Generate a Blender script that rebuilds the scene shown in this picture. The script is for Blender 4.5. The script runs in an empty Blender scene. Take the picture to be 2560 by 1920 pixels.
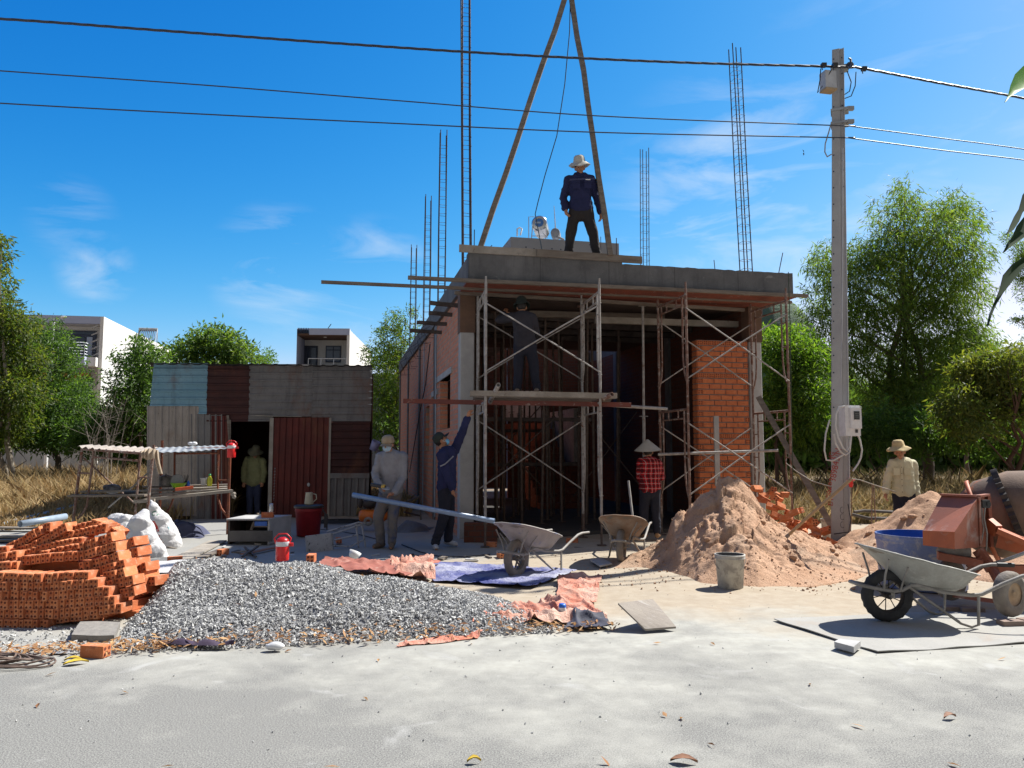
import bpy, bmesh, math, random
import numpy as np
from mathutils import Vector, Matrix, Quaternion, noise as mnoise
R = math.radians
PI = math.pi
random.seed(7)
rng = np.random.default_rng(11)
scene = bpy.context.scene
COL = scene.collection

# ------------------------------------------------------------------ camera
CAM_H, PITCH, F = 1.5, R(5.0), 1923.0
cam_d = bpy.data.cameras.new("camera")
cam_d.sensor_width = 36.0
cam_d.lens = 36.0 * F / 2560.0
cam_d.clip_start, cam_d.clip_end = 0.05, 6000
cam = bpy.data.objects.new("camera", cam_d)
cam.location = (0, 0, CAM_H)
cam.rotation_euler = (PI / 2 + PITCH, 0, 0)
COL.objects.link(cam)
scene.camera = cam

def ray(sx, sy):
    a, b = (sx - 1280.0) / F, (960.0 - sy) / F
    return Vector((a, math.cos(PITCH) - b * math.sin(PITCH), math.sin(PITCH) + b * math.cos(PITCH)))
def P(sx, sy, y):
    d = ray(sx, sy); t = y / d.y
    return Vector((d.x * t, y, CAM_H + d.z * t))
def G(sx, sy, z=0.0):
    d = ray(sx, sy); t = (z - CAM_H) / d.z
    return Vector((d.x * t, d.y * t, z))

# ------------------------------------------------------------------ object helpers
def link(o):
    COL.objects.link(o); return o
def tag(o, label=None, cat=None, group=None, kind=None):
    if label: o["label"] = label
    if cat: o["category"] = cat
    if group: o["group"] = group
    if kind: o["kind"] = kind
    return o
def thing(name, loc, label, cat, group=None, rz=0.0):
    o = link(bpy.data.objects.new(name, None))
    o.empty_display_size = 0.2
    o.location = loc; o.rotation_euler = (0, 0, rz)
    o.matrix_world = Matrix.Translation(Vector(loc)) @ Matrix.Rotation(rz, 4, 'Z')
    return tag(o, label, cat, group)

def frame_from(axis, up=Vector((0, 0, 1))):
    a = axis.normalized()
    if abs(a.dot(up)) > 0.995: up = Vector((0, 1, 0)) if abs(a.z) > .9 else Vector((0, 0, 1))
    s = a.cross(up).normalized(); u = s.cross(a).normalized()
    return a, s, u

class MB:
    """collects geometry for ONE mesh object"""
    def __init__(s): s.v, s.f, s.sm, s.mi, s.m = [], [], [], [], 0
    def add(s, verts, faces, smooth=False):
        n = len(s.v); s.v.extend([tuple(p) for p in verts])
        for f in faces:
            s.f.append(tuple(i + n for i in f)); s.sm.append(smooth); s.mi.append(s.m)
        return s
    def box(s, c, size, rot=None, jit=0.0):
        hx, hy, hz = size[0] / 2, size[1] / 2, size[2] / 2
        vs = [Vector((x, y, z)) for z in (-hz, hz) for y in (-hy, hy) for x in (-hx, hx)]
        if jit: vs = [p + Vector([random.uniform(-jit, jit) for _ in range(3)]) for p in vs]
        if rot is not None: vs = [rot @ p for p in vs]
        c = Vector(c)
        s.add([p + c for p in vs], [(0, 2, 3, 1), (4, 5, 7, 6), (0, 1, 5, 4), (2, 6, 7, 3), (0, 4, 6, 2), (1, 3, 7, 5)])
        return s
    def beam(s, p0, p1, w, h, up=Vector((0, 0, 1)), seg=1, warp=0.0, bev=0.0):
        """rectangular bar, w = across, h = along up"""
        p0, p1 = Vector(p0), Vector(p1); a, sd, u = frame_from(p1 - p0, up)
        b = bev if bev else 0
        if b: prof = [(-w/2+b,-h/2),(w/2-b,-h/2),(w/2,-h/2+b),(w/2,h/2-b),(w/2-b,h/2),(-w/2+b,h/2),(-w/2,h/2-b),(-w/2,-h/2+b)]
        else: prof = [(-w/2,-h/2),(w/2,-h/2),(w/2,h/2),(-w/2,h/2)]
        n = len(prof); vs = []
        for i in range(seg + 1):
            q = p0.lerp(p1, i / seg)
            if warp and 0 < i < seg: q = q + sd * random.uniform(-warp, warp) + u * random.uniform(-warp, warp)
            vs += [q + sd * x + u * y for x, y in prof]
        fs = [tuple(range(n)), tuple(reversed(range(seg * n, seg * n + n)))]
        for i in range(seg):
            for j in range(n):
                k = (j + 1) % n
                fs.append((i*n+j, (i+1)*n+j, (i+1)*n+k, i*n+k))
        s.add(vs, fs); return s
    def tube(s, pts, r, n=8, cap=True, smooth=True, flat=None):
        pts = [Vector(p) for p in pts]; m = len(pts)
        rs = list(r) if hasattr(r, '__len__') else [r] * m
        T = []
        for i in range(m):
            d = (pts[min(i+1, m-1)] - pts[max(i-1, 0)])
            T.append(d.normalized() if d.length > 1e-9 else Vector((0,0,1)))
        _, sd, u = frame_from(T[0])
        vs = []
        for i in range(m):
            sd = (sd - T[i] * sd.dot(T[i]))
            if sd.length < 1e-6: _, sd, u = frame_from(T[i])
            sd.normalize(); u = T[i].cross(sd)
            for j in range(n):
                t = 2 * PI * j / n
                vs.append(pts[i] + (sd * math.cos(t) + u * math.sin(t)) * rs[i])
        fs = []
        for i in range(m - 1):
            for j in range(n):
                k = (j + 1) % n
                fs.append((i*n+j, i*n+k, (i+1)*n+k, (i+1)*n+j))
        s.add(vs, fs, smooth)
        if cap:
            s.add(vs[:n], [tuple(reversed(range(n)))]); s.add(vs[-n:], [tuple(range(n))])
        return s
    def pipe(s, p0, p1, r, wall=0.006, n=14):
        """hollow tube"""
        p0, p1 = Vector(p0), Vector(p1); a, sd, u = frame_from(p1 - p0)
        vs = []
        for q, rr in ((p0, r), (p1, r), (p1, r - wall), (p0, r - wall)):
            vs += [q + (sd * math.cos(2*PI*j/n) + u * math.sin(2*PI*j/n)) * rr for j in range(n)]
        fs = []
        for i in range(4):
            i2 = (i + 1) % 4
            for j in range(n):
                k = (j + 1) % n
                fs.append((i*n+j, i*n+k, i2*n+k, i2*n+j))
        s.add(vs, fs, True); return s
    def lathe(s, prof, n=20, c=(0,0,0), axis=Vector((0,0,1)), smooth=True, sx=1.0, sy=1.0, wob=None):
        c = Vector(c); a, sd, u = frame_from(Vector(axis), Vector((0,1,0)))
        vs = []
        for i, (r, z) in enumerate(prof):
            for j in range(n):
                t = 2 * PI * j / n
                dz, dr = wob(i, t) if wob else (0, 0)
                vs.append(c + a * (z + dz) + sd * (math.cos(t) * (r + dr) * sx) + u * (math.sin(t) * (r + dr) * sy))
        fs = []
        for i in range(len(prof) - 1):
            for j in range(n):
                k = (j + 1) % n
                fs.append((i*n+j, i*n+k, (i+1)*n+k, (i+1)*n+j))
        s.add(vs, fs, smooth); return s
    def disc(s, c, r, axis, n=16):
        a, sd, u = frame_from(Vector(axis)); c = Vector(c)
        s.add([c + sd*math.cos(2*PI*j/n)*r + u*math.sin(2*PI*j/n)*r for j in range(n)], [tuple(range(n))]); return s
    def grid(s, fn, nu, nv, smooth=True, double=0.0):
        vs = [fn(i / nu, j / nv) for j in range(nv + 1) for i in range(nu + 1)]
        fs = [(j*(nu+1)+i, j*(nu+1)+i+1, (j+1)*(nu+1)+i+1, (j+1)*(nu+1)+i) for j in range(nv) for i in range(nu)]
        s.add(vs, fs, smooth); return s
    def ell(s, c, r, rot=None, n=14, m=10):
        c = Vector(c); vs = []
        for i in range(m + 1):
            ph = PI * i / m
            for j in range(n):
                t = 2 * PI * j / n
                q = Vector((r[0]*math.sin(ph)*math.cos(t), r[1]*math.sin(ph)*math.sin(t), r[2]*math.cos(ph)))
                if rot is not None: q = rot @ q
                vs.append(c + q)
        fs = [(i*n+j, (i+1)*n+j, (i+1)*n+(j+1)%n, i*n+(j+1)%n) for i in range(m) for j in range(n)]
        s.add(vs, fs, True); return s
    def cap(s, p0, p1, r0, r1, n=12, fx=1.0, side=None):
        """closed tapered capsule (for voxel unions); fx scales across 'side'"""
        p0, p1 = Vector(p0), Vector(p1); a = (p1 - p0)
        L = max(a.length, 1e-5); a = a / L
        if side is None: _, sd, u = frame_from(a)
        else:
            sd = Vector(side); sd = (sd - a * sd.dot(a)).normalized(); u = a.cross(sd)
        prof = [(0.05*r0, -r0), (0.6*r0, -0.8*r0), (0.9*r0, -0.43*r0)] + \
               [(r0 + (r1-r0)*t, L*t) for t in (0, .25, .5, .75, 1)] + [(0.9*r1, L+0.43*r1), (0.6*r1, L+0.8*r1), (0.05*r1, L+r1)]
        vs = []
        for r, z in prof:
            vs += [p0 + a*z + sd*(math.cos(2*PI*j/n)*r*fx) + u*(math.sin(2*PI*j/n)*r) for j in range(n)]
        m = len(prof)
        fs = [(i*n+j, i*n+(j+1)%n, (i+1)*n+(j+1)%n, (i+1)*n+j) for i in range(m-1) for j in range(n)]
        fs += [tuple(reversed(range(n))), tuple(range((m-1)*n, m*n))]
        s.add(vs, fs, True); return s
    def mesh(s, name, off=Vector((0,0,0))):
        me = bpy.data.meshes.new(name)
        V = np.array(s.v, dtype=np.float64).reshape(-1, 3) - np.array(off)
        me.from_pydata(V.tolist(), [], s.f)
        me.polygons.foreach_set("use_smooth", s.sm)
        if any(s.mi): me.polygons.foreach_set("material_index", s.mi)
        me.update(); return me

def mats_of(m): return m if isinstance(m, (list, tuple)) else [m]
def put(name, me, mat, parent=None, loc=None):
    o = link(bpy.data.objects.new(name, me))
    for k in mats_of(mat): me.materials.append(k)
    if parent is not None: o.parent = parent
    if loc is not None: o.location = loc
    return o
def wloc(o):
    p = Vector((0, 0, 0))
    while o is not None:
        p = p + Vector(o.location); o = o.parent
    return p
def part(name, mb, mat, parent, label=None, local=False):
    """a child mesh; verts in world space (parents unrotated) or in the parent's space"""
    off = Vector((0,0,0)) if local else wloc(parent)
    o = put(name, mb.mesh(name, off), mat, parent)
    if label: o["label"] = label
    return o
def single(name, mb, mat, label, cat, group=None, kind=None):
    """a thing that is one mesh: origin at the centre of its base"""
    V = np.array(mb.v); off = Vector(((V[:,0].min()+V[:,0].max())/2, (V[:,1].min()+V[:,1].max())/2, V[:,2].min()))
    o = put(name, mb.mesh(name, off), mat, None, off)
    return tag(o, label, cat, group, kind)
def structure(name, mb, mat, kind='structure', label=None, cat=None):
    o = put(name, mb.mesh(name), mat); return tag(o, label, cat, None, kind)
def copy_thing(root, loc, rz=None, label=None, group=None):
    r = link(root.copy()); r.location = loc
    if rz is not None: r.rotation_euler = (0, 0, rz)
    if label: r["label"] = label
    if group: r["group"] = group
    for ch in list(root.children):
        c = link(ch.copy()); c.parent = r
        for g in list(ch.children):
            d = link(g.copy()); d.parent = c
    return r
def np_mesh(name, V, Fq, smooth=False):
    """fast mesh from numpy arrays (all faces same size)"""
    me = bpy.data.meshes.new(name); k = Fq.shape[1]
    me.vertices.add(len(V)); me.vertices.foreach_set("co", V.astype(np.float32).ravel())
    me.loops.add(Fq.size); me.loops.foreach_set("vertex_index", Fq.astype(np.int32).ravel())
    me.polygons.add(len(Fq))
    me.polygons.foreach_set("loop_start", np.arange(0, Fq.size, k, dtype=np.int32))
    try: me.polygons.foreach_set("loop_total", np.full(len(Fq), k, dtype=np.int32))
    except Exception: pass
    me.update(calc_edges=True)
    me.polygons.foreach_set("use_smooth", np.full(len(Fq), smooth))
    me.validate(); return me
def n3(x, y, z=0.0, s=1.0): return mnoise.noise(Vector((x*s, y*s, z*s)))
def fbm(x, y, z=0.0, s=1.0, o=4):
    a, t = 1.0, 0.0
    for _ in range(o):
        t += a * mnoise.noise(Vector((x*s, y*s, z*s))); a *= .5; s *= 2.1
    return t
def voxel(mb, size, smooth_it=3, disp=None):
    """union of the collected closed shapes as one continuous surface"""
    me = mb.mesh("tmp_union"); o = link(bpy.data.objects.new("tmp_union", me))
    m = o.modifiers.new("r", 'REMESH'); m.mode = 'VOXEL'; m.voxel_size = size; m.use_smooth_shade = True
    if smooth_it:
        k = o.modifiers.new("s", 'SMOOTH'); k.iterations = smooth_it; k.factor = .5
    dg = bpy.context.evaluated_depsgraph_get(); dg.update()
    ev = o.evaluated_get(dg)
    res = bpy.data.meshes.new_from_object(ev)
    bpy.data.objects.remove(o); bpy.data.meshes.remove(me)
    if disp:
        n = len(res.vertices); V = np.empty(n*3); N = np.empty(n*3)
        res.vertices.foreach_get("co", V); res.vertices.foreach_get("normal", N)
        V = V.reshape(-1, 3); N = N.reshape(-1, 3)
        d = np.array([disp(*p) for p in V])
        res.vertices.foreach_set("co", (V + N * d[:, None]).ravel()); res.update()
    res.polygons.foreach_set("use_smooth", np.full(len(res.polygons), True))
    return res

# ------------------------------------------------------------------ materials
class NT:
    def __init__(s, name):
        s.m = bpy.data.materials.new(name); s.m.use_nodes = True
        s.t = s.m.node_tree; s.t.nodes.clear()
        s.out = s.t.nodes.new("ShaderNodeOutputMaterial")
        s.b = s.t.nodes.new("ShaderNodeBsdfPrincipled")
        s.t.links.new(s.b.outputs[0], s.out.inputs[0])
        s.co = s.t.nodes.new("ShaderNodeTexCoord")
    def n(s, t, **k):
        x = s.t.nodes.new(t)
        for a, b in k.items():
            if a.startswith("i_"): x.inputs[a[2:].replace("_", " ")].default_value = b
            else: setattr(x, a, b)
        return x
    def l(s, a, b): s.t.links.new(a, b)
    def noise(s, scale, detail=4, rough=.55, src=None, dist=0.0):
        x = s.n("ShaderNodeTexNoise"); x.inputs["Scale"].default_value = scale
        x.inputs["Detail"].default_value = detail; x.inputs["Roughness"].default_value = rough
        x.inputs["Distortion"].default_value = dist
        s.l(src if src else s.co.outputs["Object"], x.inputs["Vector"]); return x.outputs["Fac"]
    def ramp(s, fac, lo, hi):
        x = s.n("ShaderNodeMapRange"); x.inputs[1].default_value = lo; x.inputs[2].default_value = hi
        x.clamp = True; s.l(fac, x.inputs[0]); return x.outputs[0]
    def mix(s, fac, a, b):
        x = s.n("ShaderNodeMix", data_type='RGBA')
        if isinstance(fac, float): x.inputs[0].default_value = fac
        else: s.l(fac, x.inputs[0])
        for v, i in ((a, 6), (b, 7)):
            if isinstance(v, tuple): x.inputs[i].default_value = (*v, 1)
            else: s.l(v, x.inputs[i])
        return x.outputs[2]
    def math(s, op, a, b=None, c=None):
        x = s.n("ShaderNodeMath", operation=op)
        for i, v in enumerate((a, b, c)):
            if v is None: continue
            if isinstance(v, (int, float)): x.inputs[i].default_value = v
            else: s.l(v, x.inputs[i])
        return x.outputs[0]
    def map(s, scale=(1,1,1), rot=(0,0,0), src=None):
        x = s.n("ShaderNodeMapping"); x.inputs["Scale"].default_value = scale; x.inputs["Rotation"].default_value = rot
        s.l(src if src else s.co.outputs["Object"], x.inputs["Vector"]); return x.outputs[0]
    def bump(s, fac, strength=.3, dist=.02):
        x = s.n("ShaderNodeBump"); x.inputs["Strength"].default_value = strength; x.inputs["Distance"].default_value = dist
        s.l(fac, x.inputs["Height"]); s.l(x.outputs[0], s.b.inputs["Normal"]); return x
    def base(s, c):
        if isinstance(c, tuple): s.b.inputs["Base Color"].default_value = (*c, 1)
        else: s.l(c, s.b.inputs["Base Color"])
    def set(s, rough=.8, metal=0.0, spec=.4):
        s.b.inputs["Roughness"].default_value = rough; s.b.inputs["Metallic"].default_value = metal
        s.b.inputs["Specular IOR Level"].default_value = spec

def mat(name, c1, c2=None, scale=6.0, rough=.8, metal=0.0, bump=.25, bscale=60.0, c3=None, s3=9.0, lo3=.58, hi3=.66,
        stretch=(1,1,1), spec=.35, bdist=.01, lo=.35, hi=.65):
    """two-colour mottled surface with optional stains c3"""
    k = NT(name); src = k.map(stretch) if stretch != (1,1,1) else None
    if c2 is None: c2 = tuple(x * .78 for x in c1)
    col = k.mix(k.ramp(k.noise(scale, 5, .6, src), lo, hi), c1, c2)
    fine = k.noise(bscale, 4, .65, src)
    col = k.mix(k.ramp(fine, .3, .75), col, k.mix(.35, col, tuple(x*.55 for x in c1)))
    if c3 is not None:
        col = k.mix(k.ramp(k.noise(s3, 6, .7, src, .6), lo3, hi3), col, c3)
    k.base(col); k.set(rough, metal, spec)
    if bump: k.bump(fine, bump, bdist)
    return k.m
def plain(name, c, rough=.5, metal=0.0, spec=.5):
    k = NT(name)
    f = k.noise(14, 4); col = k.mix(k.ramp(f, .3, .7), c, tuple(x*.82 for x in c))
    k.base(col); k.set(rough, metal, spec); return k.m

def leaf_mat(name, cols, trans=.45, rough=.55, tint=(2.4,2.5,.9)):
    """leaf colour varies leaf by leaf; thin leaf lets light through"""
    k = NT(name)
    g = k.n("ShaderNodeNewGeometry")
    rp = k.n("ShaderNodeValToRGB"); e = rp.color_ramp.elements
    e[0].color = (*cols[0], 1); e[-1].color = (*cols[-1], 1)
    for i, c in enumerate(cols[1:-1]):
        q = e.new((i + 1) / (len(cols) - 1)); q.color = (*c, 1)
    k.l(g.outputs["Random Per Island"], rp.inputs[0])
    k.base(rp.outputs[0]); k.set(rough, 0, .3)
    tr = k.n("ShaderNodeBsdfTranslucent")
    hue = k.n("ShaderNodeMix", data_type='RGBA', blend_type='MULTIPLY'); hue.inputs[0].default_value = 1
    k.l(rp.outputs[0], hue.inputs[6]); hue.inputs[7].default_value = (*tint, 1)
    k.l(hue.outputs[2], tr.inputs[0])
    mx = k.n("ShaderNodeMixShader"); mx.inputs[0].default_value = trans
    k.l(k.b.outputs[0], mx.inputs[1]); k.l(tr.outputs[0], mx.inputs[2]); k.l(mx.outputs[0], k.out.inputs[0])
    return k.m

M = {}
M['conc'] = mat('grey_concrete', (.165,.163,.165), (.105,.105,.108), 2.2, .9, bump=.35, bscale=45, c3=(.34,.34,.34), s3=3.5, lo3=.62, hi3=.78)
M['conc_light'] = mat('pale_render', (.46,.45,.44), (.34,.335,.33), 3, .9, c3=(.2,.2,.2), s3=2.2, lo3=.62, hi3=.8)
M['rust'] = mat('rusty_paint', (.16,.065,.04), (.27,.20,.17), 14, .75, .1, c3=(.34,.30,.27), s3=11, lo3=.55, hi3=.62)
M['rust_red'] = mat('red_oxide_steel', (.26,.075,.035), (.12,.05,.035), 10, .7, .1, c3=(.36,.27,.22), s3=16, lo3=.58, hi3=.66)
M['steel_white'] = mat('cement_splashed_tube', (.44,.42,.40), (.26,.23,.21), 12, .75, .1, c3=(.17,.075,.045), s3=13, lo3=.60, hi3=.66)
M['prop'] = mat('dark_steel_prop', (.10,.075,.06), (.17,.13,.11), 12, .7, .2)
M['rebar'] = mat('reinforcing_bar', (.045,.05,.065), (.12,.075,.055), 7, .6, .5, bump=.4, bscale=160)
M['wood'] = mat('weathered_plank', (.235,.20,.165), (.145,.118,.095), 3, .85, stretch=(1,1,6), bump=.4, bscale=40, c3=(.12,.06,.04), s3=9, lo3=.62, hi3=.7)
M['wood_pale'] = mat('pale_plank', (.36,.325,.28), (.24,.21,.175), 4, .85, bump=.35, bscale=50, c3=(.16,.11,.09), s3=14, lo3=.62, hi3=.7)
M['wood_dark'] = mat('dark_plank', (.055,.045,.042), (.12,.10,.09), 5, .85, bump=.4, bscale=40)
M['wood_red'] = mat('red_formwork_board', (.24,.065,.04), (.15,.05,.035), 5, .75, bump=.3, bscale=40, c3=(.38,.32,.28), s3=10, lo3=.62, hi3=.68)
M['bamboo'] = mat('smooth_handle_wood', (.46,.32,.18), (.36,.24,.13), 5, .6, bump=.15)
M['brick'] = mat('fired_brick', (.60,.19,.075), (.48,.135,.055), 9, .9, bump=.3, bscale=90, c3=(.66,.30,.17), s3=20, lo3=.6, hi3=.75)
M['brick_hole'] = mat('brick_core_hole', (.16,.045,.025), (.11,.03,.02), 12, .95)
M['mortar'] = mat('mortar', (.30,.27,.25), (.2,.18,.17), 9, .95, bump=.5, bscale=50)
M['zinc'] = mat('galvanised_sheet', (.42,.44,.45), (.3,.31,.32), 5, .5, .35, bump=.1)
M['black'] = plain('black_rubber', (.02,.02,.022), .6)
M['black_plastic'] = plain('black_plastic', (.03,.03,.032), .4)
M['white_plastic'] = plain('white_plastic', (.72,.72,.72), .4)
M['red_plastic'] = plain('red_plastic', (.72,.02,.02), .35)
M['blue_plastic'] = plain('blue_plastic', (.02,.13,.55), .4)
M['pvc'] = plain('grey_pvc', (.30,.37,.46), .35)
M['pvc_blue'] = plain('blue_grey_pvc', (.20,.28,.42), .35)

# ------------------------------------------------------------------ light and sky
SUN = Vector((.70, .43, 1.0)).normalized()
sun_d = bpy.data.lights.new("sun", 'SUN'); sun_d.energy = 5.0; sun_d.angle = R(.53); sun_d.color = (1, .972, .905)
sun = link(bpy.data.objects.new("sun", sun_d))
sun.rotation_mode = 'QUATERNION'; sun.rotation_quaternion = SUN.to_track_quat('Z', 'Y'); sun.location = (20, 12, 30)
world = bpy.data.worlds.new("World"); scene.world = world; world.use_nodes = True
wt = world.node_tree; wt.nodes.clear()
wo = wt.nodes.new("ShaderNodeOutputWorld"); bg = wt.nodes.new("ShaderNodeBackground")
sky = wt.nodes.new("ShaderNodeTexSky"); sky.sky_type = 'NISHITA'; sky.sun_disc = False
sky.sun_elevation = math.asin(SUN.z); sky.sun_rotation = math.atan2(SUN.x, SUN.y)
sky.altitude = 0; sky.air_density = 1.0; sky.dust_density = .55; sky.ozone_density = 3.0
bg.inputs[1].default_value = .105
# the clear, strongly blue tropical sky: a response curve per channel on the sky's own radiance
sc_ = wt.nodes.new("ShaderNodeSeparateColor"); wt.links.new(sky.outputs[0], sc_.inputs[0])
hs = wt.nodes.new("ShaderNodeCombineColor")
for ch_, (ga, gg) in enumerate(((17.5, 3.55), (1.81, 1.4), (1.38, .75))):
    m1 = wt.nodes.new("ShaderNodeMath"); m1.operation = 'MULTIPLY'; m1.inputs[1].default_value = .105; wt.links.new(sc_.outputs[ch_], m1.inputs[0])
    m2 = wt.nodes.new("ShaderNodeMath"); m2.operation = 'POWER'; m2.inputs[1].default_value = gg; wt.links.new(m1.outputs[0], m2.inputs[0])
    m3 = wt.nodes.new("ShaderNodeMath"); m3.operation = 'MULTIPLY'; m3.inputs[1].default_value = ga/.105/1.84; wt.links.new(m2.outputs[0], m3.inputs[0])
    if ch_ == 0: ch_out = m3.outputs[0]
    if ch_ == 1:
        mn = wt.nodes.new("ShaderNodeMath"); mn.operation = 'MULTIPLY'; mn.inputs[1].default_value = .93; wt.links.new(m3.outputs[0], mn.inputs[0])
        mi = wt.nodes.new("ShaderNodeMath"); mi.operation = 'MINIMUM'; wt.links.new(ch_out, mi.inputs[0]); wt.links.new(mn.outputs[0], mi.inputs[1]); wt.links.new(mi.outputs[0], hs.inputs[0])
    if ch_ > 0: wt.links.new(m3.outputs[0], hs.inputs[ch_])
# thin wisps of cloud, laid out by direction in the sky
tc = wt.nodes.new("ShaderNodeTexCoord"); geo = tc.outputs["Generated"]
def wmath(op, a, b=None):
    x = wt.nodes.new("ShaderNodeMath"); x.operation = op
    for i, v in enumerate((a, b)):
        if v is None: continue
        if isinstance(v, (int, float)): x.inputs[i].default_value = v
        else: wt.links.new(v, x.inputs[i])
    return x.outputs[0]
mp = wt.nodes.new("ShaderNodeMapping"); wt.links.new(geo, mp.inputs[0])
mp.inputs["Rotation"].default_value = (0, R(-28), 0); mp.inputs["Scale"].default_value = (2.2, 3, 9)
nz = wt.nodes.new("ShaderNodeTexNoise"); nz.inputs["Scale"].default_value = 2.4; nz.inputs["Detail"].default_value = 8
nz.inputs["Roughness"].default_value = .58; nz.inputs["Distortion"].default_value = .7
wt.links.new(mp.outputs[0], nz.inputs["Vector"])
def blob(sx, sy, cosr, pw):
    d = ray(sx, sy).normalized()
    dp = wt.nodes.new("ShaderNodeVectorMath"); dp.operation = 'DOT_PRODUCT'
    wt.links.new(geo, dp.inputs[0]); dp.inputs[1].default_value = d
    mr = wt.nodes.new("ShaderNodeMapRange"); mr.inputs[1].default_value = cosr; mr.inputs[2].default_value = 1.0
    mr.interpolation_type = 'SMOOTHSTEP'; mr.inputs[4].default_value = pw
    wt.links.new(dp.outputs["Value"], mr.inputs[0]); return mr.outputs[0]
tot = None
for b in [(1900, 560, .975, .6), (700, 680, .9955, .5), (240, 675, .9988, .45), (930, 720, .995, .5), (2300, 420, .96, .25), (2500, 760, .965, .3), (180, 550, .9985, .3), (1000, 880, .995, .3)]:
    q = blob(*b); tot = q if tot is None else wmath('MAXIMUM', tot, q)
fac = wt.nodes.new("ShaderNodeMapRange"); fac.inputs[1].default_value = .47; fac.inputs[2].default_value = .78
wt.links.new(nz.outputs["Fac"], fac.inputs[0])
cl = wmath('MULTIPLY', fac.outputs[0], tot)
cm = wt.nodes.new("ShaderNodeMix"); cm.data_type = 'RGBA'; wt.links.new(cl, cm.inputs[0])
wt.links.new(hs.outputs[0], cm.inputs[6]); cm.inputs[7].default_value = (4.6, 4.95, 5.2, 1)
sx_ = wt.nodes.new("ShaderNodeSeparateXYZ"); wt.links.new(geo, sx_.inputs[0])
bk = wt.nodes.new("ShaderNodeMapRange"); bk.inputs[1].default_value = .12; bk.inputs[2].default_value = -.30; bk.interpolation_type = 'SMOOTHSTEP'; wt.links.new(sx_.outputs[1], bk.inputs[0])  # unseen grey cloud bank behind the camera, added to neutralise and dim the ambient
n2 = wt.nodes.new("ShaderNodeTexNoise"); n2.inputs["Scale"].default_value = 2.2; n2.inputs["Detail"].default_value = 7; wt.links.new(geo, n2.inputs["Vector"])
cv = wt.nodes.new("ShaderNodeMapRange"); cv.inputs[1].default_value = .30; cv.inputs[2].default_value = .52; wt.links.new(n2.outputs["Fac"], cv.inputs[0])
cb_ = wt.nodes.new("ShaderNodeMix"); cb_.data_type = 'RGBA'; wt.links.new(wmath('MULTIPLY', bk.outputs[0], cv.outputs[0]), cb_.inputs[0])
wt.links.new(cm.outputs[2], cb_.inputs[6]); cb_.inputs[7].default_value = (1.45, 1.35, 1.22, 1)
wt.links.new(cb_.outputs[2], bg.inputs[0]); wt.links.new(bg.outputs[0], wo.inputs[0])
scene.view_settings.view_transform = 'Standard'; scene.view_settings.look = 'None'
scene.view_settings.exposure = 0.88; scene.view_settings.gamma = 1.0
scene.cycles.max_bounces = 6; scene.cycles.transparent_max_bounces = 8
scene.cycles.use_denoising = True
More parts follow.
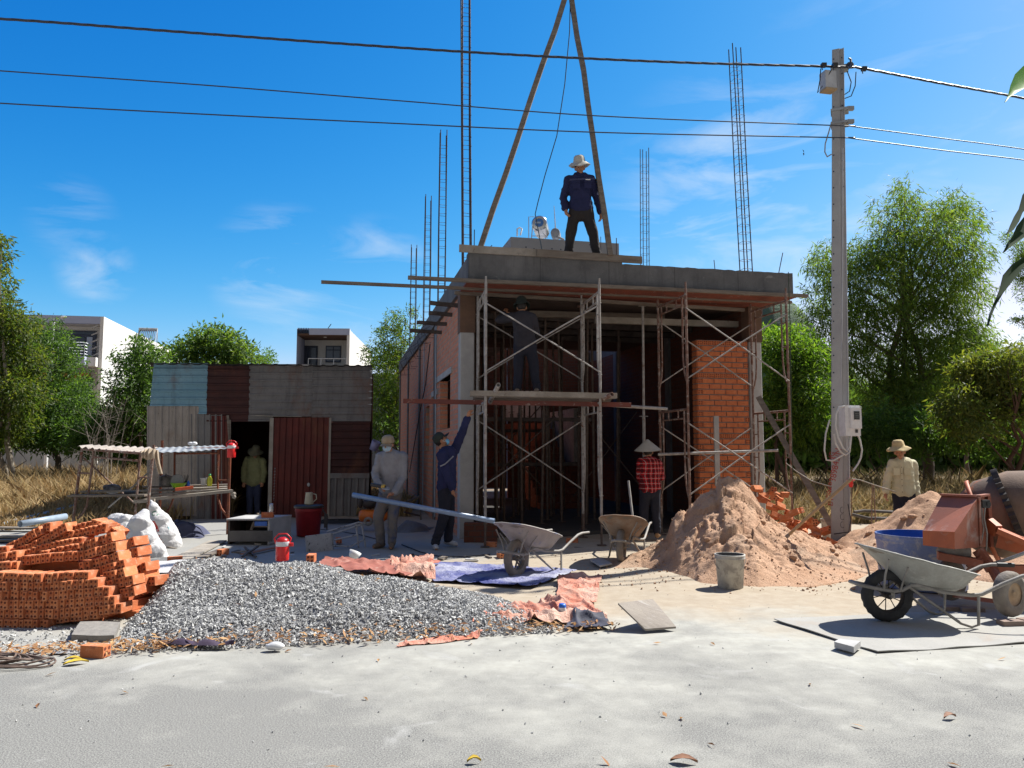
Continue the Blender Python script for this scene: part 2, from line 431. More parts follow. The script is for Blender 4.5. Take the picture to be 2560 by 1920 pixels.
# ------------------------------------------------------------------ ground
def ground_mat():
    k = NT('dusty_ground')
    g = k.n("ShaderNodeNewGeometry"); pos = g.outputs["Position"]
    sp = k.n("ShaderNodeSeparateXYZ"); k.l(pos, sp.inputs[0]); X, Y = sp.outputs[0], sp.outputs[1]
    fine = k.noise(120, 5, .8, pos); mid = k.noise(1.1, 6, .62, pos); big = k.noise(.35, 4, .55, pos); med = k.noise(7, 5, .65, pos)
    grit = k.noise(260, 2, .6, pos)
    # worn asphalt: grey binder and paler chips
    asp = k.mix(k.ramp(fine, .44, .57), (.115,.114,.108), (.295,.289,.266))
    asp = k.mix(k.ramp(grit, .60, .72), asp, (.075,.074,.072))
    dust = k.mix(k.ramp(med, .35, .65), (.40,.392,.35), (.335,.326,.29))
    dust = k.mix(k.ramp(fine, .56, .70), dust, (.235,.226,.207))
    sand = k.mix(k.ramp(med, .35, .65), (.37,.315,.243), (.32,.263,.196))
    sand = k.mix(k.ramp(fine, .60, .75), sand, (.21,.16,.118))
    dirt = k.mix(k.ramp(med, .3, .7), (.25,.19,.135), (.18,.135,.095))
    # cement dust lies thick on the far half of the road, thin near the camera
    a = k.math('MULTIPLY_ADD', Y, .26, -1.30)                       # 0 near y=3.8 -> .6 at y=6
    a = k.math('ADD', a, k.math('MULTIPLY_ADD', mid, 1.5, -.72))
    a = k.math('ADD', a, k.math('MULTIPLY_ADD', X, .05, .02)); a = k.math('ADD', a, k.math('MULTIPLY_ADD', big, 2.2, -1.05))
    a = k.math('ADD', a, k.math('MULTIPLY_ADD', fine, .5, -.25))
    a = k.math('ADD', a, k.math('MULTIPLY_ADD', k.noise(3.4, 5, .7, pos), 1.0, -.5))
    c = k.mix(k.ramp(a, -.25, .55), asp, dust)
    tr_ = k.noise(1.0, 5, .6, k.map((.22, 2.6, 1), src=pos)); c = k.mix(k.math('MULTIPLY', k.ramp(tr_, .50, .72), .22), c, (.19,.185,.175))      # tyre-worn streaks along the road
    sp_ = k.noise(2.3, 3, .5, pos, .8); c = k.mix(k.math('MULTIPLY', k.ramp(sp_, .64, .74), .6), c, (.40,.395,.375))              # spilt cement
    ck = k.n('ShaderNodeTexVoronoi', feature='DISTANCE_TO_EDGE'); ck.inputs['Scale'].default_value = .55; wv = k.n('ShaderNodeVectorMath', operation='ADD'); k.l(pos, wv.inputs[0]); nc = k.n('ShaderNodeTexNoise'); nc.inputs['Scale'].default_value = 3; k.l(pos, nc.inputs['Vector']); k.l(nc.outputs['Color'], wv.inputs[1]); k.l(wv.outputs[0], ck.inputs['Vector'])
    c = k.mix(k.math('MULTIPLY', k.ramp(ck.outputs[0], .004, .001), .12), c, (.10,.095,.09))
    # sand spreads out of the yard onto the road
    s = k.math('MULTIPLY_ADD', Y, .62, -3.95)
    s = k.math('ADD', s, k.math('MULTIPLY_ADD', mid, 1.7, -.85))
    s = k.math('ADD', s, k.math('MULTIPLY_ADD', big, 1.4, -.7))
    c = k.mix(k.ramp(s, .0, .75), c, sand)
    # grey cement spots in the yard in front of the shed and the house
    e = k.math('SUBTRACT', k.math('MULTIPLY_ADD', X, -.33, .05), k.math('ABSOLUTE', k.math('MULTIPLY_ADD', Y, .22, -2.55)))
    e = k.math('ADD', e, k.math('MULTIPLY_ADD', mid, 1.6, -.6))
    c = k.mix(k.ramp(e, .0, .6), c, (.27,.265,.25))
    # open field beyond
    f = k.math('ADD', k.math('MULTIPLY_ADD', Y, .25, -4.3), k.math('MULTIPLY_ADD', mid, 2.0, -1.0))
    c = k.mix(k.ramp(f, 0, 1), c, dirt)
    k.base(c); k.set(.95, 0, .2)
    h = k.math('ADD', k.math('MULTIPLY', fine, .5), k.math('ADD', k.math('MULTIPLY', grit, .25), k.math('MULTIPLY', med, .8)))
    k.bump(h, .22, .012)
    return k.m
M['ground'] = ground_mat()
def gh(x, y):
    """ground height: flat road, yard very slightly uneven"""
    if y < 6.0 or y > 40 or abs(x) > 20: return 0.0
    w = min(1, (y - 6.0) / 1.0) * min(1, (40 - y) / 10)
    return w * (.035 * fbm(x, y, 3, .55, 3) + .012 * fbm(x, y, 9, 2.6, 3))
def axis_pts(segs):
    r = []
    for a, b, st in segs:
        n = max(1, int(round((b - a) / st))); r += [a + (b - a) * i / n for i in range(n)]
    return r + [segs[-1][1]]
gx = axis_pts([(-900,-100,200),(-100,-20,16),(-20,-8,.8),(-8,9,.085),(9,20,.8),(20,100,16),(100,900,200)])
gy = axis_pts([(6.02,14,.085),(14,22,.4),(22,60,3),(60,200,20),(200,2500,230)])
b = MB(); b.v = [(x, y, gh(x, y)) for y in gy for x in gx]
nx = len(gx)
b.f = [(j*nx+i, j*nx+i+1, (j+1)*nx+i+1, (j+1)*nx+i) for j in range(len(gy)-1) for i in range(nx-1)]
b.sm = [True]*len(b.f); b.mi = [0]*len(b.f)
structure('ground', b, M['ground'])
b = MB(); b.grid(lambda u, v: Vector((-900 + 1800*u, -60 + 66.02*v, 0)), 30, 8, False)
structure('road', b, M['ground'])

# far hill seen over the bushes at the right
b = MB()
def hill(u, v):
    x = 60 + 560*u; y = 640 + 260*v
    h = 128*math.exp(-((x-252)/62)**2) + 60*math.exp(-((x-370)/150)**2)
    h *= math.sin(PI*min(1, v*1.0))**.7
    return Vector((x, y, -2 + h*(1+.10*fbm(x, y, 0, .02, 3)) + 3*fbm(x, y, 0, .09, 2)))
b.grid(hill, 90, 26)
structure('hill', b, mat('wooded_hill', (.10,.15,.09), (.07,.105,.075), .05, .95, bump=.8, bscale=.35, bdist=3))
# ------------------------------------------------------------------ unfinished house
HA = R(12.5); HO = Vector((-.722, 12.5, 0))
HUx, HVx = Vector((math.cos(HA), math.sin(HA), 0)), Vector((-math.sin(HA), math.cos(HA), 0))
def H(u, v, z=0.0): return HO + HUx*u + HVx*v + Vector((0,0,z))
def hloc(p): q = Vector(p) - HO; return Vector((q.dot(HUx), q.dot(HVx), p[2]))
def HV(sx, sy, v):
    d = ray(sx, sy); c = Vector((0,0,CAM_H)); t = (v - (c-HO).dot(HVx)) / d.dot(HVx); return hloc(c + d*t)
def HUp(sx, sy, u):
    d = ray(sx, sy); c = Vector((0,0,CAM_H)); t = (u - (c-HO).dot(HUx)) / d.dot(HUx); return hloc(c + d*t)
HW, ZB, ZT = 5.98, 4.32, 4.75
kc = NT('cast_beam_concrete'); c_ = kc.mix(kc.ramp(kc.noise(2.0, 6, .65), .35, .65), (.16,.158,.16), (.10,.10,.103)); c_ = kc.mix(kc.math('MULTIPLY', kc.ramp(kc.noise(6, 5, .7, kc.map((1,1,.12))), .52, .70), .6), c_, (.07,.07,.072))
c_ = kc.mix(kc.math('MULTIPLY', kc.ramp(kc.noise(5, 6, .75, None, .7), .62, .70), .7), c_, (.27,.265,.26)); wvz = kc.n('ShaderNodeSeparateXYZ'); kc.l(kc.co.outputs['Object'], wvz.inputs[0]); c_ = kc.mix(kc.math('MULTIPLY', kc.math('LESS_THAN', kc.math('FRACT', kc.math('MULTIPLY', wvz.outputs[0], .82)), .012), .55), c_, (.05,.05,.05))
kc.base(c_); kc.set(.92, 0, .2); kc.bump(kc.noise(40, 5, .7), .5, .012); M['beam'] = kc.m

def brick_wall_mat(name, c1, c2, mort, plane='yz', scale=1.0, bw=.2, bh=.1, ms=.009, rough_mix=None):
    k = NT(name); sp = k.n("ShaderNodeSeparateXYZ"); k.l(k.co.outputs["Object"], sp.inputs[0])
    cb = k.n("ShaderNodeCombineXYZ"); k.l(sp.outputs[{'x':0,'y':1}[plane[0]]], cb.inputs[0]); k.l(sp.outputs[2], cb.inputs[1])
    wob = k.noise(5, 3); wv = k.n("ShaderNodeVectorMath", operation='ADD'); k.l(cb.outputs[0], wv.inputs[0])
    wc = k.n("ShaderNodeCombineXYZ"); ws = k.math('MULTIPLY_ADD', wob, .03, -.015); k.l(ws, wc.inputs[0]); k.l(ws, wc.inputs[1]); k.l(wc.outputs[0], wv.inputs[1])
    t = k.n("ShaderNodeTexBrick"); k.l(wv.outputs[0], t.inputs[0])
    t.inputs["Color1"].default_value = (*c1, 1); t.inputs["Color2"].default_value = (*c2, 1); t.inputs["Mortar"].default_value = (*mort, 1)
    t.inputs["Scale"].default_value = scale; t.inputs["Brick Width"].default_value = bw; t.inputs["Row Height"].default_value = bh
    t.inputs["Mortar Size"].default_value = ms; t.inputs["Mortar Smooth"].default_value = .25
    col = t.outputs[0]
    col = k.mix(k.ramp(k.noise(2.3, 5, .65), .54, .74), col, mort)          # smears of mortar
    col = k.mix(k.ramp(k.noise(40, 3), .3, .7), col, k.mix(.3, col, (.1,.06,.05)))
    k.base(col); k.set(.93, 0, .2)
    inv = k.math('SUBTRACT', 1.0, t.outputs[1]); k.bump(k.math('ADD', inv, k.math('MULTIPLY', k.noise(40, 4), .4)), .7, .012)
    return k.m
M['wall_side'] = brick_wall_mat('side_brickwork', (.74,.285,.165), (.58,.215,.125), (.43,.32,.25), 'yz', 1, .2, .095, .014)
M['wall_dark'] = brick_wall_mat('inner_brickwork', (.15,.05,.03), (.11,.04,.026), (.09,.065,.055), 'yz', 1, .2, .095)  # inner brick coloured dark to carry the room's deep shade
M['wall_back'] = brick_wall_mat('rear_brickwork', (.15,.05,.03), (.11,.04,.026), (.09,.065,.055), 'xz', 1, .2, .095)  # same darkened brick for the rear, interior shade in its colour

house = thing('unfinished_house', HO, 'unfinished brick and concrete house with bare rebar standing up from its roof slab', 'house', rz=HA)
def hp(name, mb, m, parent=None, label=None): return part(name, mb, m, parent or house, label, True)

def rough_top(u0, u1, v0, v1, z0, z1, n=46, amp=.014):
    """cast concrete bar with a ragged top edge"""
    b = MB(); vs = []
    for i in range(n + 1):
        u = u0 + (u1-u0)*i/n; j = amp*fbm(u*4, v0, 0, 2.2, 3)
        vs += [Vector((u,v0,z0)), Vector((u,v1,z0)), Vector((u,v1,z1+j)), Vector((u,v0,z1+j))]
    fs = [(0,1,2,3), (4*n+3,4*n+2,4*n+1,4*n)]
    for i in range(n):
        for q in range(4):
            p = (q+1) % 4; fs.append((4*i+q, 4*(i+1)+q, 4*(i+1)+p, 4*i+p))
    b.add(vs, fs); return b
uj = HV(1555, 660, 0)[0]
hp('front_beam', rough_top(0, uj, -.012, .2, ZB, ZT+.035), M['beam'])
hp('front_beam', rough_top(uj+.004, HW, 0, .2, ZB, ZT-.02), M['beam'], label='lower stretch of the front beam')
SL = 8.2
b = MB(); b.box(((HW)/2, (.2+SL)/2, 4.53), (HW-.5, SL-.2, .2)); hp('roof_slab', b, M['conc'])
b = MB(); b.box((1.4, 9.6, 4.53), (2.2, 2.7, .2)); hp('roof_slab', b, M['conc'])
for u0 in (.0, HW-.25):
    b = MB(); b.box((u0+.125, (.2+15.6)/2+.002, (ZB+ZT)/2-.01), (.25, 15.4, ZT-ZB-.03)); hp('side_beam', b, M['conc'])
for v0 in (8.0, 11.06, 15.35):
    b = MB(); b.box((HW/2, v0+.1, 4.5), (HW-.5, .2, .36)); hp('cross_beam', b, M['conc'])
cols_v = [.95, 4.7, 8.3, 11.9, 15.3]
for i, v in enumerate(cols_v):
    for u0 in (.02, 5.62):
        b = MB(); b.beam((u0+.125, v+.125, -.1), (u0+.125, v+.125, ZB-.002), .25, .25, Vector((0,1,0)), bev=.012)
        hp('column', b, M['conc_light'] if i == 0 else M['conc'])
# side walls with openings
def wall(name, u0, u1, v0, v1, z0, z1, holes, m, label=None):
    vs = sorted({v0, v1} | {h[0] for h in holes} | {h[1] for h in holes}); zs = sorted({z0, z1} | {h[2] for h in holes} | {h[3] for h in holes})
    b = MB()
    for i in range(len(vs)-1):
        run = None
        for j in range(len(zs)-1):
            cv, cz = (vs[i]+vs[i+1])/2, (zs[j]+zs[j+1])/2
            solid = not any(h[0] < cv < h[1] and h[2] < cz < h[3] for h in holes)
            if solid and run is None: run = zs[j]
            if run is not None and (not solid or j == len(zs)-2):
                top = zs[j+1] if solid else zs[j]
                b.box(((u0+u1)/2, (vs[i]+vs[i+1])/2, (run+top)/2), (u1-u0, vs[i+1]-vs[i], top-run)); run = None
    return hp(name, b, m, label=label)
w1a, w1b = HUp(1128, 1000, .08), HUp(1103, 960, .08)
w2a, w2b = HUp(1084, 1000, .08), HUp(1065, 1000, .08)
wz0, wz1 = 1.0, 2.55
wall('brick_wall', .06, .22, 1.2, 4.7, -.1, ZB-.004, [(w1a[0] if 0 else w1a[1], w1b[1], 1.95, 3.0), (w2a[1], min(w2b[1], 4.5), 1.75, 2.75)], M['wall_side'])
wall('brick_wall', .06, .22, 4.95, 8.3, -.1, ZB-.004, [(6.1, 6.9, 1.5, 2.6)], M['wall_side'])
wall('brick_wall', .06, .22, 8.55, 11.9, -.1, ZB-.004, [], M['wall_side'])
wall('brick_wall', .06, .22, 12.15, 15.3, -.1, ZB-.004, [], M['wall_side'])
for a, c in ((1.2,4.7),(4.95,8.3),(8.55,11.9),(12.15,15.3)):
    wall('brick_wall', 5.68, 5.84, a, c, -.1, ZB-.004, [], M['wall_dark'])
b = MB(); b.box((.13, (w1a[1]+w1b[1])/2+.3, 3.06), (.2, w1b[1]-w1a[1]+1.2, .12)); hp('lintel', b, M['conc_light'])
b = MB(); b.box((.13, (w2a[1]+min(w2b[1],4.5))/2, 2.81), (.2, 1.2, .12)); hp('lintel', b, M['conc_light'])
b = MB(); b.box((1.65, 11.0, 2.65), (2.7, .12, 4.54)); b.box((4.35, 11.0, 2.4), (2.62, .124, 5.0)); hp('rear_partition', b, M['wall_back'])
b = MB(); b.box((HW/2, 8.2, .03), (5.4, 14.4, .09)); hp('floor_slab', b, mat('shade_dark_floor', (.075,.07,.066), (.05,.048,.046), 1.5, .95, bump=.3))  # floor coloured near black, the interior's shade put into it
# brick pier right of the opening: every brick proud of its mortar
p0, p1 = HV(1743, 900, 1.0), HV(1871, 900, 1.0); ptop = HV(1800, 851, 1.0)[2]
pu0, pu1 = p0[0], 5.615
b = MB()
b.m = 2; b.box(((pu0+pu1)/2, 1.11, ptop/2), (pu1-pu0-.012, .2, ptop)); b.m = 0
rowh = .104; nrow = int(ptop/rowh)
def brick_face(u0, u1, z, hole):
    h = .083; d = .012; j = [random.uniform(-.004,.004) for _ in range(4)]
    b.m = 0; b.box(((u0+u1)/2 + j[0]*.5, 1.01 - d/2 + j[1]*.6, z), (u1-u0, .03, h), Matrix.Rotation(j[2]*1.2, 3, 'Y'))
    if hole:
        b.m = 1
        for du in (-.022, .022):
            for dz in (-.02, .02): b.disc(((u0+u1)/2+du, 1.01-d/2-.0165+j[1]*.6, z+dz), .0135, Vector((0,-1,0)), 8)
        b.m = 0
for r in range(nrow):
    z = ptop - .055 - r*rowh
    if r in (0, 6, 17, 22):
        n = 9; w = (pu1-pu0-.01)/n
        for i in range(n): brick_face(pu0+.004+i*w, pu0+.004+(i+1)*w-.014, z, True)
    else:
        hw = .1; sw = (pu1-pu0-.01-hw)/4
        if r % 2:
            brick_face(pu0+.002, pu0+hw-.012, z, True)
            for i in range(4): brick_face(pu0+hw+i*sw, pu0+hw+(i+1)*sw-.016, z, False)
        else:
            for i in range(4): brick_face(pu0+.002+i*sw, pu0+(i+1)*sw-.014, z, False)
            brick_face(pu1-hw, pu1-.014, z, True)
    # the narrow reveal facing the opening
    b.box((pu0-.001, 1.11, z), (.02, .185, .083))
hp('brick_pier', b, [M['brick'], M['brick_hole'], M['mortar']])
# stair with brick steps, landing wall
b = MB()
c0 = hloc(P(1402, 1180, 19.4)); su = c0[0]
for i in range(13):
    b.box((su, 6.3+.25*i+.6, .05+.175*i+.085), (1.1, 1.25-.002*i, .17))
hp('staircase', b, mat('brick_step', (.25,.09,.055), (.17,.07,.05), 9, .9, c3=(.30,.26,.23), s3=5, bump=.4))
b = MB(); b.box((su+.75, 8.6, 1.9), (.14, 2.4, 1.5)); hp('stair_wall', b, mat('splashed_plaster', (.46,.44,.42), (.33,.31,.29), 6, .9, c3=(.25,.23,.21), s3=11))
b = MB(); b.box((su+.05, 10.6, 2.9), (1.1, .12, .9)); hp('landing_wall', b, bpy.data.materials['splashed_plaster'])

# rebar cages standing on the slab and on the left wall columns (deeper and deeper along the wall)
def cage(p0, p1, w, pitch=.2, nb=4, first=.25, r=.009, ends=None):
    b = MB(); p0, p1 = Vector(p0), Vector(p1); a = (p1-p0); L = a.length
    offs = [(-w/2,-w/2),(w/2,-w/2),(w/2,w/2),(-w/2,w/2)]
    for i, (x, y) in enumerate(offs):
        e = p1 + Vector((x*random.uniform(.9,1.1), y, random.uniform(-.15,.05)))
        b.tube([p0+Vector((x,y,0)), p0.lerp(p1,.5)+Vector((x+random.uniform(-.012,.012),y,0)), e], r, 6)
    t = first
    while t < L - .35:
        q = p0.lerp(p1, t/L); k = [q+Vector((x*1.12,y*1.12,random.uniform(-.01,.01))) for x,y in offs]
        b.tube(k+[k[0]], .0042, 4); t += pitch*random.uniform(.85,1.15)
    return b
def cage_at(v, u, sx0, sx1, sytop, zlow=4.3, w=.19, **k):
    a = HV(sx0, 640, v); t = HV(sx1, sytop, v)
    hp('rebar_cage', cage((a[0], v, zlow), (t[0], v, t[2]), w, **k), M['rebar'])
cage_at(1.08, 0, 1168, 1164, -60, w=.145, r=.013)
cage_at(4.82, 0, 1104, 1109, 326, w=.15, r=.011)
cage_at(8.42, 0, 1067, 1071, 492, w=.16, r=.011)
cage_at(12.0, 0, 1033, 1035, 612, w=.17, r=.011)
cage_at(1.08, 0, 1867, 1836, 112, w=.17, r=.012, pitch=.17)
cage_at(6.5, 0, 1611, 1611, 375, w=.17, r=.011)
cage_at(7.6, 0, 1494, 1492, 590, w=.17, r=.010)
for sx, sy, ex, ey, v in ((1185,640,1186,574,.4),(1541,640,1541,595,.3),(1790,680,1785,650,.3),(1942,685,1957,632,.3),(1205,620,1230,613,.5)):
    a, t = HV(sx, sy+14, v), HV(ex, ey, v); b = MB(); b.tube([(a[0],v,a[2]-.05),(t[0],v,t[2])], .008, 6); hp('starter_bar', b, M['rebar'])
for i in range(16):                                                          # loops of binding wire along the side beam
    b = MB(); v = 5.0 + i*.55; z = 4.2 + random.uniform(-.25,.1)
    b.tube([(-.02, v, z+.25), (-.16-random.uniform(0,.1), v+.1, z+.1), (-.12, v+.2, z-.12), (.05, v+.25, z-.1)], .006, 4); hp('tie_wire', b, M['rebar'])
for sx, r_ in ((1087, .014), (1057, .012)):
    b = MB(); q = HUp(sx, 1000, -.02); b.tube([(-.0, q[1], .1), (-.0, q[1], 4.25)], r_, 8); hp('conduit', b, M['pvc'])
b = MB(); q = HUp(1053, 1300, -.06)[1]; q2 = HUp(1078, 880, -.06)[1]
b.tube([HUp(1024, 1180, -.05), HUp(1048, 1040, -.12), HUp(1064, 960, -.08), HUp(1075, 860, -.05)], .012, 6); hp('hanging_cable', b, M['black'])

# ------------------------------------------------------------------ formwork timbers
def plank(name, pa, pb, w, h, m, label, cat='plank', group=None, seg=6, warp=.004, up=Vector((0,0,1))):
    b = MB(); b.beam(pa, pb, w, h, up, seg, warp); return single(name, b, m, label, cat, group)
def hseg(s0, s1, v, v1=None):
    a, c = HV(*s0, v), HV(*s1, v if v1 is None else v1); return H(*a), H(*c)
GJ = 'formwork timbers under the front beam'
a, c = hseg((1020,694), (2019,740), -.10); plank('formwork_joist', a, c, .07, .055, M['wood'], 'front timber of the three directly under the roof beam, its square end poking out right', 'timber', GJ)
a, c = hseg((803,705), (1978,756), .42); plank('formwork_joist', a, c, .06, .05, M['wood'], 'long thin timber under the roof beam reaching far out to the left over the shed', 'timber', GJ)
a, c = hseg((1136,732), (1860,775), .80); plank('formwork_joist', a, c, .07, .055, M['wood'], 'rear timber under the roof beam, ending at the two columns', 'timber', GJ)
b = MB(); b.box((HW/2+.01, .52, ZB-.028), (HW+.06, 1.12, .025)); o = b
bb = MB(); bb.v = [tuple(H(*p)) for p in b.v]; bb.f, bb.sm, bb.mi = b.f, b.sm, b.mi
single('form_sheet', bb, M['wood_red'], 'red stained formwork sheet lying under the front beam of the house', 'formwork')
for sx0, sx1, sy0, sy1, v in ((1075,1138,757,768,1.5),(1072,1125,782,790,2.3),(1042,1110,806,812,3.1),(1025,1098,826,833,3.9)):
    a = H(*HV(sx0, sy0, v)); q = HV(sx1, sy1, v); c = H(q[0]+.5, v, q[2])
    plank('formwork_bearer', a, c, .09, .065, M['wood_dark'], 'dark short timber poking out of the left side wall under the slab edge', 'timber', 'dark timbers poking out of the side wall')
b = MB(); b.box((.145, 1.075, 3.95), (.275, .285, .72)); bb = MB(); bb.v = [tuple(H(*p)) for p in b.v]; bb.f, bb.sm, bb.mi = b.f, b.sm, b.mi
single('column_formwork', bb, mat('brown_form_board', (.17,.10,.065), (.12,.075,.055), 4, .85, bump=.3), 'brown formwork box around the top of the left front column', 'formwork')
b = MB(); b.box((5.745, 1.075, 3.95), (.275, .285, .72)); bb = MB(); bb.v = [tuple(H(*p)) for p in b.v]; bb.f, bb.sm, bb.mi = b.f, b.sm, b.mi
single('column_formwork', bb, bpy.data.materials['brown_form_board'], 'brown formwork box around the top of the right front column', 'formwork')
# board on edge along the top of the beam
a, c = HV(1148, 620, -.03), HV(1603, 653, -.03)
plank('edge_board', H(a[0],-.03,ZT+.085), H(c[0]*.52,-.03,ZT+.075), .03, .125, M['wood_pale'], 'pale board standing on edge along the left half of the roof beam', 'board', 'edge boards on the roof beam', up=Vector((0,0,1)))
plank('edge_board', H(c[0]*.38,-.065,ZT+.072), H(c[0],-.065,ZT+.05), .03, .125, M['wood'], 'second board on edge on the roof beam, at the standing man’s boots', 'board', 'edge boards on the roof beam')
# interior timbers
a, c = hseg((1322,785), (1660,793), 2.0); plank('ceiling_bearer', a, c, .09, .12, M['wood'], 'square timber bearer under the ceiling behind the man on the platform', 'timber', 'bearers under the ceiling')
a, c = hseg((1487,800), (1862,812), 1.5); plank('ceiling_bearer', a, c, .09, .12, M['wood_pale'], 'pale square timber bearer under the ceiling, running to the right column', 'timber', 'bearers under the ceiling')
for i, v in enumerate((2.6, 3.4, 4.3, 5.2)):
    plank('ceiling_bearer', H(.3, v, 4.2), H(5.6, v, 4.2), .09, .11, M['wood_dark'], 'dark timber bearer deep under the slab', 'timber', 'bearers under the ceiling')
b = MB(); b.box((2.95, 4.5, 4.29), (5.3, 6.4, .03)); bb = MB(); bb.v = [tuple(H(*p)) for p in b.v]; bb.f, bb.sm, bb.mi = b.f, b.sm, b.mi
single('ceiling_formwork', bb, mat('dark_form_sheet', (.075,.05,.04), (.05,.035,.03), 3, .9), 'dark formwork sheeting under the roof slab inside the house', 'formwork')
# steel props inside
pb_ = MB(); pb_.tube([(0,0,0),(0,0,2.2)], .029, 8); pb_.tube([(0,0,2.2),(0,0,4.12)], .023, 8); pb_.lathe([(.04,2.15),(.04,2.24)], 8); pb_.box((0,0,.01), (.12,.12,.012)); pb_.box((0,0,4.125), (.12,.12,.012)); pb_.tube([(-.07,.0,2.28),(.07,0,2.28)], .007, 5)
pme = None
spots = [(1.0,2.2),(1.9,2.5),(2.7,2.2),(1.3,3.1),(2.2,3.3),(.8,3.7),(1.7,4.0),(2.5,4.2),(3.2,3.2),(3.9,3.8),(.9,4.6),(1.5,5.0),(2.1,5.2),(3.0,5.1),(.7,5.5),(1.2,6.0),(1.8,6.3),(2.5,6.2),(3.4,5.9),(4.5,5.0),(4.9,3.4),(1.0,6.9),(1.6,7.2),(.7,7.6),(2.2,7.5),(.6,3.0),(1.45,2.6),(2.3,2.75),(1.05,4.1),(1.95,4.6),(2.75,4.7),(.75,5.1),(1.3,5.5),(2.3,5.8),(2.9,6.6),(3.5,4.6),(4.2,5.8),(1.35,6.6),(2.0,6.8),(.85,6.3),(3.1,3.9)]
for (u0,v0,u1,v1,z0,z1) in ((.6,3.0,2.3,2.9,.6,2.2),(2.4,3.4,.7,3.6,.5,2.3),(.8,5.0,2.6,5.1,.7,2.6),(2.7,4.6,1.0,4.7,.8,2.4),(3.0,4.0,4.6,4.2,.5,2.4),(4.5,3.5,3.1,3.6,.6,2.3)):
    bq_ = MB(); bq_.tube([H(u0,v0,z0), H(u1,v1,z1)], .014, 6); single('prop_brace', bq_, M['prop'], 'dark diagonal brace between the steel props inside the house', 'brace', 'braces between the props')
for z0, v0 in ((2.15,3.2),(2.6,5.0),(1.2,4.3),(2.0,6.6)):
    bq_ = MB(); bq_.beam(H(.4,v0,z0), H(3.2,v0,z0+.02), .05, .08); single('tie_timber', bq_, M['wood_dark'], 'dark horizontal timber tied across the props inside the house', 'timber', 'ties across the props')
for i, (u, v) in enumerate(spots):
    if pme is None: pme = pb_.mesh('shore_prop')
    o = put('shore_prop', pme, M['prop'] if not pme.materials else [], None, H(u + random.uniform(-.08,.08), v, .075))
    o.rotation_euler = (R(random.uniform(-1.2,1.2)), R(random.uniform(-1.2,1.2)), random.uniform(0,3))
    tag(o, 'dark steel prop holding up the slab deep inside the house', 'prop', 'dark steel props inside the house')
# two paler props in the opening
for k, (st, sb, v, lb) in enumerate((((1607,766),(1612,1345),1.0,'pale pitted steel prop behind the woman in the conical hat, with rows of pin holes'), ((1453,800),(1458,1330),1.35,'slim rusty prop right of the scaffold cross brace'))):
    a, c = HV(*st, v), HV(*sb, v); b = MB()
    lo = H(c[0], v, .07); hi = H(a[0], v, 4.22); mid = lo.lerp(hi, .5)
    b.tube([lo, mid], .03, 10); b.tube([mid, hi], .024, 10); b.box(lo, (.14,.14,.012)); b.box(hi, (.14,.14,.012)); b.tube([mid-Vector((.08,0,0)), mid+Vector((.08,0,0))], .008, 6)
    for j in range(10):
        q = lo.lerp(hi, .08+.04*j); b.disc(q+Vector((0,-.0305,0)), .007, Vector((0,-1,0)), 6)
    single('shore_prop', b, M['steel_white'] if k == 0 else M['rust'], lb, 'prop', 'props in the opening')

# ------------------------------------------------------------------ scaffolds
def frame_mb(pf, pb, z0, h, r=.0225):
    """one walk-through frame between a front leg and a back leg"""
    pf, pb = Vector(pf), Vector(pb); d = (pb-pf); d.z = 0; L = d.length; d.normalize()
    def q(p, z, s=0): return Vector((p.x, p.y, z0+z)) + d*s
    b = MB()
    b.tube([q(pf,0), q(pf,h+.10)], r, 10); b.tube([q(pb,0), q(pb,h+.10)], r, 10)
    b.tube([q(pf,h-.02), q(pb,h-.02)], r*.92, 8)
    b.tube([q(pf,h-.17,.15), q(pb,h-.17,-.15)], r*.7, 6)
    for t in (.33, .67):
        m = pf.lerp(pb, t); b.tube([q(m,h-.02), q(m,h-.17)], r*.6, 6)
    for p, s in ((pf, 1), (pb, -1)):
        b.tube([q(p,h-.02,.15*s), q(p,h*.42,.15*s), q(p,h*.30,.12*s), q(p,h*.22,.06*s), q(p,h*.19,0)], r*.7, 7)
        for z in (h*.78, h*.55): b.tube([q(p,z), q(p,z,.15*s)], r*.55, 6)
        b.tube([q(p,h+.04), q(p,h+.20)], r*.75, 8)
        for z in (h*.88, h*.2): b.tube([q(p,z)-Vector((.035,0,0)), q(p,z)+Vector((.035,0,0))], .007, 5)
    return b
def jack_mb(p, z0):
    b = MB(); b.tube([(p[0],p[1],.02),(p[0],p[1],z0+.05)], .017, 8); b.box((p[0],p[1],.012+gh(p[0],p[1])), (.14,.14,.012)); b.tube([(p[0],p[1],z0-.06),(p[0],p[1],z0-.01)], .032, 8)
    return b
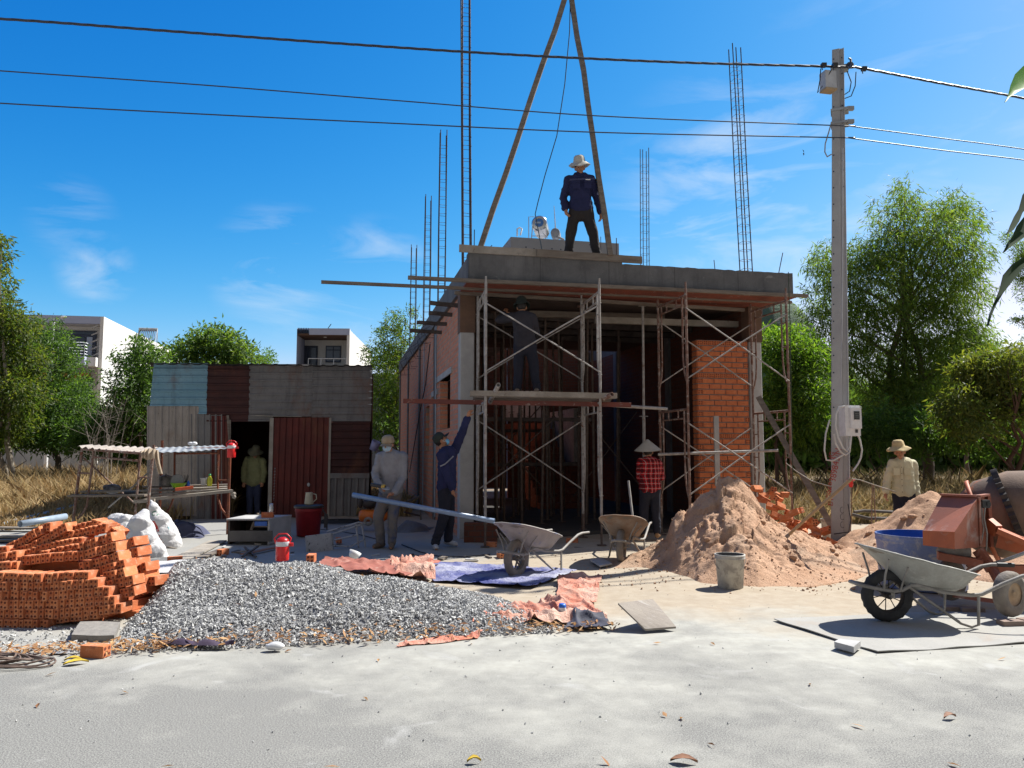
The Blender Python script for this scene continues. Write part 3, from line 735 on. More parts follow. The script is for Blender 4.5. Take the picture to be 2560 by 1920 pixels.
def tower(label, FL, BL, FR, BR, z0, h1, h2, mlo, mhi):
    FL, BL, FR, BR = map(Vector, ((*FL,0),(*BL,0),(*FR,0),(*BR,0)))
    t = thing('scaffold_tower', (FL+BL+FR+BR)/4, label, 'scaffold', 'scaffold towers before the house')
    for f, k in ((FL,BL),(FR,BR)):
        part('scaffold_frame', frame_mb(f, k, z0, h1), mlo, t)
        part('scaffold_frame', frame_mb(f, k, z0+h1+.09, h2), mhi, t)
    for a, c in ((FL,FR),(BL,BR)):
        for zz, h, m in ((z0,h1,M['steel_white']), (z0+h1+.09,h2,M['steel_white'])):
            for s in (0, 1):
                A, B = (a, c) if s == 0 else (c, a); o = Vector((0,-.03+.02*s,0)) if a is FL else Vector((0,.03-.02*s,0))
                if zz == z0 and a is FL and 'left' in label: continue
                b = MB(); b.tube([A+o+Vector((0,0,zz+h*.86)), A.lerp(c if s==0 else a,.5)+o+Vector((0,0,zz+h*.55-.004)), B+o+Vector((0,0,zz+h*.22))], .0125, 7)
                part('cross_brace', b, m, t)
    for p in (FL,BL,FR,BR): part('base_jack', jack_mb(p, z0), M['prop'], t)
    return t
tower('left scaffold tower, with the plank platform and a man standing on it', (-.42,12.2), (-.60,13.38), (1.42,12.35), (1.24,13.55), .42, 1.88, 1.72, M['steel_white'], M['steel_white'])
tower('right scaffold tower of rusty frames before the brick pier, sand at its foot', (2.93,12.8), (2.68,13.95), (4.80,13.3), (4.52,14.4), .38, 1.84, 1.84, M['rust'], M['rust'])
# planks and rails on the left tower
a, c = P(1175, 984, 12.25), P(1540, 990, 12.4)
plank('scaffold_plank', a, c, .2, .085, M['wood_pale'], 'thick cement stained front plank of the platform, where the man stands', 'plank', 'platform planks', 8)
plank('scaffold_plank', a+Vector((.05,.55,.0)), c+Vector((-.02,.55,.0)), .22, .07, M['wood'], 'middle plank of the scaffold platform behind the thick front one', 'plank', 'platform planks')
plank('scaffold_plank', a+Vector((.0,.95,.0)), c+Vector((.02,.95,.0)), .22, .07, M['wood'], 'rear plank of the scaffold platform nearest the house', 'plank', 'platform planks')
a, c = P(1009, 1001, 12.9), P(1578, 1003, 12.42)
plank('formwork_rail', a+Vector((0,0,-.01)), c+Vector((0,0,-.06)), .05, .075, mat('red_primer_timber', (.20,.055,.04), (.13,.045,.035), 3, .7, c3=(.36,.30,.26), s3=7, lo3=.6, hi3=.66, bump=.2), 'dark red rail under the platform, reaching left past the house wall', 'rail')
a, c = P(1515, 1012, 12.55), P(1668, 1022, 12.75)
b = MB(); b.tube([a+Vector((-.4,0,.02)), c], .027, 10); single('scaffold_pipe', b, M['steel_white'], 'pale horizontal pipe running right from the platform to the second tower', 'pipe')
b = MB(); b.pipe(P(1225,1005,12.6), P(1246,962,11.95), .036); single('scaffold_pipe', b, M['steel_white'], 'short open tube sticking up over the left end of the platform', 'pipe')
b = MB(); b.pipe(P(1480,1010,12.75), P(1530,986,12.1), .036); single('scaffold_pipe', b, M['rust'], 'short rusty open tube lying across the right end of the platform', 'pipe')
b = MB(); b.tube([P(1645,1136,13.2), P(1945,1126,13.1)], .024, 10); single('scaffold_pipe', b, M['steel_white'], 'long pale pipe tied level with the conical hat, crossing the brick pier', 'pipe')
b = MB(); b.beam(P(1790,1040,14.2), P(1794,1215,14.2), .05, .09, Vector((1,0,0))); single('timber_stud', b, M['conc_light'], 'upright pale grey timber leaning on the brick pier', 'timber')
plank('leaning_plank', P(1896,992,13.9), P(2082,1322,12.6), .03, .095, M['wood'], 'grey brown plank leaning on the right scaffold frame beside the power pole', 'plank', up=Vector((1,0,.6)))
b = MB(); b.tube([P(1971,680,13.2), P(1975,800,13.05), P(1978,1000,12.95), P(1982,1180,12.9), P(1984,1260,12.85)], .008, 5); single('hanging_rope', b, plain('dark_green_rope', (.06,.08,.05), .9), 'thin dark rope hanging from the right end of the roof beam', 'rope')

# ------------------------------------------------------------------ hoist legs on the roof, rope
apex = P(1427, -55, 13.6)
b = MB(); b.beam(P(1200, 622, 13.05), apex+Vector((.12,0,.28)), .09, .10, Vector((0,1,0)), 8, .012); b2 = b
t = thing('pole_hoist', H(1.6,.6,ZT), 'tall frame of two rough poles leaning together above the roof slab', 'hoist')
part('pole', b, M['wood'], t)
b = MB(); b.beam(P(1526, 640, 12.95), apex+Vector((-.05,.10,.25)), .085, .10, Vector((0,1,0)), 8, .014); part('pole', b, M['wood'], t)
b = MB(); b.tube([apex+Vector((0,.05,-.1)), P(1424,80,13.62), P(1412,210,13.65), P(1392,340,13.7), P(1362,440,13.8), P(1345,505,13.9), P(1338,535,14.0), H(2.0,2.2,ZT-.1)], .009, 6)
single('hoist_rope', b, plain('blue_black_rope', (.03,.06,.09), .8), 'thin dark line curving down from the top of the two leaning poles', 'rope')
# ------------------------------------------------------------------ gravel pile
def smooth01(t): t = max(0.0, min(1.0, t)); return t*t*(3-2*t)
def gravel_h(x, y):
    # ridge runs left-right, a long tail to the right
    h = 0
    for cx, cy, rx, ry, hh in ((-3.0,7.75,1.35,1.7,.45),(-2.2,7.6,1.5,1.5,.42),(-1.4,7.3,1.5,1.35,.33),(-.7,6.95,1.15,1.0,.19),(-2.4,6.7,1.5,.85,.20)):
        d = math.hypot((x-cx)/rx, (y-cy)/ry)
        if d < 1: h = max(h, hh*(1-d)**1.0*1.12 if d > .25 else hh*(1-.25)*1.12*(1 - .25*(d/.25)**2*0 ))
    if h <= 0: return -.03
    h *= max(0, min(1, (y - (6.0 + .20*(x+2.15)))/.35)) * max(0, min(1, (x + 3.26 + .36*(y-6.6))/.34))
    if h <= 0: return -.03
    return h + .03*fbm(x, y, 2, 1.6, 3)*min(1, h*8) + .0
b = MB(); b.grid(lambda u, v: Vector((-4.7+5.3*u, 5.85+3.75*v, max(-.03, gravel_h(-4.7+5.3*u, 5.85+3.75*v)-.012))), 106, 76)
M['gravel_core'] = mat('gravel_bed', (.30,.30,.31), (.12,.12,.125), 60, .9, bump=.8, bscale=70)
gp = structure('gravel_pile', b, M['gravel_core'], 'stuff', 'long heap of grey crushed stone spread along the road edge', 'gravel')
def gravel_mat():
    k = NT('crushed_stone'); g = k.n("ShaderNodeNewGeometry"); rp = k.n("ShaderNodeValToRGB"); e = rp.color_ramp.elements
    e[0].color = (.25,.25,.25,1); e[1].color = (.66,.655,.635,1); q = e.new(.35); q.color = (.41,.41,.405,1); q = e.new(.7); q.color = (.51,.505,.49,1)
    k.l(g.outputs["Random Per Island"], rp.inputs[0])
    k.base(k.mix(k.ramp(k.noise(90, 3), .3, .7), rp.outputs[0], k.mix(.35, rp.outputs[0], (.12,.12,.12)))); k.set(.9, 0, .25); return k.m
def stones(n, fx, size, seed):
    r = np.random.default_rng(seed)
    base = np.array([(1,0,0),(-1,0,0),(0,1,0),(0,-1,0),(0,0,1),(0,0,-1)], float)
    fc = np.array([(0,2,4),(2,1,4),(1,3,4),(3,0,4),(2,0,5),(1,2,5),(3,1,5),(0,3,5)])
    cen = np.array(fx(n, r)); n = len(cen)
    s = (.45 + 1.0*r.random(n)**2.2 + .35*(r.random(n) < .06)) * size * 1.12
    V = base[None] * r.uniform(.55, 1.25, (n, 6, 1)) + r.normal(0, .22, (n, 6, 3))
    q = r.normal(size=(n, 4)); q /= np.linalg.norm(q, axis=1)[:, None]
    w, x, y, z = q.T
    Rm = np.stack([np.stack([1-2*(y*y+z*z), 2*(x*y-z*w), 2*(x*z+y*w)], -1), np.stack([2*(x*y+z*w), 1-2*(x*x+z*z), 2*(y*z-x*w)], -1), np.stack([2*(x*z-y*w), 2*(y*z+x*w), 1-2*(x*x+y*y)], -1)], 1)
    V = np.einsum('nij,nkj->nki', Rm, V * np.array([1, .8, .55])) * s[:, None, None] + cen[:, None, :]
    Fa = (fc[None] + 6*np.arange(n)[:, None, None]).reshape(-1, 3)
    return np_mesh('stones', V.reshape(-1, 3), Fa)
def edge_y(x): return 6.04 + .03*math.sin(x*1.9) + .20*(x+2.15)
def gravel_pts(n, r):
    out = []
    while len(out) < n:
        x, y = r.uniform(-4.7, .55), r.uniform(5.9, 9.5); h = gravel_h(x, y)
        if h > -.02: out.append((x, y, h + r.uniform(-.006, .012)))
        elif r.random() < .10 and edge_y(x) < y < 7.2: out.append((x, y, .006+gh(x, y)))
    return out
M['stone'] = gravel_mat()
o = put('gravel_stones', stones(44000, gravel_pts, .0138, 3), M['stone'])
o.parent = gp; tag(o, kind='stuff')
# ------------------------------------------------------------------ sand heaps
def sand_mat():
    k = NT('damp_sand'); f = k.noise(70, 5, .7); m = k.noise(3.2, 5, .6)
    c = k.mix(k.ramp(m, .35, .68), (.52,.335,.225), (.43,.26,.165)); c = k.mix(k.ramp(f, .5, .8), c, (.25,.135,.085))
    c = k.mix(k.ramp(k.noise(1.3, 4), .52, .7), c, (.42,.30,.215))
    k.base(c); k.set(.95, 0, .15); k.bump(k.math('ADD', f, k.math('MULTIPLY', k.noise(16, 5, .7), 1.6)), .8, .02); return k.m
M['sand'] = sand_mat()
def heap(name, x0, x1, y0, y1, hf, nx, ny, label):
    b = MB(); b.grid(lambda u, v: Vector((x0+(x1-x0)*u, y0+(y1-y0)*v, hf(x0+(x1-x0)*u, y0+(y1-y0)*v))), nx, ny)
    rq = random.Random(len(label))
    for i in range(190):                                    # clods half sunk in the slope
        x, y = rq.uniform(x0, x1), rq.uniform(y0, y1); h = hf(x, y)
        if h < .05: continue
        r = .014 + .05*rq.random()**4; k0 = len(b.v); b.ell((x, y, h + r*.1), (r*rq.uniform(.8,1.4), r, r*.75), Matrix.Rotation(rq.uniform(0,3),3,'Z'), 9, 7)
        for j in range(k0, len(b.v)): q = Vector(b.v[j]); n_ = 1 + .9*n3(q.x*17, q.y*17, q.z*17); b.v[j] = tuple(Vector((x,y,h)) + (q-Vector((x,y,h)))*n_)
    return single(name, b, M['sand'], label, 'sand heap', None)
SIL = [(1500,1420),(1560,1398),(1620,1372),(1664,1350),(1678,1304),(1712,1290),(1748,1248),(1772,1230),(1786,1233),(1793,1206),(1815,1197),(1850,1212),(1875,1240),(1890,1265),(1910,1290),(1945,1310),(1985,1330),(2030,1348),(2060,1362),(2100,1384),(2160,1412),(2220,1430)]
BASE = [(1500,1420),(1580,1415),(1660,1440),(1720,1462),(1850,1474),(1980,1466),(2080,1450),(2160,1430),(2220,1430)]
YR = 10.4
def interp(T, s):
    if s <= T[0][0] or s >= T[-1][0]: return None
    for (a, p), (c, q) in zip(T, T[1:]):
        if a <= s <= c: return p + (q-p)*(s-a)/(c-a)
SILH = [(s, P(s, y, YR).z) for s, y in SIL]; BASEY = [(s, G(s, y).y) for s, y in BASE]
def cellrand(p):
    q = mnoise.voronoi(p)[1][0]; return (math.sin(q.x*127.1 + q.y*311.7 + q.z*74.7)*43758.5453) % 1
def sand1(x, y):
    yy = max(8.0, min(12.5, y)); s = 1280 + F*x/(YR*1.0)*(.35 + .65*YR/yy); H_ = interp(SILH, s)
    g0 = gh(x, y) - .03
    if H_ is None or H_ <= 0: return g0
    yf = interp(BASEY, s) or 9.0
    t = (YR - y)/max(.3, YR - yf) if y < YR else (y - YR)/(.5 + .9*H_)
    if t >= 1: return g0
    h = H_*((1-t)**1.05 if y < YR else (1-t*t))
    e = min(1, h*5)*min(1, (1-t)*4)
    cr = cellrand(Vector((x*2.6 + .5*fbm(x,y,1,2,2), y*2.6, 1.0))); cr2 = cellrand(Vector((x*6.5, y*6.5, 4.0)))
    up = max(0, min(1, (h-.15)*2.2))
    h += e*((.17*(cr-.62))*up*(1 if y < YR else .3) + .045*(cr2-.5)*(.4+.6*up) + .05*fbm(x, y, 1, 1.6, 3) + .03*fbm(x, y, 5, 6, 3) + .014*fbm(x, y, 8, 18, 2))
    return max(h, g0)
heap('sand_heap', 1.15, 5.6, 8.4, 11.9, sand1, 300, 240, 'tall crumbling heap of reddish sand in front of the brick pier')
def sand2(x, y):
    h = 0
    for cx, cy, rx, ry, hh in ((5.95,11.0,1.5,1.5,.92),(6.9,11.0,1.6,1.5,.85),(7.2,9.7,1.9,1.4,.5),(5.2,10.6,1.1,1.1,.35)):
        d = math.hypot((x-cx)/rx, (y-cy)/ry)
        if d < 1: h = max(h, hh*(1-d)**.95)
    if h <= 0: return gh(x,y)-.03
    e = min(1, h*4); h += e*(.08*fbm(x, y, 4, 1.8, 3) + .03*fbm(x, y, 1, 6, 3) + .012*fbm(x, y, 1, 18, 2))
    return max(h, gh(x,y)-.03)
heap('sand_heap', 4.2, 9.2, 8.2, 12.6, sand2, 160, 130, 'lower heap of reddish sand behind the blue drum and the mixer')
# sand clods lying round the heaps, little stones and grit on the road
def clod_pts(n, r):
    out = []
    while len(out) < n:
        x, y = r.normal(3.0, 1.1), r.normal(9.7, .7)
        if y > 8.2: out.append((x, y, max(sand1(x, y), gh(x, y)) + .004))
    return out
o = put('sand_clods', stones(900, clod_pts, .016, 8), M['sand']); tag(o, 'crumbs of reddish sand scattered round the tall heap', 'sand', None, 'stuff')
def grit_pts(n, r):
    return [(x, y, .004 + gh(x, y)) for x, y in zip(r.uniform(-5, 6, n), 3.4 + 8*r.random(n)**1.3)]
o = put('road_grit', stones(900, grit_pts, .0065, 5), M['stone']); tag(o, 'loose grit and small stones strewn over the road', 'grit', None, 'stuff')
# dry fallen leaves
def leaves_mesh(pts, r, L=.06, W=.02):
    n = len(pts); pts = np.array(pts); a = r.uniform(0, 2*PI, n); L = L*r.uniform(.6,1.5,n); W = W*r.uniform(.6,1.4,n)
    d = np.stack([np.cos(a), np.sin(a), r.normal(0,.25,n)], 1); s = np.stack([-np.sin(a), np.cos(a), r.normal(0,.3,n)], 1)
    up = np.array([0,0,1.0])
    V = np.stack([pts-d*L[:,None]/2, pts+s*W[:,None]/2+up*.008, pts+d*L[:,None]/2+up*r.uniform(0,.02,n)[:,None], pts-s*W[:,None]/2+up*.008], 1)
    Fq = np.arange(n*4).reshape(n, 4); return np_mesh('leaves', V.reshape(-1,3), Fq)
M['dry_leaf'] = leaf_mat('dry_leaf', [(.22,.10,.045),(.42,.24,.10),(.52,.33,.16),(.33,.15,.06)], .2, .7, (1.3,1.1,.9))
r_ = np.random.default_rng(21); pts = []
def edge_y(x): return 6.04 + .03*math.sin(x*1.9) + .20*(x+2.15)
for i in range(1900):
    x = r_.uniform(-5.2, 0.9); y = edge_y(x) + r_.normal(0, .075) + .03 + (.18*r_.random() if x < -3 else 0)
    if r_.random() < (.95 if x < -2.6 else .35): pts.append((x, y, .015 + max(gh(x,y), gravel_h(x,y)+.01, 0) + .035*r_.random()))
for i in range(90): 
    x, y = r_.uniform(-4.5,.5), r_.uniform(6.3,8.6)
    if gravel_h(x,y) > 0: pts.append((x, y, gravel_h(x,y)+.015))
for i in range(26): pts.append((r_.uniform(-4,5), r_.uniform(3.6,6.2), .008))
o = put('leaf_litter', leaves_mesh(pts, r_), M['dry_leaf']); tag(o, 'dry brown leaves drifted along the road edge below the gravel', 'leaves', None, 'stuff')
def leaf_thing(sx, sy, ang, L, m, label):
    g = G(sx, sy, .006); b = MB(); d = Vector((math.cos(ang), math.sin(ang), 0)); s = Vector((-d.y, d.x, 0))
    prof = [(0,.0),(.2,.16),(.45,.24),(.7,.17),(1,0)]; vs = []
    for t, w in prof:
        q = g + d*(t-.5)*L + Vector((0,0,.02*math.sin(t*3))) ; vs += [q - s*w*L + Vector((0,0,.012)), q, q + s*w*L + Vector((0,0,.012))]
    fs = []
    for i in range(4):
        for j in range(2): fs.append((3*i+j, 3*i+3+j, 3*i+4+j, 3*i+1+j))
    b.add(vs, fs, True); single('fallen_leaf', b, m, label, 'leaf')
yl = mat('yellow_leaf', (.62,.45,.05), (.5,.33,.04), 20, .6); bl = mat('brown_leaf', (.20,.09,.05), (.3,.15,.08), 20, .7)
leaf_thing(190, 1660, .5, .16, yl, 'yellow leaf lying alone on the road below the gravel'); leaf_thing(182, 1652, .2, .12, yl, 'small curled yellow leaf beside the coil of steel rods')
leaf_thing(1710, 1906, -.2, .13, bl, 'dark brown leaf on the road at the bottom edge'); leaf_thing(1185, 1906, .1, .07, yl, 'tiny yellow leaf on the road at the bottom edge')
leaf_thing(2375, 1796, .3, .09, bl, 'small pale brown leaf on the bare road at the right')

# ------------------------------------------------------------------ bricks
def brick_mesh(w, h, L, holes, r):
    """brick with its long axis along +y, cored end faces at -y and +y"""
    b = MB(); e = .0025
    def ring(y, k): return [Vector((-w/2+k, y, -h/2+k)), Vector((w/2-k, y, -h/2+k)), Vector((w/2-k, y, h/2-k)), Vector((-w/2+k, y, h/2-k))]
    vs = ring(0, e) + ring(e, 0) + ring(L-e, 0) + ring(L, e); fs = [(0,1,2,3), (12,15,14,13)]
    for i in range(3):
        for j in range(4): fs.append((i*4+j, i*4+4+j, i*4+4+(j+1)%4, i*4+(j+1)%4))
    b.add(vs, fs)
    b.m = 1
    for hx, hz in holes:
        for y, ax in ((-.0006, -1), (L+.0006, 1)):
            b.disc((hx, y, hz), r, Vector((0, ax, 0)), 8)
    return b.mesh('clay_brick')
BM = [M['brick'], M['brick_hole']]
kb = NT('stacked_brick'); oi = kb.n("ShaderNodeObjectInfo"); tone = kb.mix(oi.outputs["Random"], (.64,.235,.10), (.47,.135,.055))
tone = kb.mix(kb.ramp(kb.noise(16, 5, .7), .50, .70), tone, (.66,.34,.21)); tone = kb.mix(kb.ramp(kb.noise(9, 4, .6), .60, .72), tone, (.34,.11,.06)); tone = kb.mix(kb.ramp(kb.noise(120, 3), .35, .75), tone, kb.mix(.3, tone, (.2,.07,.04)))
kb.base(tone); kb.set(.92, 0, .2); kb.bump(kb.noise(120, 4), .4, .004); M['brick_stack'] = kb.m
BM = [M['brick_stack'], M['brick_hole']]
b2h = brick_mesh(.042, .082, .18, [(0,-.02),(0,.02)], .0105)
b4h = brick_mesh(.085, .085, .19, [(-.021,-.021),(.021,-.021),(-.021,.021),(.021,.021)], .013)
for q in (b2h, b4h):
    for k in BM: q.materials.append(k)
def brick(me, loc, rz=0, ry=0, rx=0, label=None, group=None):
    o = link(bpy.data.objects.new('clay_brick', me)); o.location = loc
    o.rotation_euler = (Matrix.Rotation(rz, 4, 'Z') @ Matrix.Rotation(ry, 4, 'Y') @ Matrix.Rotation(rx, 4, 'X')).to_euler()
    return tag(o, label, 'brick', group)
SB, SGp = 'orange two-hole clay brick stacked in the big heap at the left edge', 'bricks in the big stack'
def Z3(zx, zy): return zx/3.456, 1230 + zy/3.456
n_stack = 0
def row(poly, y, tilt=0.0, step=.0435, rz=-.10, jit=.012, me=None):
    """bricks side by side along a polyline given on the picture at depth y; each turned to lie on the row below"""
    global n_stack
    pts = [P(*Z3(*p), y) for p in poly]; d = 0.0
    seg = [(pts[i], pts[i+1], (pts[i+1]-pts[i]).length) for i in range(len(pts)-1)]; tot = sum(s[2] for s in seg)
    t = step/2
    while t < tot:
        q = t
        for a, c, L in seg:
            if q <= L: break
            q -= L
        p = a.lerp(c, min(1, q/L)); ang = -math.atan2(c.z-a.z, c.x-a.x)
        jz = random.uniform(-jit, jit)
        brick(me or b2h, p + Vector((0, random.gauss(0,.013), jz*.3 + .006*math.sin(p.x*7+y*40))), rz + random.uniform(-.05,.05), ang*.9 + tilt + random.gauss(0,.035), random.gauss(0,.02), SB, SGp)
        n_stack += 1; t += step
# front tier, bottom row first
for (xa, ya, xb, yb, y) in ((-60,1150,420,1140,6.76),(420,1100,900,1050,6.80),(-60,1066,1050,1015,6.775),(-60,983,990,945,6.785),(-60,900,940,868,6.80),(-60,818,870,800,6.81),(-60,736,740,740,6.825),(-60,705,650,672,6.84)):
    if ya == 705: continue
    row([(xa,ya),((xa+xb)/2,(ya+yb)/2+6),(xb,yb)], y)
row([(760,745),(755,745)], 6.94)
# right flank, rows bending down to the right
row([(140,600),(450,575),(700,545),(1000,465)], 7.06, rz=-.16)
row([(680,480),(820,440),(940,400)], 7.12, rz=-.2)
row([(700,650),(880,600),(1030,545)], 7.03, rz=-.16)
row([(790,705),(960,655),(1060,620)], 6.99, rz=-.16)
row([(880,745),(1010,715),(1095,690)], 6.95, rz=-.16)
row([(900,815),(1030,790),(1140,765)], 6.92, rz=-.16); row([(1030,890),(1155,860)], 6.9, rz=-.16)
for p, q in (((1085,455),(1150,425)),((1070,545),(1185,515)),((1110,625),(1205,590)),((1140,690),(1240,655)),((1170,755),(1260,720)),((1185,800),(1350,770)),((1200,860),(1290,835)),((1090,940),(1145,920))):
    row([p, q], 7.22, rz=-.3, tilt=.08)
# upper tier leaning over
row([(60,490),(190,420),(330,335)], 7.36, tilt=-.05); row([(330,335),(440,300)], 7.42, tilt=.25)
row([(60,545),(250,490),(420,390),(560,300)], 7.30, tilt=.15); row([(430,385),(560,350),(720,300),(800,275)], 7.40, tilt=.35)
row([(800,270),(930,320),(1000,375)], 7.42, tilt=.0); row([(280,470),(430,430),(580,385),(760,345),(900,310)], 7.34, tilt=.42)
row([(190,555),(340,500),(520,460),(700,425)], 7.24, tilt=.38); row([(300,560),(480,520),(660,490)], 7.16, tilt=.35)
row([(-60,655),(130,635)], 7.0); row([(-60,585),(140,555)], 7.12, tilt=.05); row([(-60,520),(70,500)], 7.24, tilt=.0)
for i in range(6):   # hollow-looking gaps filled by bricks lying flat on top
    pass
# what carries the outer bricks: the rest of the stack, hidden behind them
b = MB()
for i in range(6): b.box((-4.25-.01*i, 7.28+.03*i, .042+.082*i), (1.3-.08*i, .62-.03*i, .08), Matrix.Rotation(-.1, 3, 'Z'))
for i in range(4): b.box((-4.25, 7.74+.02*i, .042+.15*i), (1.3-.28*i, .42-.06*i, .146), Matrix.Rotation(-.15, 3, 'Z'))
for i in range(5): b.box((-3.62+.01*i, 7.32, .03+.085*i), (.62-.11*i, .4, .08), Matrix.Rotation(-.25, 3, 'Z'))
single('brick_stack_core', b, M['brick'], 'rest of the orange brick heap, hidden behind its outer bricks', 'bricks', None, 'stuff')
# single bricks lying about
def lone(sx, sy, z, rz, label, me=b4h, ry=0, rx=0):
    g = G(sx, sy, z); brick(me, Vector((g.x, g.y, z)), rz, ry, rx, label)
lone(210, 1625, .045, -1.75, 'single orange brick lying in the dry leaves at the road edge')
lone(775, 1398, .30, .1, 'orange four-hole brick standing end on at the back of the gravel')
lone(862, 1438, .20, 1.0, 'orange brick lying flat on top of the gravel by the tarpaulin', me=brick_mesh(.09,.045,.2,[(-.02,0),(.02,0)],.011))
bpy.data.objects[-1] if False else None
for me_ in bpy.data.meshes:
    if me_.name.startswith('clay_brick') and not me_.materials:
        for k in BM: me_.materials.append(k)
lone(548, 1382, .045, -.2, 'half hidden brick on the ground at the foot of the concrete table'); lone(418, 1400, .04, -1.2, 'orange brick on the boards beside the printed sack')
lone(1258, 1392, .03, .3, 'small dusty brick piece behind the middle wheelbarrow'); lone(1240, 1362, .04, 1.2, 'dusty red brick at the left foot of the scaffold tower')
lone(1445, 1352, .05, 1.4, 'dusty brick lying behind the middle scaffold leg'); lone(848, 1352, .05, .3, 'brick standing in the fallen metal frame')
M['brick_dusty'] = mat('dusty_paving_brick', (.30,.22,.18), (.22,.165,.14), 6, .95, bump=.4)
bdm = brick_mesh(.10, .06, .2, [], .01); bdm.materials.append(M['brick_dusty']); bdm.materials.append(M['brick_hole'])
for i, (sx, sy, rz, z) in enumerate(((2500,1560,-1.5,.03),(2552,1556,-1.3,.03),(2355,1524,-1.45,.03),(2400,1526,-1.7,.03))):
    lone(sx, sy, z, rz, me=bdm, label= ['flat dusty paving brick wedged before the mixer’s near wheel','second dusty brick under the near wheel of the mixer','dark flat brick under the far wheel of the mixer','dark brick beside the far wheel of the mixer'][i])
# tumbled bricks behind the sand heap
rb = random.Random(5)
for i in range(64):
    t = rb.random(); p = P(1915 + 135*t, 1225 + 90*t, 12.6 - .9*t) + Vector((rb.gauss(0,.10), rb.gauss(0,.22), 0))
    z = max(.05, (.85*(1-t)+.15)*rb.random() + .05)
    brick(b4h if i % 2 else b2h, Vector((p.x, p.y, z)), rb.uniform(0,6.28), rb.uniform(-.7,.7), rb.uniform(-.6,.6), 'orange brick tumbled in the loose pile between the sand heap and the power pole', 'tumbled bricks')
b = MB()
for i in range(26):
    t = rb.random(); p = P(1925+115*t, 1225+90*t, 13.1-.9*t); b.box((p.x+rb.gauss(0,.1), p.y+rb.gauss(0,.15), .04+.45*(1-t)*rb.random()), (.18,.09,.085), Matrix.Rotation(rb.uniform(0,3),3,'Z'))
single('brick_rubble', b, M['brick'], 'broken brick at the bottom of the loose pile by the power pole', 'bricks', None, 'stuff')
# ------------------------------------------------------------------ wheelbarrows
def barrow_mat(name, a, c, d): return mat(name, a, c, 5, .75, .15, c3=d, s3=6, lo3=.56, hi3=.68, bump=.25, bscale=55)
M['tub_clean'] = barrow_mat('dusty_zinc_tub', (.40,.40,.37), (.30,.29,.26), (.50,.48,.44))
M['tub_blue'] = barrow_mat('cement_caked_tub', (.42,.38,.35), (.30,.28,.27), (.08,.13,.30))
M['tub_rust'] = barrow_mat('rusty_caked_tub', (.35,.29,.24), (.26,.16,.10), (.30,.12,.05))
M['tub_in'] = barrow_mat('rust_specked_tub_inside', (.27,.235,.20), (.20,.175,.15), (.14,.07,.045))
M['tyre_dark'] = mat('dark_tyre', (.03,.03,.032), (.05,.05,.05), 12, .8, bump=.3)
M['tyre_mud'] = mat('cement_caked_tyre', (.27,.235,.20), (.16,.14,.125), 7, .95, bump=.6, bscale=35)
M['tube'] = mat('dusty_frame_tube', (.33,.31,.285), (.22,.2,.18), 8, .7, .2)
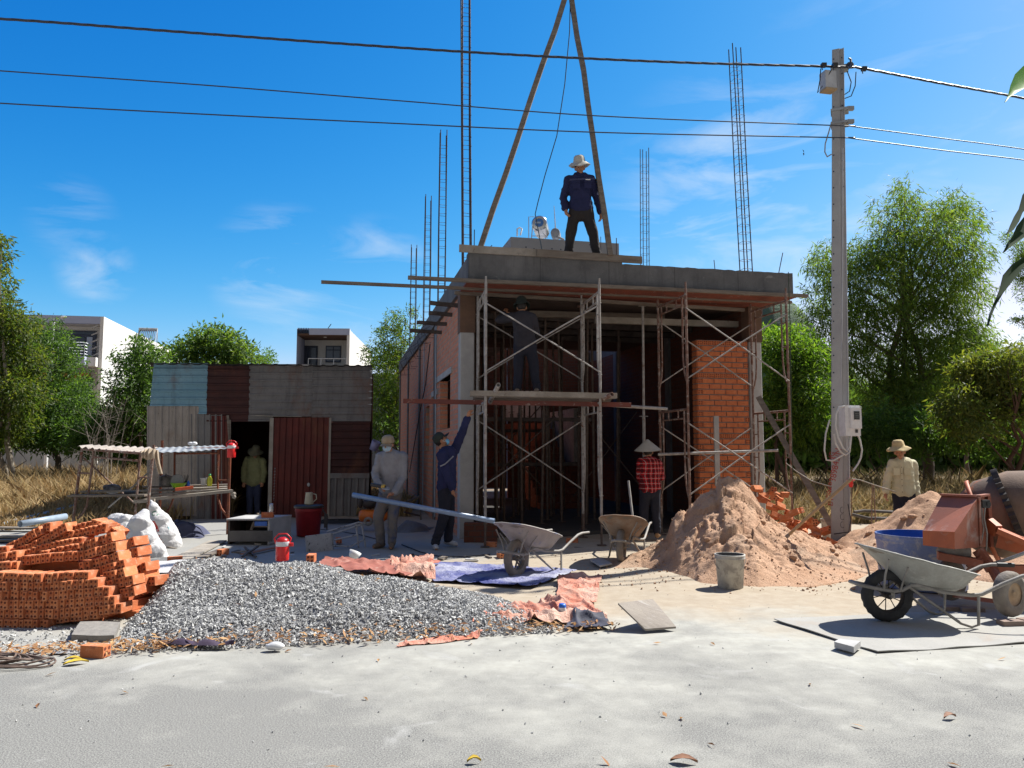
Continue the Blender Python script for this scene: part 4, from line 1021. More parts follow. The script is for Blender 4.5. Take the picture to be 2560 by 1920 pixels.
def wheelbarrow(loc, rz, label, tub, tyre, spokes, grips=True, scale=1.0):
    t = thing('wheelbarrow', loc, label, 'wheelbarrow', 'wheelbarrows on the site', rz)
    # tub: rings from the floor to the rim, front lip high
    def ring(z, xf, xr, w, dzf):
        pts = []
        for i in range(28):
            a = 2*PI*i/28; cx, cy = math.cos(a), math.sin(a); k = (abs(cx)**3.2 + abs(cy)**3.2)**(-1/3.2)
            x = (xf+xr)/2 + (xr-xf)/2*cx*k; y = w*cy*k*(1 - .10*max(0, -cx*k)); f = (xr - x)/(xr - xf)
            pts.append(Vector((x, y, z + dzf*f)))
        return pts
    prof = [ring(.272,.16,.58,.15,.015), ring(.30,.12,.63,.19,.04), ring(.37,-.02,.68,.26,.12), ring(.405,-.16,.72,.305,.215), ring(.42,-.215,.745,.325,.245), ring(.408,-.222,.752,.332,.245)]
    inn = [ring(.412,-.20,.735,.315,.243), ring(.372,-.01,.672,.25,.118), ring(.305,.13,.62,.18,.04), ring(.283,.17,.57,.14,.012)]
    allr = prof + inn; b = MB(); vs = [p + Vector((0,0,.006*n3(p.x*9,p.y*9,p.z*9))) for r in allr for p in r]; fs = []
    for i in range(len(allr)-1):
        for j in range(28): fs.append((i*28+j, i*28+(j+1)%28, (i+1)*28+(j+1)%28, (i+1)*28+j))
    fs += [tuple(reversed(range(28))), tuple(range((len(allr)-1)*28, len(allr)*28))]
    b.add(vs, fs, True); b.mi = [1 if 28*6 <= i < 28*9 or i == len(fs)-1 else 0 for i in range(len(fs))]; part('tub', b, [tub, M['tub_in']], t, local=True)
    fr = MB(); R_ = .224
    loop = [Vector((-.31,0,.33))]
    side = []
    for s in (1, -1):
        pts = [(-.30,0,.335),(-.295,.06*s,.332),(-.27,.085*s,.325),(-.15,.10*s,.30),(0,.11*s,.275),(.07,.12*s,.285),(.14,.14*s,.33),(.20,.16*s,.335),(.36,.20*s,.285),(.60,.235*s,.262),(.68,.245*s,.27),(.86,.265*s,.36),(1.02,.275*s,.425),(1.12,.28*s,.44),(1.30,.285*s,.435)]
        fr.tube(pts, .0165, 8)
        fr.tube([(-.08,.105*s,.29),(-.085,.15*s,.42),(-.09,.23*s,.56)], .010, 6)
        fr.tube([(.12,.13*s,.32),(.50,.235*s,.03),(.58,.25*s,.005),(.64,.25*s,.02),(.66,.238*s,.27)], .0125, 7)
        fr.tube([(.05,.13*s,.28),(.06,.18*s,.40),(.05,.27*s,.5)], .008, 5)
    fr.tube([(0,-.115,.224),(0,.115,.224)], .012, 8); fr.tube([(.60,-.235,.262),(.60,.235,.262)], .011, 6); fr.tube([(.30,-.19,.3),(.30,.19,.3)], .011, 6)
    for s in (1,-1): fr.box((0,.1*s,.25), (.03,.008,.07))
    part('frame', fr, M['tube'], t, local=True)
    if grips:
        for s in (1, -1):
            b = MB(); b.tube([(1.17,.282*s,.44),(1.33,.286*s,.434)], .021, 10); part('grip', b, M['black'], t, local=True)
    w = MB(); Y = Vector((0,1,0))
    tr = .052 if spokes else .062
    for i in range(40):
        pass
    w.lathe([(R_-.085,-.035),(R_-.045,-.048),(R_-.012,-.036),(R_,-.012),(R_,.012),(R_-.012,.036),(R_-.045,.048),(R_-.085,.035),(R_-.085,-.035)], 44, (0,0,R_), Y, wob=lambda i,t_: (0, .004*(1 if int(t_*22/PI) % 2 else -1) if i in (2,3,4,5) else 0))
    wo_ = part('wheel', w, tyre, t, local=True)
    rm = MB(); rm.lathe([(R_-.072,-.022),(R_-.083,-.026),(R_-.094,-.02),(R_-.094,.02),(R_-.083,.026),(R_-.072,.022)], 36, (0,0,R_), Y)
    rm.tube([(0,-.05,R_),(0,.05,R_)], .03, 12)
    for i in range(10 if spokes else 6):
        a = 2*PI*i/(10 if spokes else 6)+.2; s = .02*(1 if i % 2 else -1)
        rm.tube([(.025*math.cos(a), s, R_+.025*math.sin(a)), ((R_-.09)*math.cos(a), s*.4, R_+(R_-.09)*math.sin(a))], .0045 if spokes else .012, 5)
    part('rim', rm, mat('wheel_rim_'+('dark' if spokes else 'caked'), (.06,.05,.045) if spokes else (.24,.21,.18), None, 9, .8, .2), wo_, local=True)
    return t
def axis_rz(dx, dy): return math.atan2(dy, dx)
wheelbarrow((3.27, 6.84, .028), R(1.5), 'clean grey wheelbarrow with a spoked wheel and black grips standing at the road edge', M['tub_clean'], M['tyre_dark'], True)
wheelbarrow((.05, 9.36, .0), axis_rz(.56, .83), 'cement caked wheelbarrow with blue stains standing on the tarpaulin', M['tub_blue'], M['tyre_mud'], False, False)
wheelbarrow((1.47, 10.5, .0), axis_rz(.33, 1.2), 'rusty brown wheelbarrow facing the camera with a shovel handle standing in it', M['tub_rust'], M['tyre_mud'], False, False)
q0, q1 = P(1582, 1296, 10.95), P(1571, 1202, 11.2)
t = thing('shovel', q0, 'grey shovel standing in the rusty wheelbarrow, only its handle showing', 'shovel'); b = MB(); b.tube([q0, q1], .017, 8); part('handle', b, M['tube'], t)
b = MB(); b.box(q0-Vector((0,0,.06)), (.18,.02,.12)); part('blade', b, M['tube'], t)

# ------------------------------------------------------------------ concrete mixer
mx = thing('concrete_mixer', (5.0, 7.6, 0), 'orange concrete mixer with a fat drum and a sloping motor hood at the right edge', 'mixer')
M['mix_red'] = mat('faded_red_paint', (.36,.115,.065), (.27,.10,.065), 4, .65, .05, c3=(.42,.34,.30), s3=3.5, lo3=.55, hi3=.75, bump=.2)
M['mix_orange'] = mat('orange_paint', (.48,.125,.045), (.36,.10,.045), 5, .6, .05, c3=(.33,.20,.14), s3=6, lo3=.6, hi3=.74, bump=.15)
M['mix_drum'] = mat('cement_caked_drum', (.23,.15,.105), (.12,.08,.06), 3, .85, c3=(.36,.11,.045), s3=1.8, lo3=.54, hi3=.62, bump=.4)
M['grease'] = mat('greasy_iron', (.04,.036,.034), (.09,.07,.06), 8, .6, .4)
def m3(zx, zy, y): return P(1960+zx/3.0717, 1100+zy/3.0717, y)
# hood turned so that its sloping face and orange lip look towards the road on the left
F1b, F2b, B2b = m3(1070,808,7.62), m3(1310,838,7.18), m3(1572,820,7.62); zb = .55
F1t, F2t = m3(1068,695,7.62), m3(1310,705,7.18); T1, T2, T3 = m3(1208,428,7.86), m3(1490,440,7.50), m3(1548,430,7.66)
B1b = F1b + (B2b - F2b); B1t = T1 + (T3 - T2); 
b = MB(); b.add([F1b,F2b,B2b,B1b,F1t,F2t,T1,T2,T3,B1t], [(0,1,5,4),(4,5,7,6),(1,2,8,7,5),(2,3,9,8),(3,0,4,6,9),(6,7,8,9),(0,3,2,1)]); part('motor_hood', b, M['mix_red'], mx)
n_ = (F2b-F1b).cross(Vector((0,0,1))).normalized(); n_ = n_ if n_.y < 0 else -n_
b = MB(); b.add([F1b+n_*.004,F2b+n_*.004,F2t+n_*.004,F1t+n_*.004, F1b,F2b,F2t,F1t], [(0,1,2,3),(3,2,6,7),(1,5,6,2),(0,3,7,4)]); part('hood_lip', b, M['mix_orange'], mx)
b = MB(); b.beam(T1+Vector((0,0,.012)), T2+Vector((0,0,.012)), .05, .02); b.beam(T2+Vector((0,0,.012)), T3+Vector((.02,0,.012)), .05, .02); b.beam(T2+Vector((.0,-.012,0)), m3(1505,815,7.50), .035, .02, Vector((1,0,0))); b.beam(T3+Vector((.01,-.02,0)), B2b+Vector((.01,-.02,.0)), .05, .03, Vector((1,0,0))); part('hood_rim', b, M['mix_red'], mx)
b = MB(); q = m3(1540,490,7.52); b.box(q, (.075,.06,.075)); b.box(q+Vector((.02,-.035,0)), (.035,.012,.035)); part('switch_box', b, M['black_plastic'], mx)
b = MB(); b.tube([m3(x,y,7.5) for x,y in ((1520,520),(1522,620),(1535,680),(1520,760),(1510,815))], .007, 6); b.tube([m3(x,y,7.48) for x,y in ((1545,520),(1535,600),(1560,720),(1555,830),(1530,920),(1480,990),(1440,1020))], .007, 6); part('power_cable', b, M['tube'], mx)
hx0, hx1 = F1b.x, B2b.x
dc = Vector((5.16, 8.02, .86)); da = Vector((.80,-.50,.30)).normalized()
b = MB()
def dwob(i, t): return (0, 0)
b.lathe([(.02,-.52),(.20,-.50),(.30,-.42),(.41,-.22),(.415,-.02)], 40, dc, da); b.lathe([(.415,-.02),(.425,.10),(.36,.34),(.24,.56),(.235,.60),(.22,.60),(.225,.55),(.34,.33),(.40,.10)], 40, dc, da)
drum = part('drum', b, M['mix_drum'], mx)
b = MB(); n = 84; vs = []
a_, s_, u_ = frame_from(da, Vector((0,1,0)))
for j in range(n):
    t = 2*PI*j/n
    for k, (r1, z1) in enumerate(((.42,-.035),(.455 if j % 2 else .478,-.035),(.455 if j % 2 else .478,.025),(.42,.025))):
        vs.append(dc + a_*z1 + (s_*math.cos(t)+u_*math.sin(t))*r1)
b.add(vs, [(4*j+k, 4*((j+1)%n)+k, 4*((j+1)%n)+k+1, 4*j+k+1) for j in range(n) for k in range(3)])
part('gear_ring', b, M['grease'], drum)
b = MB(); b.lathe([(.423,-.30),(.435,-.30),(.435,-.26),(.423,-.26)], 40, dc, da); part('drum_band', b, M['mix_orange'], drum)
b = MB(); b.beam(m3(1490,845,7.5), m3(1600,1000,7.4), .07, .09); b.beam(m3(1600,990,7.4), m3(1735,1235,6.99), .06, .08); b.beam(m3(1560,900,7.45), m3(1430,1000,7.5), .06, .10); b.beam(m3(1450,985,7.5), m3(1290,1180,7.62), .05, .07)
b.beam(m3(1285,1190,7.62), m3(1735,1255,6.99), .035, .035); b.beam(m3(1180,885,7.6), m3(1520,945,7.45), .16, .07); b.beam(m3(1600,1010,7.4), m3(1900,1010,7.35), .09, .12); part('chassis', b, M['mix_red'], mx)
b = MB(); b.beam(m3(1570,640,7.62),m3(1640,700,7.5),.06,.12); b.beam(m3(1640,690,7.5),m3(1900,800,7.35),.30,.05); b.beam(m3(1640,760,7.5),m3(1900,830,7.35),.05,.16); part('drum_yoke', b, M['mix_orange'], mx)
b = MB(); b.tube([m3(1200,860,7.7), m3(1260,850,7.6), m3(1420,850,7.55)], [.05,.085,.085], 14); part('motor', b, M['tube'], mx)
for (x, y, z, lb) in ((m3(1740,1255,6.93).x,6.93,.245,None),(m3(1285,1190,7.66).x,7.66,.25,None)):
    ax = Vector((.45,-.9,0)).normalized(); b = MB()
    b.lathe([(.10,-.045),(.15,-.055),(.185,-.045),(.198,-.02),(.198,.02),(.185,.045),(.15,.055),(.10,.045)], 30, (x,y,z), ax)
    w = part('wheel', b, M['tyre_mud'], mx)
    b = MB(); b.lathe([(.002,.03),(.03,.045),(.035,.03),(.11,.035),(.125,.05)], 24, (x,y,z), ax); b.lathe([(.125,-.05),(.11,-.035),(.002,-.03)], 24, (x,y,z), ax); part('hub', b, mat('hub_plate', (.42,.30,.19), (.3,.2,.13), 8, .8), w)
b = MB(); b.tube([P(2478,1410,7.45), P(2520,1398,7.2), P(2590,1372,6.95)], .016, 8); part('steering_bar', b, M['zinc'], mx)

# ------------------------------------------------------------------ buckets and drums
def pail(name, loc, r0, r1, h, m, label, cat='bucket', wall=.006, rim=.008, inner=None, handle=None):
    t = thing(name, loc, label, cat); b = MB(); c = (0,0,0)
    b.lathe([(.001,.004),(r0-.01,.0),(r0,.006),(r1-.003,h*.86),(r1+rim,h*.88),(r1+rim,h*.90),(r1+.002,h*.915),(r1+rim,h*.95),(r1+rim,h),(r1-wall,h)], 34, c)
    part('shell', b, m, t, local=True)
    b = MB(); b.lathe([(r1-wall,h),(r1-wall,h*.9),(r0-wall,.03),(.001,.028)], 34, c); part('inside', b, inner or m, t, local=True)
    if handle:
        b = MB(); a0 = handle[0]; dv = Vector((math.cos(a0), math.sin(a0), 0)); sv = Vector((-dv.y, dv.x, 0)); pts = []
        for i in range(13):
            q = PI*i/12; pts.append(sv*math.cos(q)*(r1+.012) + dv*math.sin(q)*(r1*.25+.09) + Vector((0,0,h*.87 - math.sin(q)*handle[1])))
        b.tube(pts, .004, 5); part('handle', b, M['tube'], t, local=True)
    return t
M['pail'] = mat('mortar_smeared_pail', (.52,.50,.45), (.36,.34,.31), 7, .75, c3=(.26,.245,.23), s3=9, lo3=.5, hi3=.62, bump=.35)
g = G(1835, 1478); pail('bucket', (g.x, g.y+.13, gh(g.x,g.y)), .135, .157, .365, M['pail'], 'mortar smeared grey bucket standing before the tall sand heap', handle=(-1.9, .14), inner=M['conc'])
g = P(2301, 1330, 8.75); pail('drum', (g.x, 8.75, 0), .44, .46, .58, mat('blue_drum_paint', (.13,.19,.42), (.22,.25,.38), 3, .6, c3=(.42,.40,.38), s3=4, lo3=.52, hi3=.66), 'faded blue open drum behind the mixer’s motor hood', 'drum', inner=mat('blue_drum_inside', (.03,.12,.42), (.02,.08,.3), 4, .5))
g = G(763, 1342); t = pail('drum', (g.x, g.y+.2, 0), .20, .235, .50, mat('dark_red_plastic', (.32,.015,.02), (.24,.012,.015), 5, .5), 'dark red plastic drum with a black lid beside the shed door', 'drum')
b = MB(); b.lathe([(.255,.49),(.262,.50),(.262,.53),(.24,.545),(.001,.55)], 30); part('lid', b, M['black_plastic'], t, local=True)
b = MB(); b.box((.31,0,.26), (.05,.06,.24)); b.tube([(.26,-.1,.48),(.36,-.1,.35),(.36,-.12,.12)], .012, 6); part('tap', b, M['black_plastic'], t, local=True)
jug_loc = t.location + Vector((0,0,.55))
b = MB(); b.lathe([(.001,0),(.075,0),(.08,.02),(.06,.2),(.066,.215),(.058,.215),(.05,.02)], 18, jug_loc); b.tube([jug_loc+Vector((.065,0,.19)), jug_loc+Vector((.125,0,.18)), jug_loc+Vector((.135,0,.1)), jug_loc+Vector((.078,0,.04))], .009, 6)
single('jug', b, plain('cream_plastic', (.5,.47,.36), .4), 'cream plastic jug standing on the black lid of the red drum', 'jug')
def cooler(loc, label, s=1.0, rz=0.0):
    t = thing('water_cooler', loc, label, 'cooler', None, rz); b = MB(); r = .070*s; h = .25*s
    b.lathe([(.001,0),(r*.94,0),(r,.012*s),(r*1.02,h*.6),(r,h*.62)], 24); b.lathe([(r,h*.82),(r*.98,h*.86),(r*.8,h*.93),(r*.45,h),(.001,h*1.02)], 24); part('body', b, M['red_plastic'], t, local=True)
    b = MB(); b.lathe([(r,h*.62),(r*1.03,h*.63),(r*1.03,h*.80),(r,h*.82)], 24); part('band', b, M['white_plastic'], t, local=True)
    b = MB(); b.tube([(-r*1.02,0,h*.72),(-r*1.25,0,h*.95),(-r*.6,0,h*1.14),(r*.6,0,h*1.14),(r*1.25,0,h*.95),(r*1.02,0,h*.72)], .008*s, 6); b.box((r*1.25,-.01,h*.68),(.05*s,.045*s,.035*s)); part('handle', b, M['red_plastic'], t, local=True)
    return t
g = G(702, 1402, .33); cooler((g.x, g.y+.05, .325), 'bright red water cooler with a white band standing on the back of the gravel', 1.0, .2)

# ------------------------------------------------------------------ shovel in the sand
t = thing('shovel', G(1962, 1362, .36), 'shovel stuck in the tall sand heap, its long wooden handle rising to the right', 'shovel')
q0, q1 = P(1955, 1352, 10.0), P(2130, 1196, 9.7)
b = MB(); b.tube([q0, q0.lerp(q1,.5)+Vector((0,0,.006)), q1], [.019,.0215,.022], 10); part('handle', b, M['bamboo'], t)
b = MB(); d = (q1-q0).normalized(); b.tube([q0+d*.12, q0, q0-d*.06], [.024,.024,.02], 10); s = Vector((0,1,0)); 
vs = [q0-d*.04+s*.1, q0-d*.04-s*.1, q0-d*.25-s*.1, q0-d*.32, q0-d*.25+s*.1]; b.add(vs + [v+Vector((.003,0,.003)) for v in vs], [(0,1,2,3,4),(9,8,7,6,5),(0,5,6,1),(1,6,7,2),(2,7,8,3),(3,8,9,4),(4,9,5,0)]); part('blade', b, M['tube'], t)

# ------------------------------------------------------------------ boards and sheets on the ground
def slab_thing(name, corners, th, m, label, cat, n=6, warp=.006):
    A, B_, C_, D = [Vector(c) for c in corners]; b = MB()
    def fn(u, v, dz): 
        p = A.lerp(B_, u).lerp(D.lerp(C_, u), v); return p + Vector((0,0,dz + warp*n3(p.x*3, p.y*3, 1)))
    vs = [fn(i/n, j/n, th) for j in range(n+1) for i in range(n+1)] + [fn(i/n, j/n, 0) for j in range(n+1) for i in range(n+1)]; k = (n+1)**2; fs = []
    for j in range(n):
        for i in range(n):
            a = j*(n+1)+i; fs += [(a,a+1,a+n+2,a+n+1), (k+a,k+a+n+1,k+a+n+2,k+a+1)]
    for i in range(n):
        fs += [(i,k+i,k+i+1,i+1), (n*(n+1)+i+1, k+n*(n+1)+i+1, k+n*(n+1)+i, n*(n+1)+i)]
        a = i*(n+1); fs += [(a+n+1,k+a+n+1,k+a,a), (a+n,k+a+n,k+a+2*n+1,a+2*n+1)]
    b.add(vs, fs); return single(name, b, m, label, cat)
ply = mat('dusty_plywood', (.30,.265,.225), (.25,.215,.185), 4, .9, stretch=(1,5,1), bump=.3, c3=(.34,.315,.285), s3=3)
A, B_, C_, D = G(1545,1512,.20), G(1632,1502,.17), G(1690,1571,.02), G(1613,1577,.02)
slab_thing('plywood_board', (A, D, C_, B_), .016, ply, 'small sheet of plywood propped up at the road edge beyond the orange tarpaulin', 'board', 5, .003)
sheet_m = mat('cement_dusted_sheet', (.37,.36,.335), (.32,.31,.285), 2.2, .95, bump=.25, c3=(.33,.28,.235), s3=2, lo3=.55, hi3=.75)
A, B_, C_, D = G(1935,1548,.022), G(2195,1632,.006), G(2640,1604,.006), G(2640,1520,.022)
slab_thing('ground_sheet', (A, B_, C_, D), .008, sheet_m, 'broad cement dusted board lying flat under the clean wheelbarrow', 'sheet', 14, .012)
slab_thing('stone_chunk', (G(2086,1620,.015), G(2135,1634,.015), G(2152,1618,.02), G(2100,1611,.02)), .045, M['conc_light'], 'pale flat lump of concrete at the front edge of the dusty board', 'rubble', 4, .012)
slab_thing('stone_chunk', (G(178,1604,.0), G(285,1604,.0), G(300,1570,.02), G(200,1570,.02)), .05, mat('flat_grey_stone', (.27,.25,.225), (.2,.185,.17), 20, .95, bump=.6), 'flat grey slab stone half buried before the brick stack', 'rubble', 5, .015)
slab_thing('floor_tile', (G(1475,1402,.03), G(1500,1418,.02), G(1530,1412,.02), G(1505,1398,.03)), .02, M['conc_light'], 'small loose tile between the two caked wheelbarrows', 'tile', 3, .003)
# coil of steel rods at the left road edge
b = MB(); cg = G(-40, 1655, .02)
for i in range(7):
    rx, ry = .52-.055*i, .155-.016*i + .02*random.random(); ox, oy = .03*random.uniform(-1,1), .03*random.uniform(-1,1)
    b.tube([cg + Vector((rx*math.cos(2*PI*j/36)+ox, ry*math.sin(2*PI*j/36)+oy, .012*i*.5 + .01*math.sin(j*.7+i))) for j in range(37)], .007, 6, False)
single('rod_coil', b, mat('rusty_wire', (.10,.075,.065), (.2,.14,.11), 8, .7, .3), 'flat coil of thin steel rod lying on the road at the left edge', 'coil')
b = MB(); a, c = G(395,1612,.02), G(585,1618,.02); b.grid(lambda u, v: a.lerp(c,u)+Vector((0,.0+.11*(v-.5)*(1-abs(2*u-1)**3), .02+.035*math.sin(v*PI)*abs(math.sin(u*9+2)))), 24, 6)
single('cloth_scrap', b, mat('dark_purple_cloth', (.045,.03,.06), (.07,.05,.08), 8, .9), 'crumpled strip of dark purple cloth at the foot of the gravel', 'cloth')
b = MB(); a = G(688,1622,.02); b.ell(a+Vector((0,0,.02)), (.075,.04,.03)); 
for i in range(len(b.v)): b.v[i] = tuple(Vector(b.v[i]) + Vector((.012*n3(*[k*30 for k in b.v[i]]),0,.01*n3(*[k*25 for k in b.v[i]]))))
single('paper_scrap', b, M['white_plastic'], 'crumpled white scrap at the foot of the gravel by the road', 'litter')
b = MB(); a = G(150,1632,.01); b.grid(lambda u, v: a+Vector((.14*(u-.5), .06*(v-.5), .02*abs(n3(u*5,v*5)))), 8, 5); single('plastic_scrap', b, M['zinc'], 'crumpled silvery wrapper beside the coil of rods', 'litter')
g = G(1406, 1552, .02); t = thing('drink_can', (g.x, g.y, .05), 'bright blue dented can standing on the orange tarpaulin', 'can')
b = MB(); b.lathe([(.001,0),(.027,0),(.033,.01),(.033,.10),(.027,.118),(.001,.116)], 18); part('body', b, M['blue_plastic'], t, local=True)
b = MB(); b.lathe([(.0335,.05),(.0337,.052),(.0337,.085),(.0335,.087)], 18); part('label', b, M['white_plastic'], t, local=True)
# ------------------------------------------------------------------ tarpaulins
def tarp_mat(name, c, c2, dustc):
    k = NT(name); col = k.mix(k.ramp(k.noise(4, 5), .35, .65), c, c2); col = k.mix(k.ramp(k.noise(1.7, 4, .6), .40, .66), col, dustc)
    k.base(col); k.set(.55, 0, .4); k.bump(k.math('ADD', k.noise(9, 5, .65, None, 1.2), k.math('MULTIPLY', k.noise(34, 4, .6, None, 1.5), .4)), .9, .03); return k.m
M['tarp_blue'] = tarp_mat('blue_tarpaulin', (.05,.06,.22), (.09,.10,.28), (.38,.385,.46))
M['tarp_orange'] = tarp_mat('orange_tarpaulin', (.52,.17,.10), (.42,.13,.08), (.58,.37,.28))
def tarp(name, quad, nu, nv, hf, m, label, edge=.0):
    A, B_, C_, D = [Vector(c) for c in quad]; b = MB()
    def fn(u, v):
        e = .045*n3(u*2.6, v*2.6, 3)
        p = A.lerp(B_, u).lerp(D.lerp(C_, u), v) + Vector((e*2*(abs(u-.5)*2)**2, e*3*(abs(v-.5)*2)**2, 0))
        wq = .35*n3(p.x, p.y, 4, 1.3); f = n3(p.x*.9+p.y*.5+wq, p.y*3.6-p.x*1.1+wq, 7, 1.0); r1 = max(0, 1-abs(f)*4.2); r2 = max(0, 1-abs(n3(p.x*3.4+p.y*1.2, p.y*.8-wq, 2, 1.5))*5.0)
        return Vector((p.x, p.y, max(gh(p.x,p.y)+.008, p.z + hf(u, v)*(r1**1.6*.8 + r2**2*.42 + .25*(n3(p.x,p.y,5,1.4)+.3)))))
    b.grid(fn, nu, nv)
    bb = len(b.v); b.v += [(x, y, z-.003) for x, y, z in b.v]; b.f += [tuple(reversed([i+bb for i in f])) for f in b.f]; b.sm += b.sm; b.mi += b.mi
    return single(name, b, m, label, 'tarpaulin')
tarp('tarpaulin', (G(1080,1452,.02), G(1335,1466,.02), G(1440,1425,.02), G(1060,1404,.02)), 70, 40, lambda u, v: .03, M['tarp_blue'], 'dusty blue tarpaulin spread on the sand under the caked wheelbarrow')
tarp('tarpaulin', (G(1390,1522,.02), G(1492,1505,.03), G(1500,1438,.03), G(1395,1446,.03)), 46, 46, lambda u, v: .055, M['tarp_orange'], 'orange side of a tarpaulin folded back over the sand right of the gravel')
tarp('tarpaulin', (G(1180,1572,.02), G(1520,1555,.02), G(1470,1505,.05), G(1260,1512,.05)), 90, 50, lambda u, v: .09, M['tarp_orange'], 'crumpled orange tarpaulin at the road edge with the blue can on it')
tarp('tarpaulin', (G(790,1424,.10), G(1010,1440,.06), G(1100,1410,.05), G(810,1400,.1)), 60, 26, lambda u, v: .06, mat('brown_red_tarp', (.36,.12,.085), (.28,.10,.075), 4, .7, c3=(.42,.25,.2), s3=4, bump=.3), 'brownish red tarpaulin bundled up behind the gravel')
tarp('tarpaulin', (G(980,1436,.05), G(1090,1446,.05), G(1078,1400,.08), G(975,1398,.08)), 34, 28, lambda u, v: .10, M['tarp_orange'], 'orange bundle at the left end of the blue tarpaulin')
tarp('tarpaulin', (G(1400,1580,.01), G(1530,1568,.02), G(1495,1535,.06), G(1440,1540,.06)), 26, 18, lambda u, v: .07, mat('navy_tarp_side', (.03,.033,.055), (.05,.05,.08), 5, .7), 'dark blue turned-up corner of tarpaulin at the road edge')
tarp('tarpaulin', (G(985,1622,.0), G(1195,1598,.0), G(1200,1584,.02), G(1000,1608,.02)), 60, 8, lambda u, v: .05, M['tarp_orange'], 'narrow orange strip of tarpaulin showing along the front foot of the gravel')
# ------------------------------------------------------------------ tin shed
SA = R(11.0); SO = G(366, 1299); SU = Vector((math.cos(SA), math.sin(SA), 0)); SN = Vector((math.sin(SA), -math.cos(SA), 0))
def sh(zx, zy, d=0.0):
    """point of the shed front from the enlarged photo (320,850), pushed d metres towards the road"""
    rr = ray(320 + zx/3.456, 850 + zy/3.456); c = Vector((0,0,CAM_H)); t = (SO + SN*d - c).dot(SN)/rr.dot(SN); return c + rr*t
def sheet_mat(name, c, c2, rust=None, lo=.6, hi=.68, s3=5):
    k = NT(name); col = k.mix(k.ramp(k.noise(3, 5), .35, .65), c, c2)
    st = k.noise(5, 6, .7, k.map((1.6,1.6,.22))); col = k.mix(k.math('MULTIPLY', k.ramp(st, .50, .66), .55), col, tuple(x*.45+.01 for x in c))
    if rust: col = k.mix(k.ramp(k.noise(s3, 6, .75, None, .8), lo, hi), col, rust)
    col = k.mix(k.math('MULTIPLY', k.ramp(k.noise(1.4, 6, .7, k.map((1,1,.5))), .55, .72), .7), col, (.17,.075,.04)); col = k.mix(k.math('MULTIPLY', k.ramp(k.noise(38, 3), .66, .70), .8), col, (.06,.035,.03))
    k.base(col); k.set(.72, .1, .3); k.bump(k.noise(9, 4), .25, .02); return k.m
M['tin_blue'] = sheet_mat('faded_blue_tin', (.20,.34,.42), (.16,.30,.38))
M['tin_maroon'] = sheet_mat('dark_rusted_tin', (.075,.027,.024), (.05,.021,.02), (.16,.10,.085), .66, .7, 9)
M['tin_grey'] = sheet_mat('dull_grey_tin', (.20,.19,.185), (.165,.158,.155), (.10,.05,.04), .70, .74, 4)
M['tin_beige'] = sheet_mat('pale_dull_tin', (.34,.30,.265), (.28,.245,.215), (.14,.055,.03), .71, .74, 3)
M['tin_door'] = sheet_mat('rust_red_tin', (.15,.035,.028), (.10,.028,.024), (.30,.24,.22), .69, .73, 4)
def tin(p00, p10, p11, p01, ribs, pitch, amp, off, name, m, parent, local=None, nrm=None):
    """corrugated sheet with corners lower-left, lower-right, upper-right, upper-left"""
    n = nrm or SN; A, B_, C_, D = p00, p10, p11, p01
    L = ((D-A).length + (C_-B_).length)/2 if ribs == 'h' else ((B_-A).length+(C_-D).length)/2
    k = max(6, int(L/pitch*16)); b = MB()
    def prof(s):
        t = (s/pitch) % 1; return 2.0*amp*(1 if t < .14 else (1-(t-.14)/.14 if t < .28 else (0 if t < .86 else (t-.86)/.14)))
    def fn(u, v):
        p = A.lerp(B_, u).lerp(D.lerp(C_, u), v); s = (v if ribs == 'h' else u)*L
        return p + n*(off + prof(s) + .006*n3(p.x*2, p.z*2, off*50))
    if ribs == 'h': b.grid(fn, 6, k, False)
    else: b.grid(fn, k, 6, False)
    return part(name, b, m, parent)
shed = thing('tin_shed', SO, 'patched corrugated tin shed with a dark open doorway left of the unfinished house', 'shed')
def panel(x0, y0, x1, y1, ribs, m, off, pitch=.165, x0b=None, x1b=None, label=None, name='sheet_panel', amp=.016):
    o = tin(sh(x0b if x0b is not None else x0, y1), sh(x1b if x1b is not None else x1, y1), sh(x1, y0), sh(x0, y0), ribs, pitch, amp, off, name, m, shed)
    if label: o["label"] = label
panel(225, 200, 692, 572, 'h', M['tin_blue'], .012, x0b=190, x1b=680, label='pale blue sheet at the top left of the shed'); panel(610, 565, 682, 640, 'h', M['tin_blue'], .008)
panel(690, 225, 1060, 640, 'h', M['tin_maroon'], .006, x0b=672, x1b=1046); panel(680, 600, 1048, 705, 'h', M['tin_maroon'], .003)
panel(1050, 208, 1600, 662, 'h', M['tin_grey'], .014, x0b=1044, x1b=1588, amp=.010); panel(1590, 222, 2108, 702, 'h', M['tin_grey'], .010, x0b=1585, x1b=2100, amp=.010)
panel(1040, 640, 1250, 703, 'h', M['tin_grey'], .005)
panel(168, 570, 614, 1520, 'v', M['tin_beige'], .022, .14, x0b=166, x1b=600, amp=.008, label='tall pale sheet at the left end of the shed')
panel(545, 640, 815, 1560, 'v', M['tin_grey'], .014, .13, amp=.010); panel(725, 655, 866, 1600, 'v', M['tin_door'], .018, .12, x1b=858)
panel(1752, 702, 2095, 1152, 'h', M['tin_maroon'], .012, x1b=2082); panel(1735, 1150, 2085, 1195, 'h', M['tin_grey'], .022, 1.0)
panel(1732, 1190, 2084, 1565, 'v', M['tin_grey'], .010, .16, x0b=1722, x1b=2066)
door = tin(sh(1215,1565,.03), sh(1722,1570,.03), sh(1745,668,.03), sh(1250,672,.03), 'v', .14, .014, 0, 'door', M['tin_door'], shed)
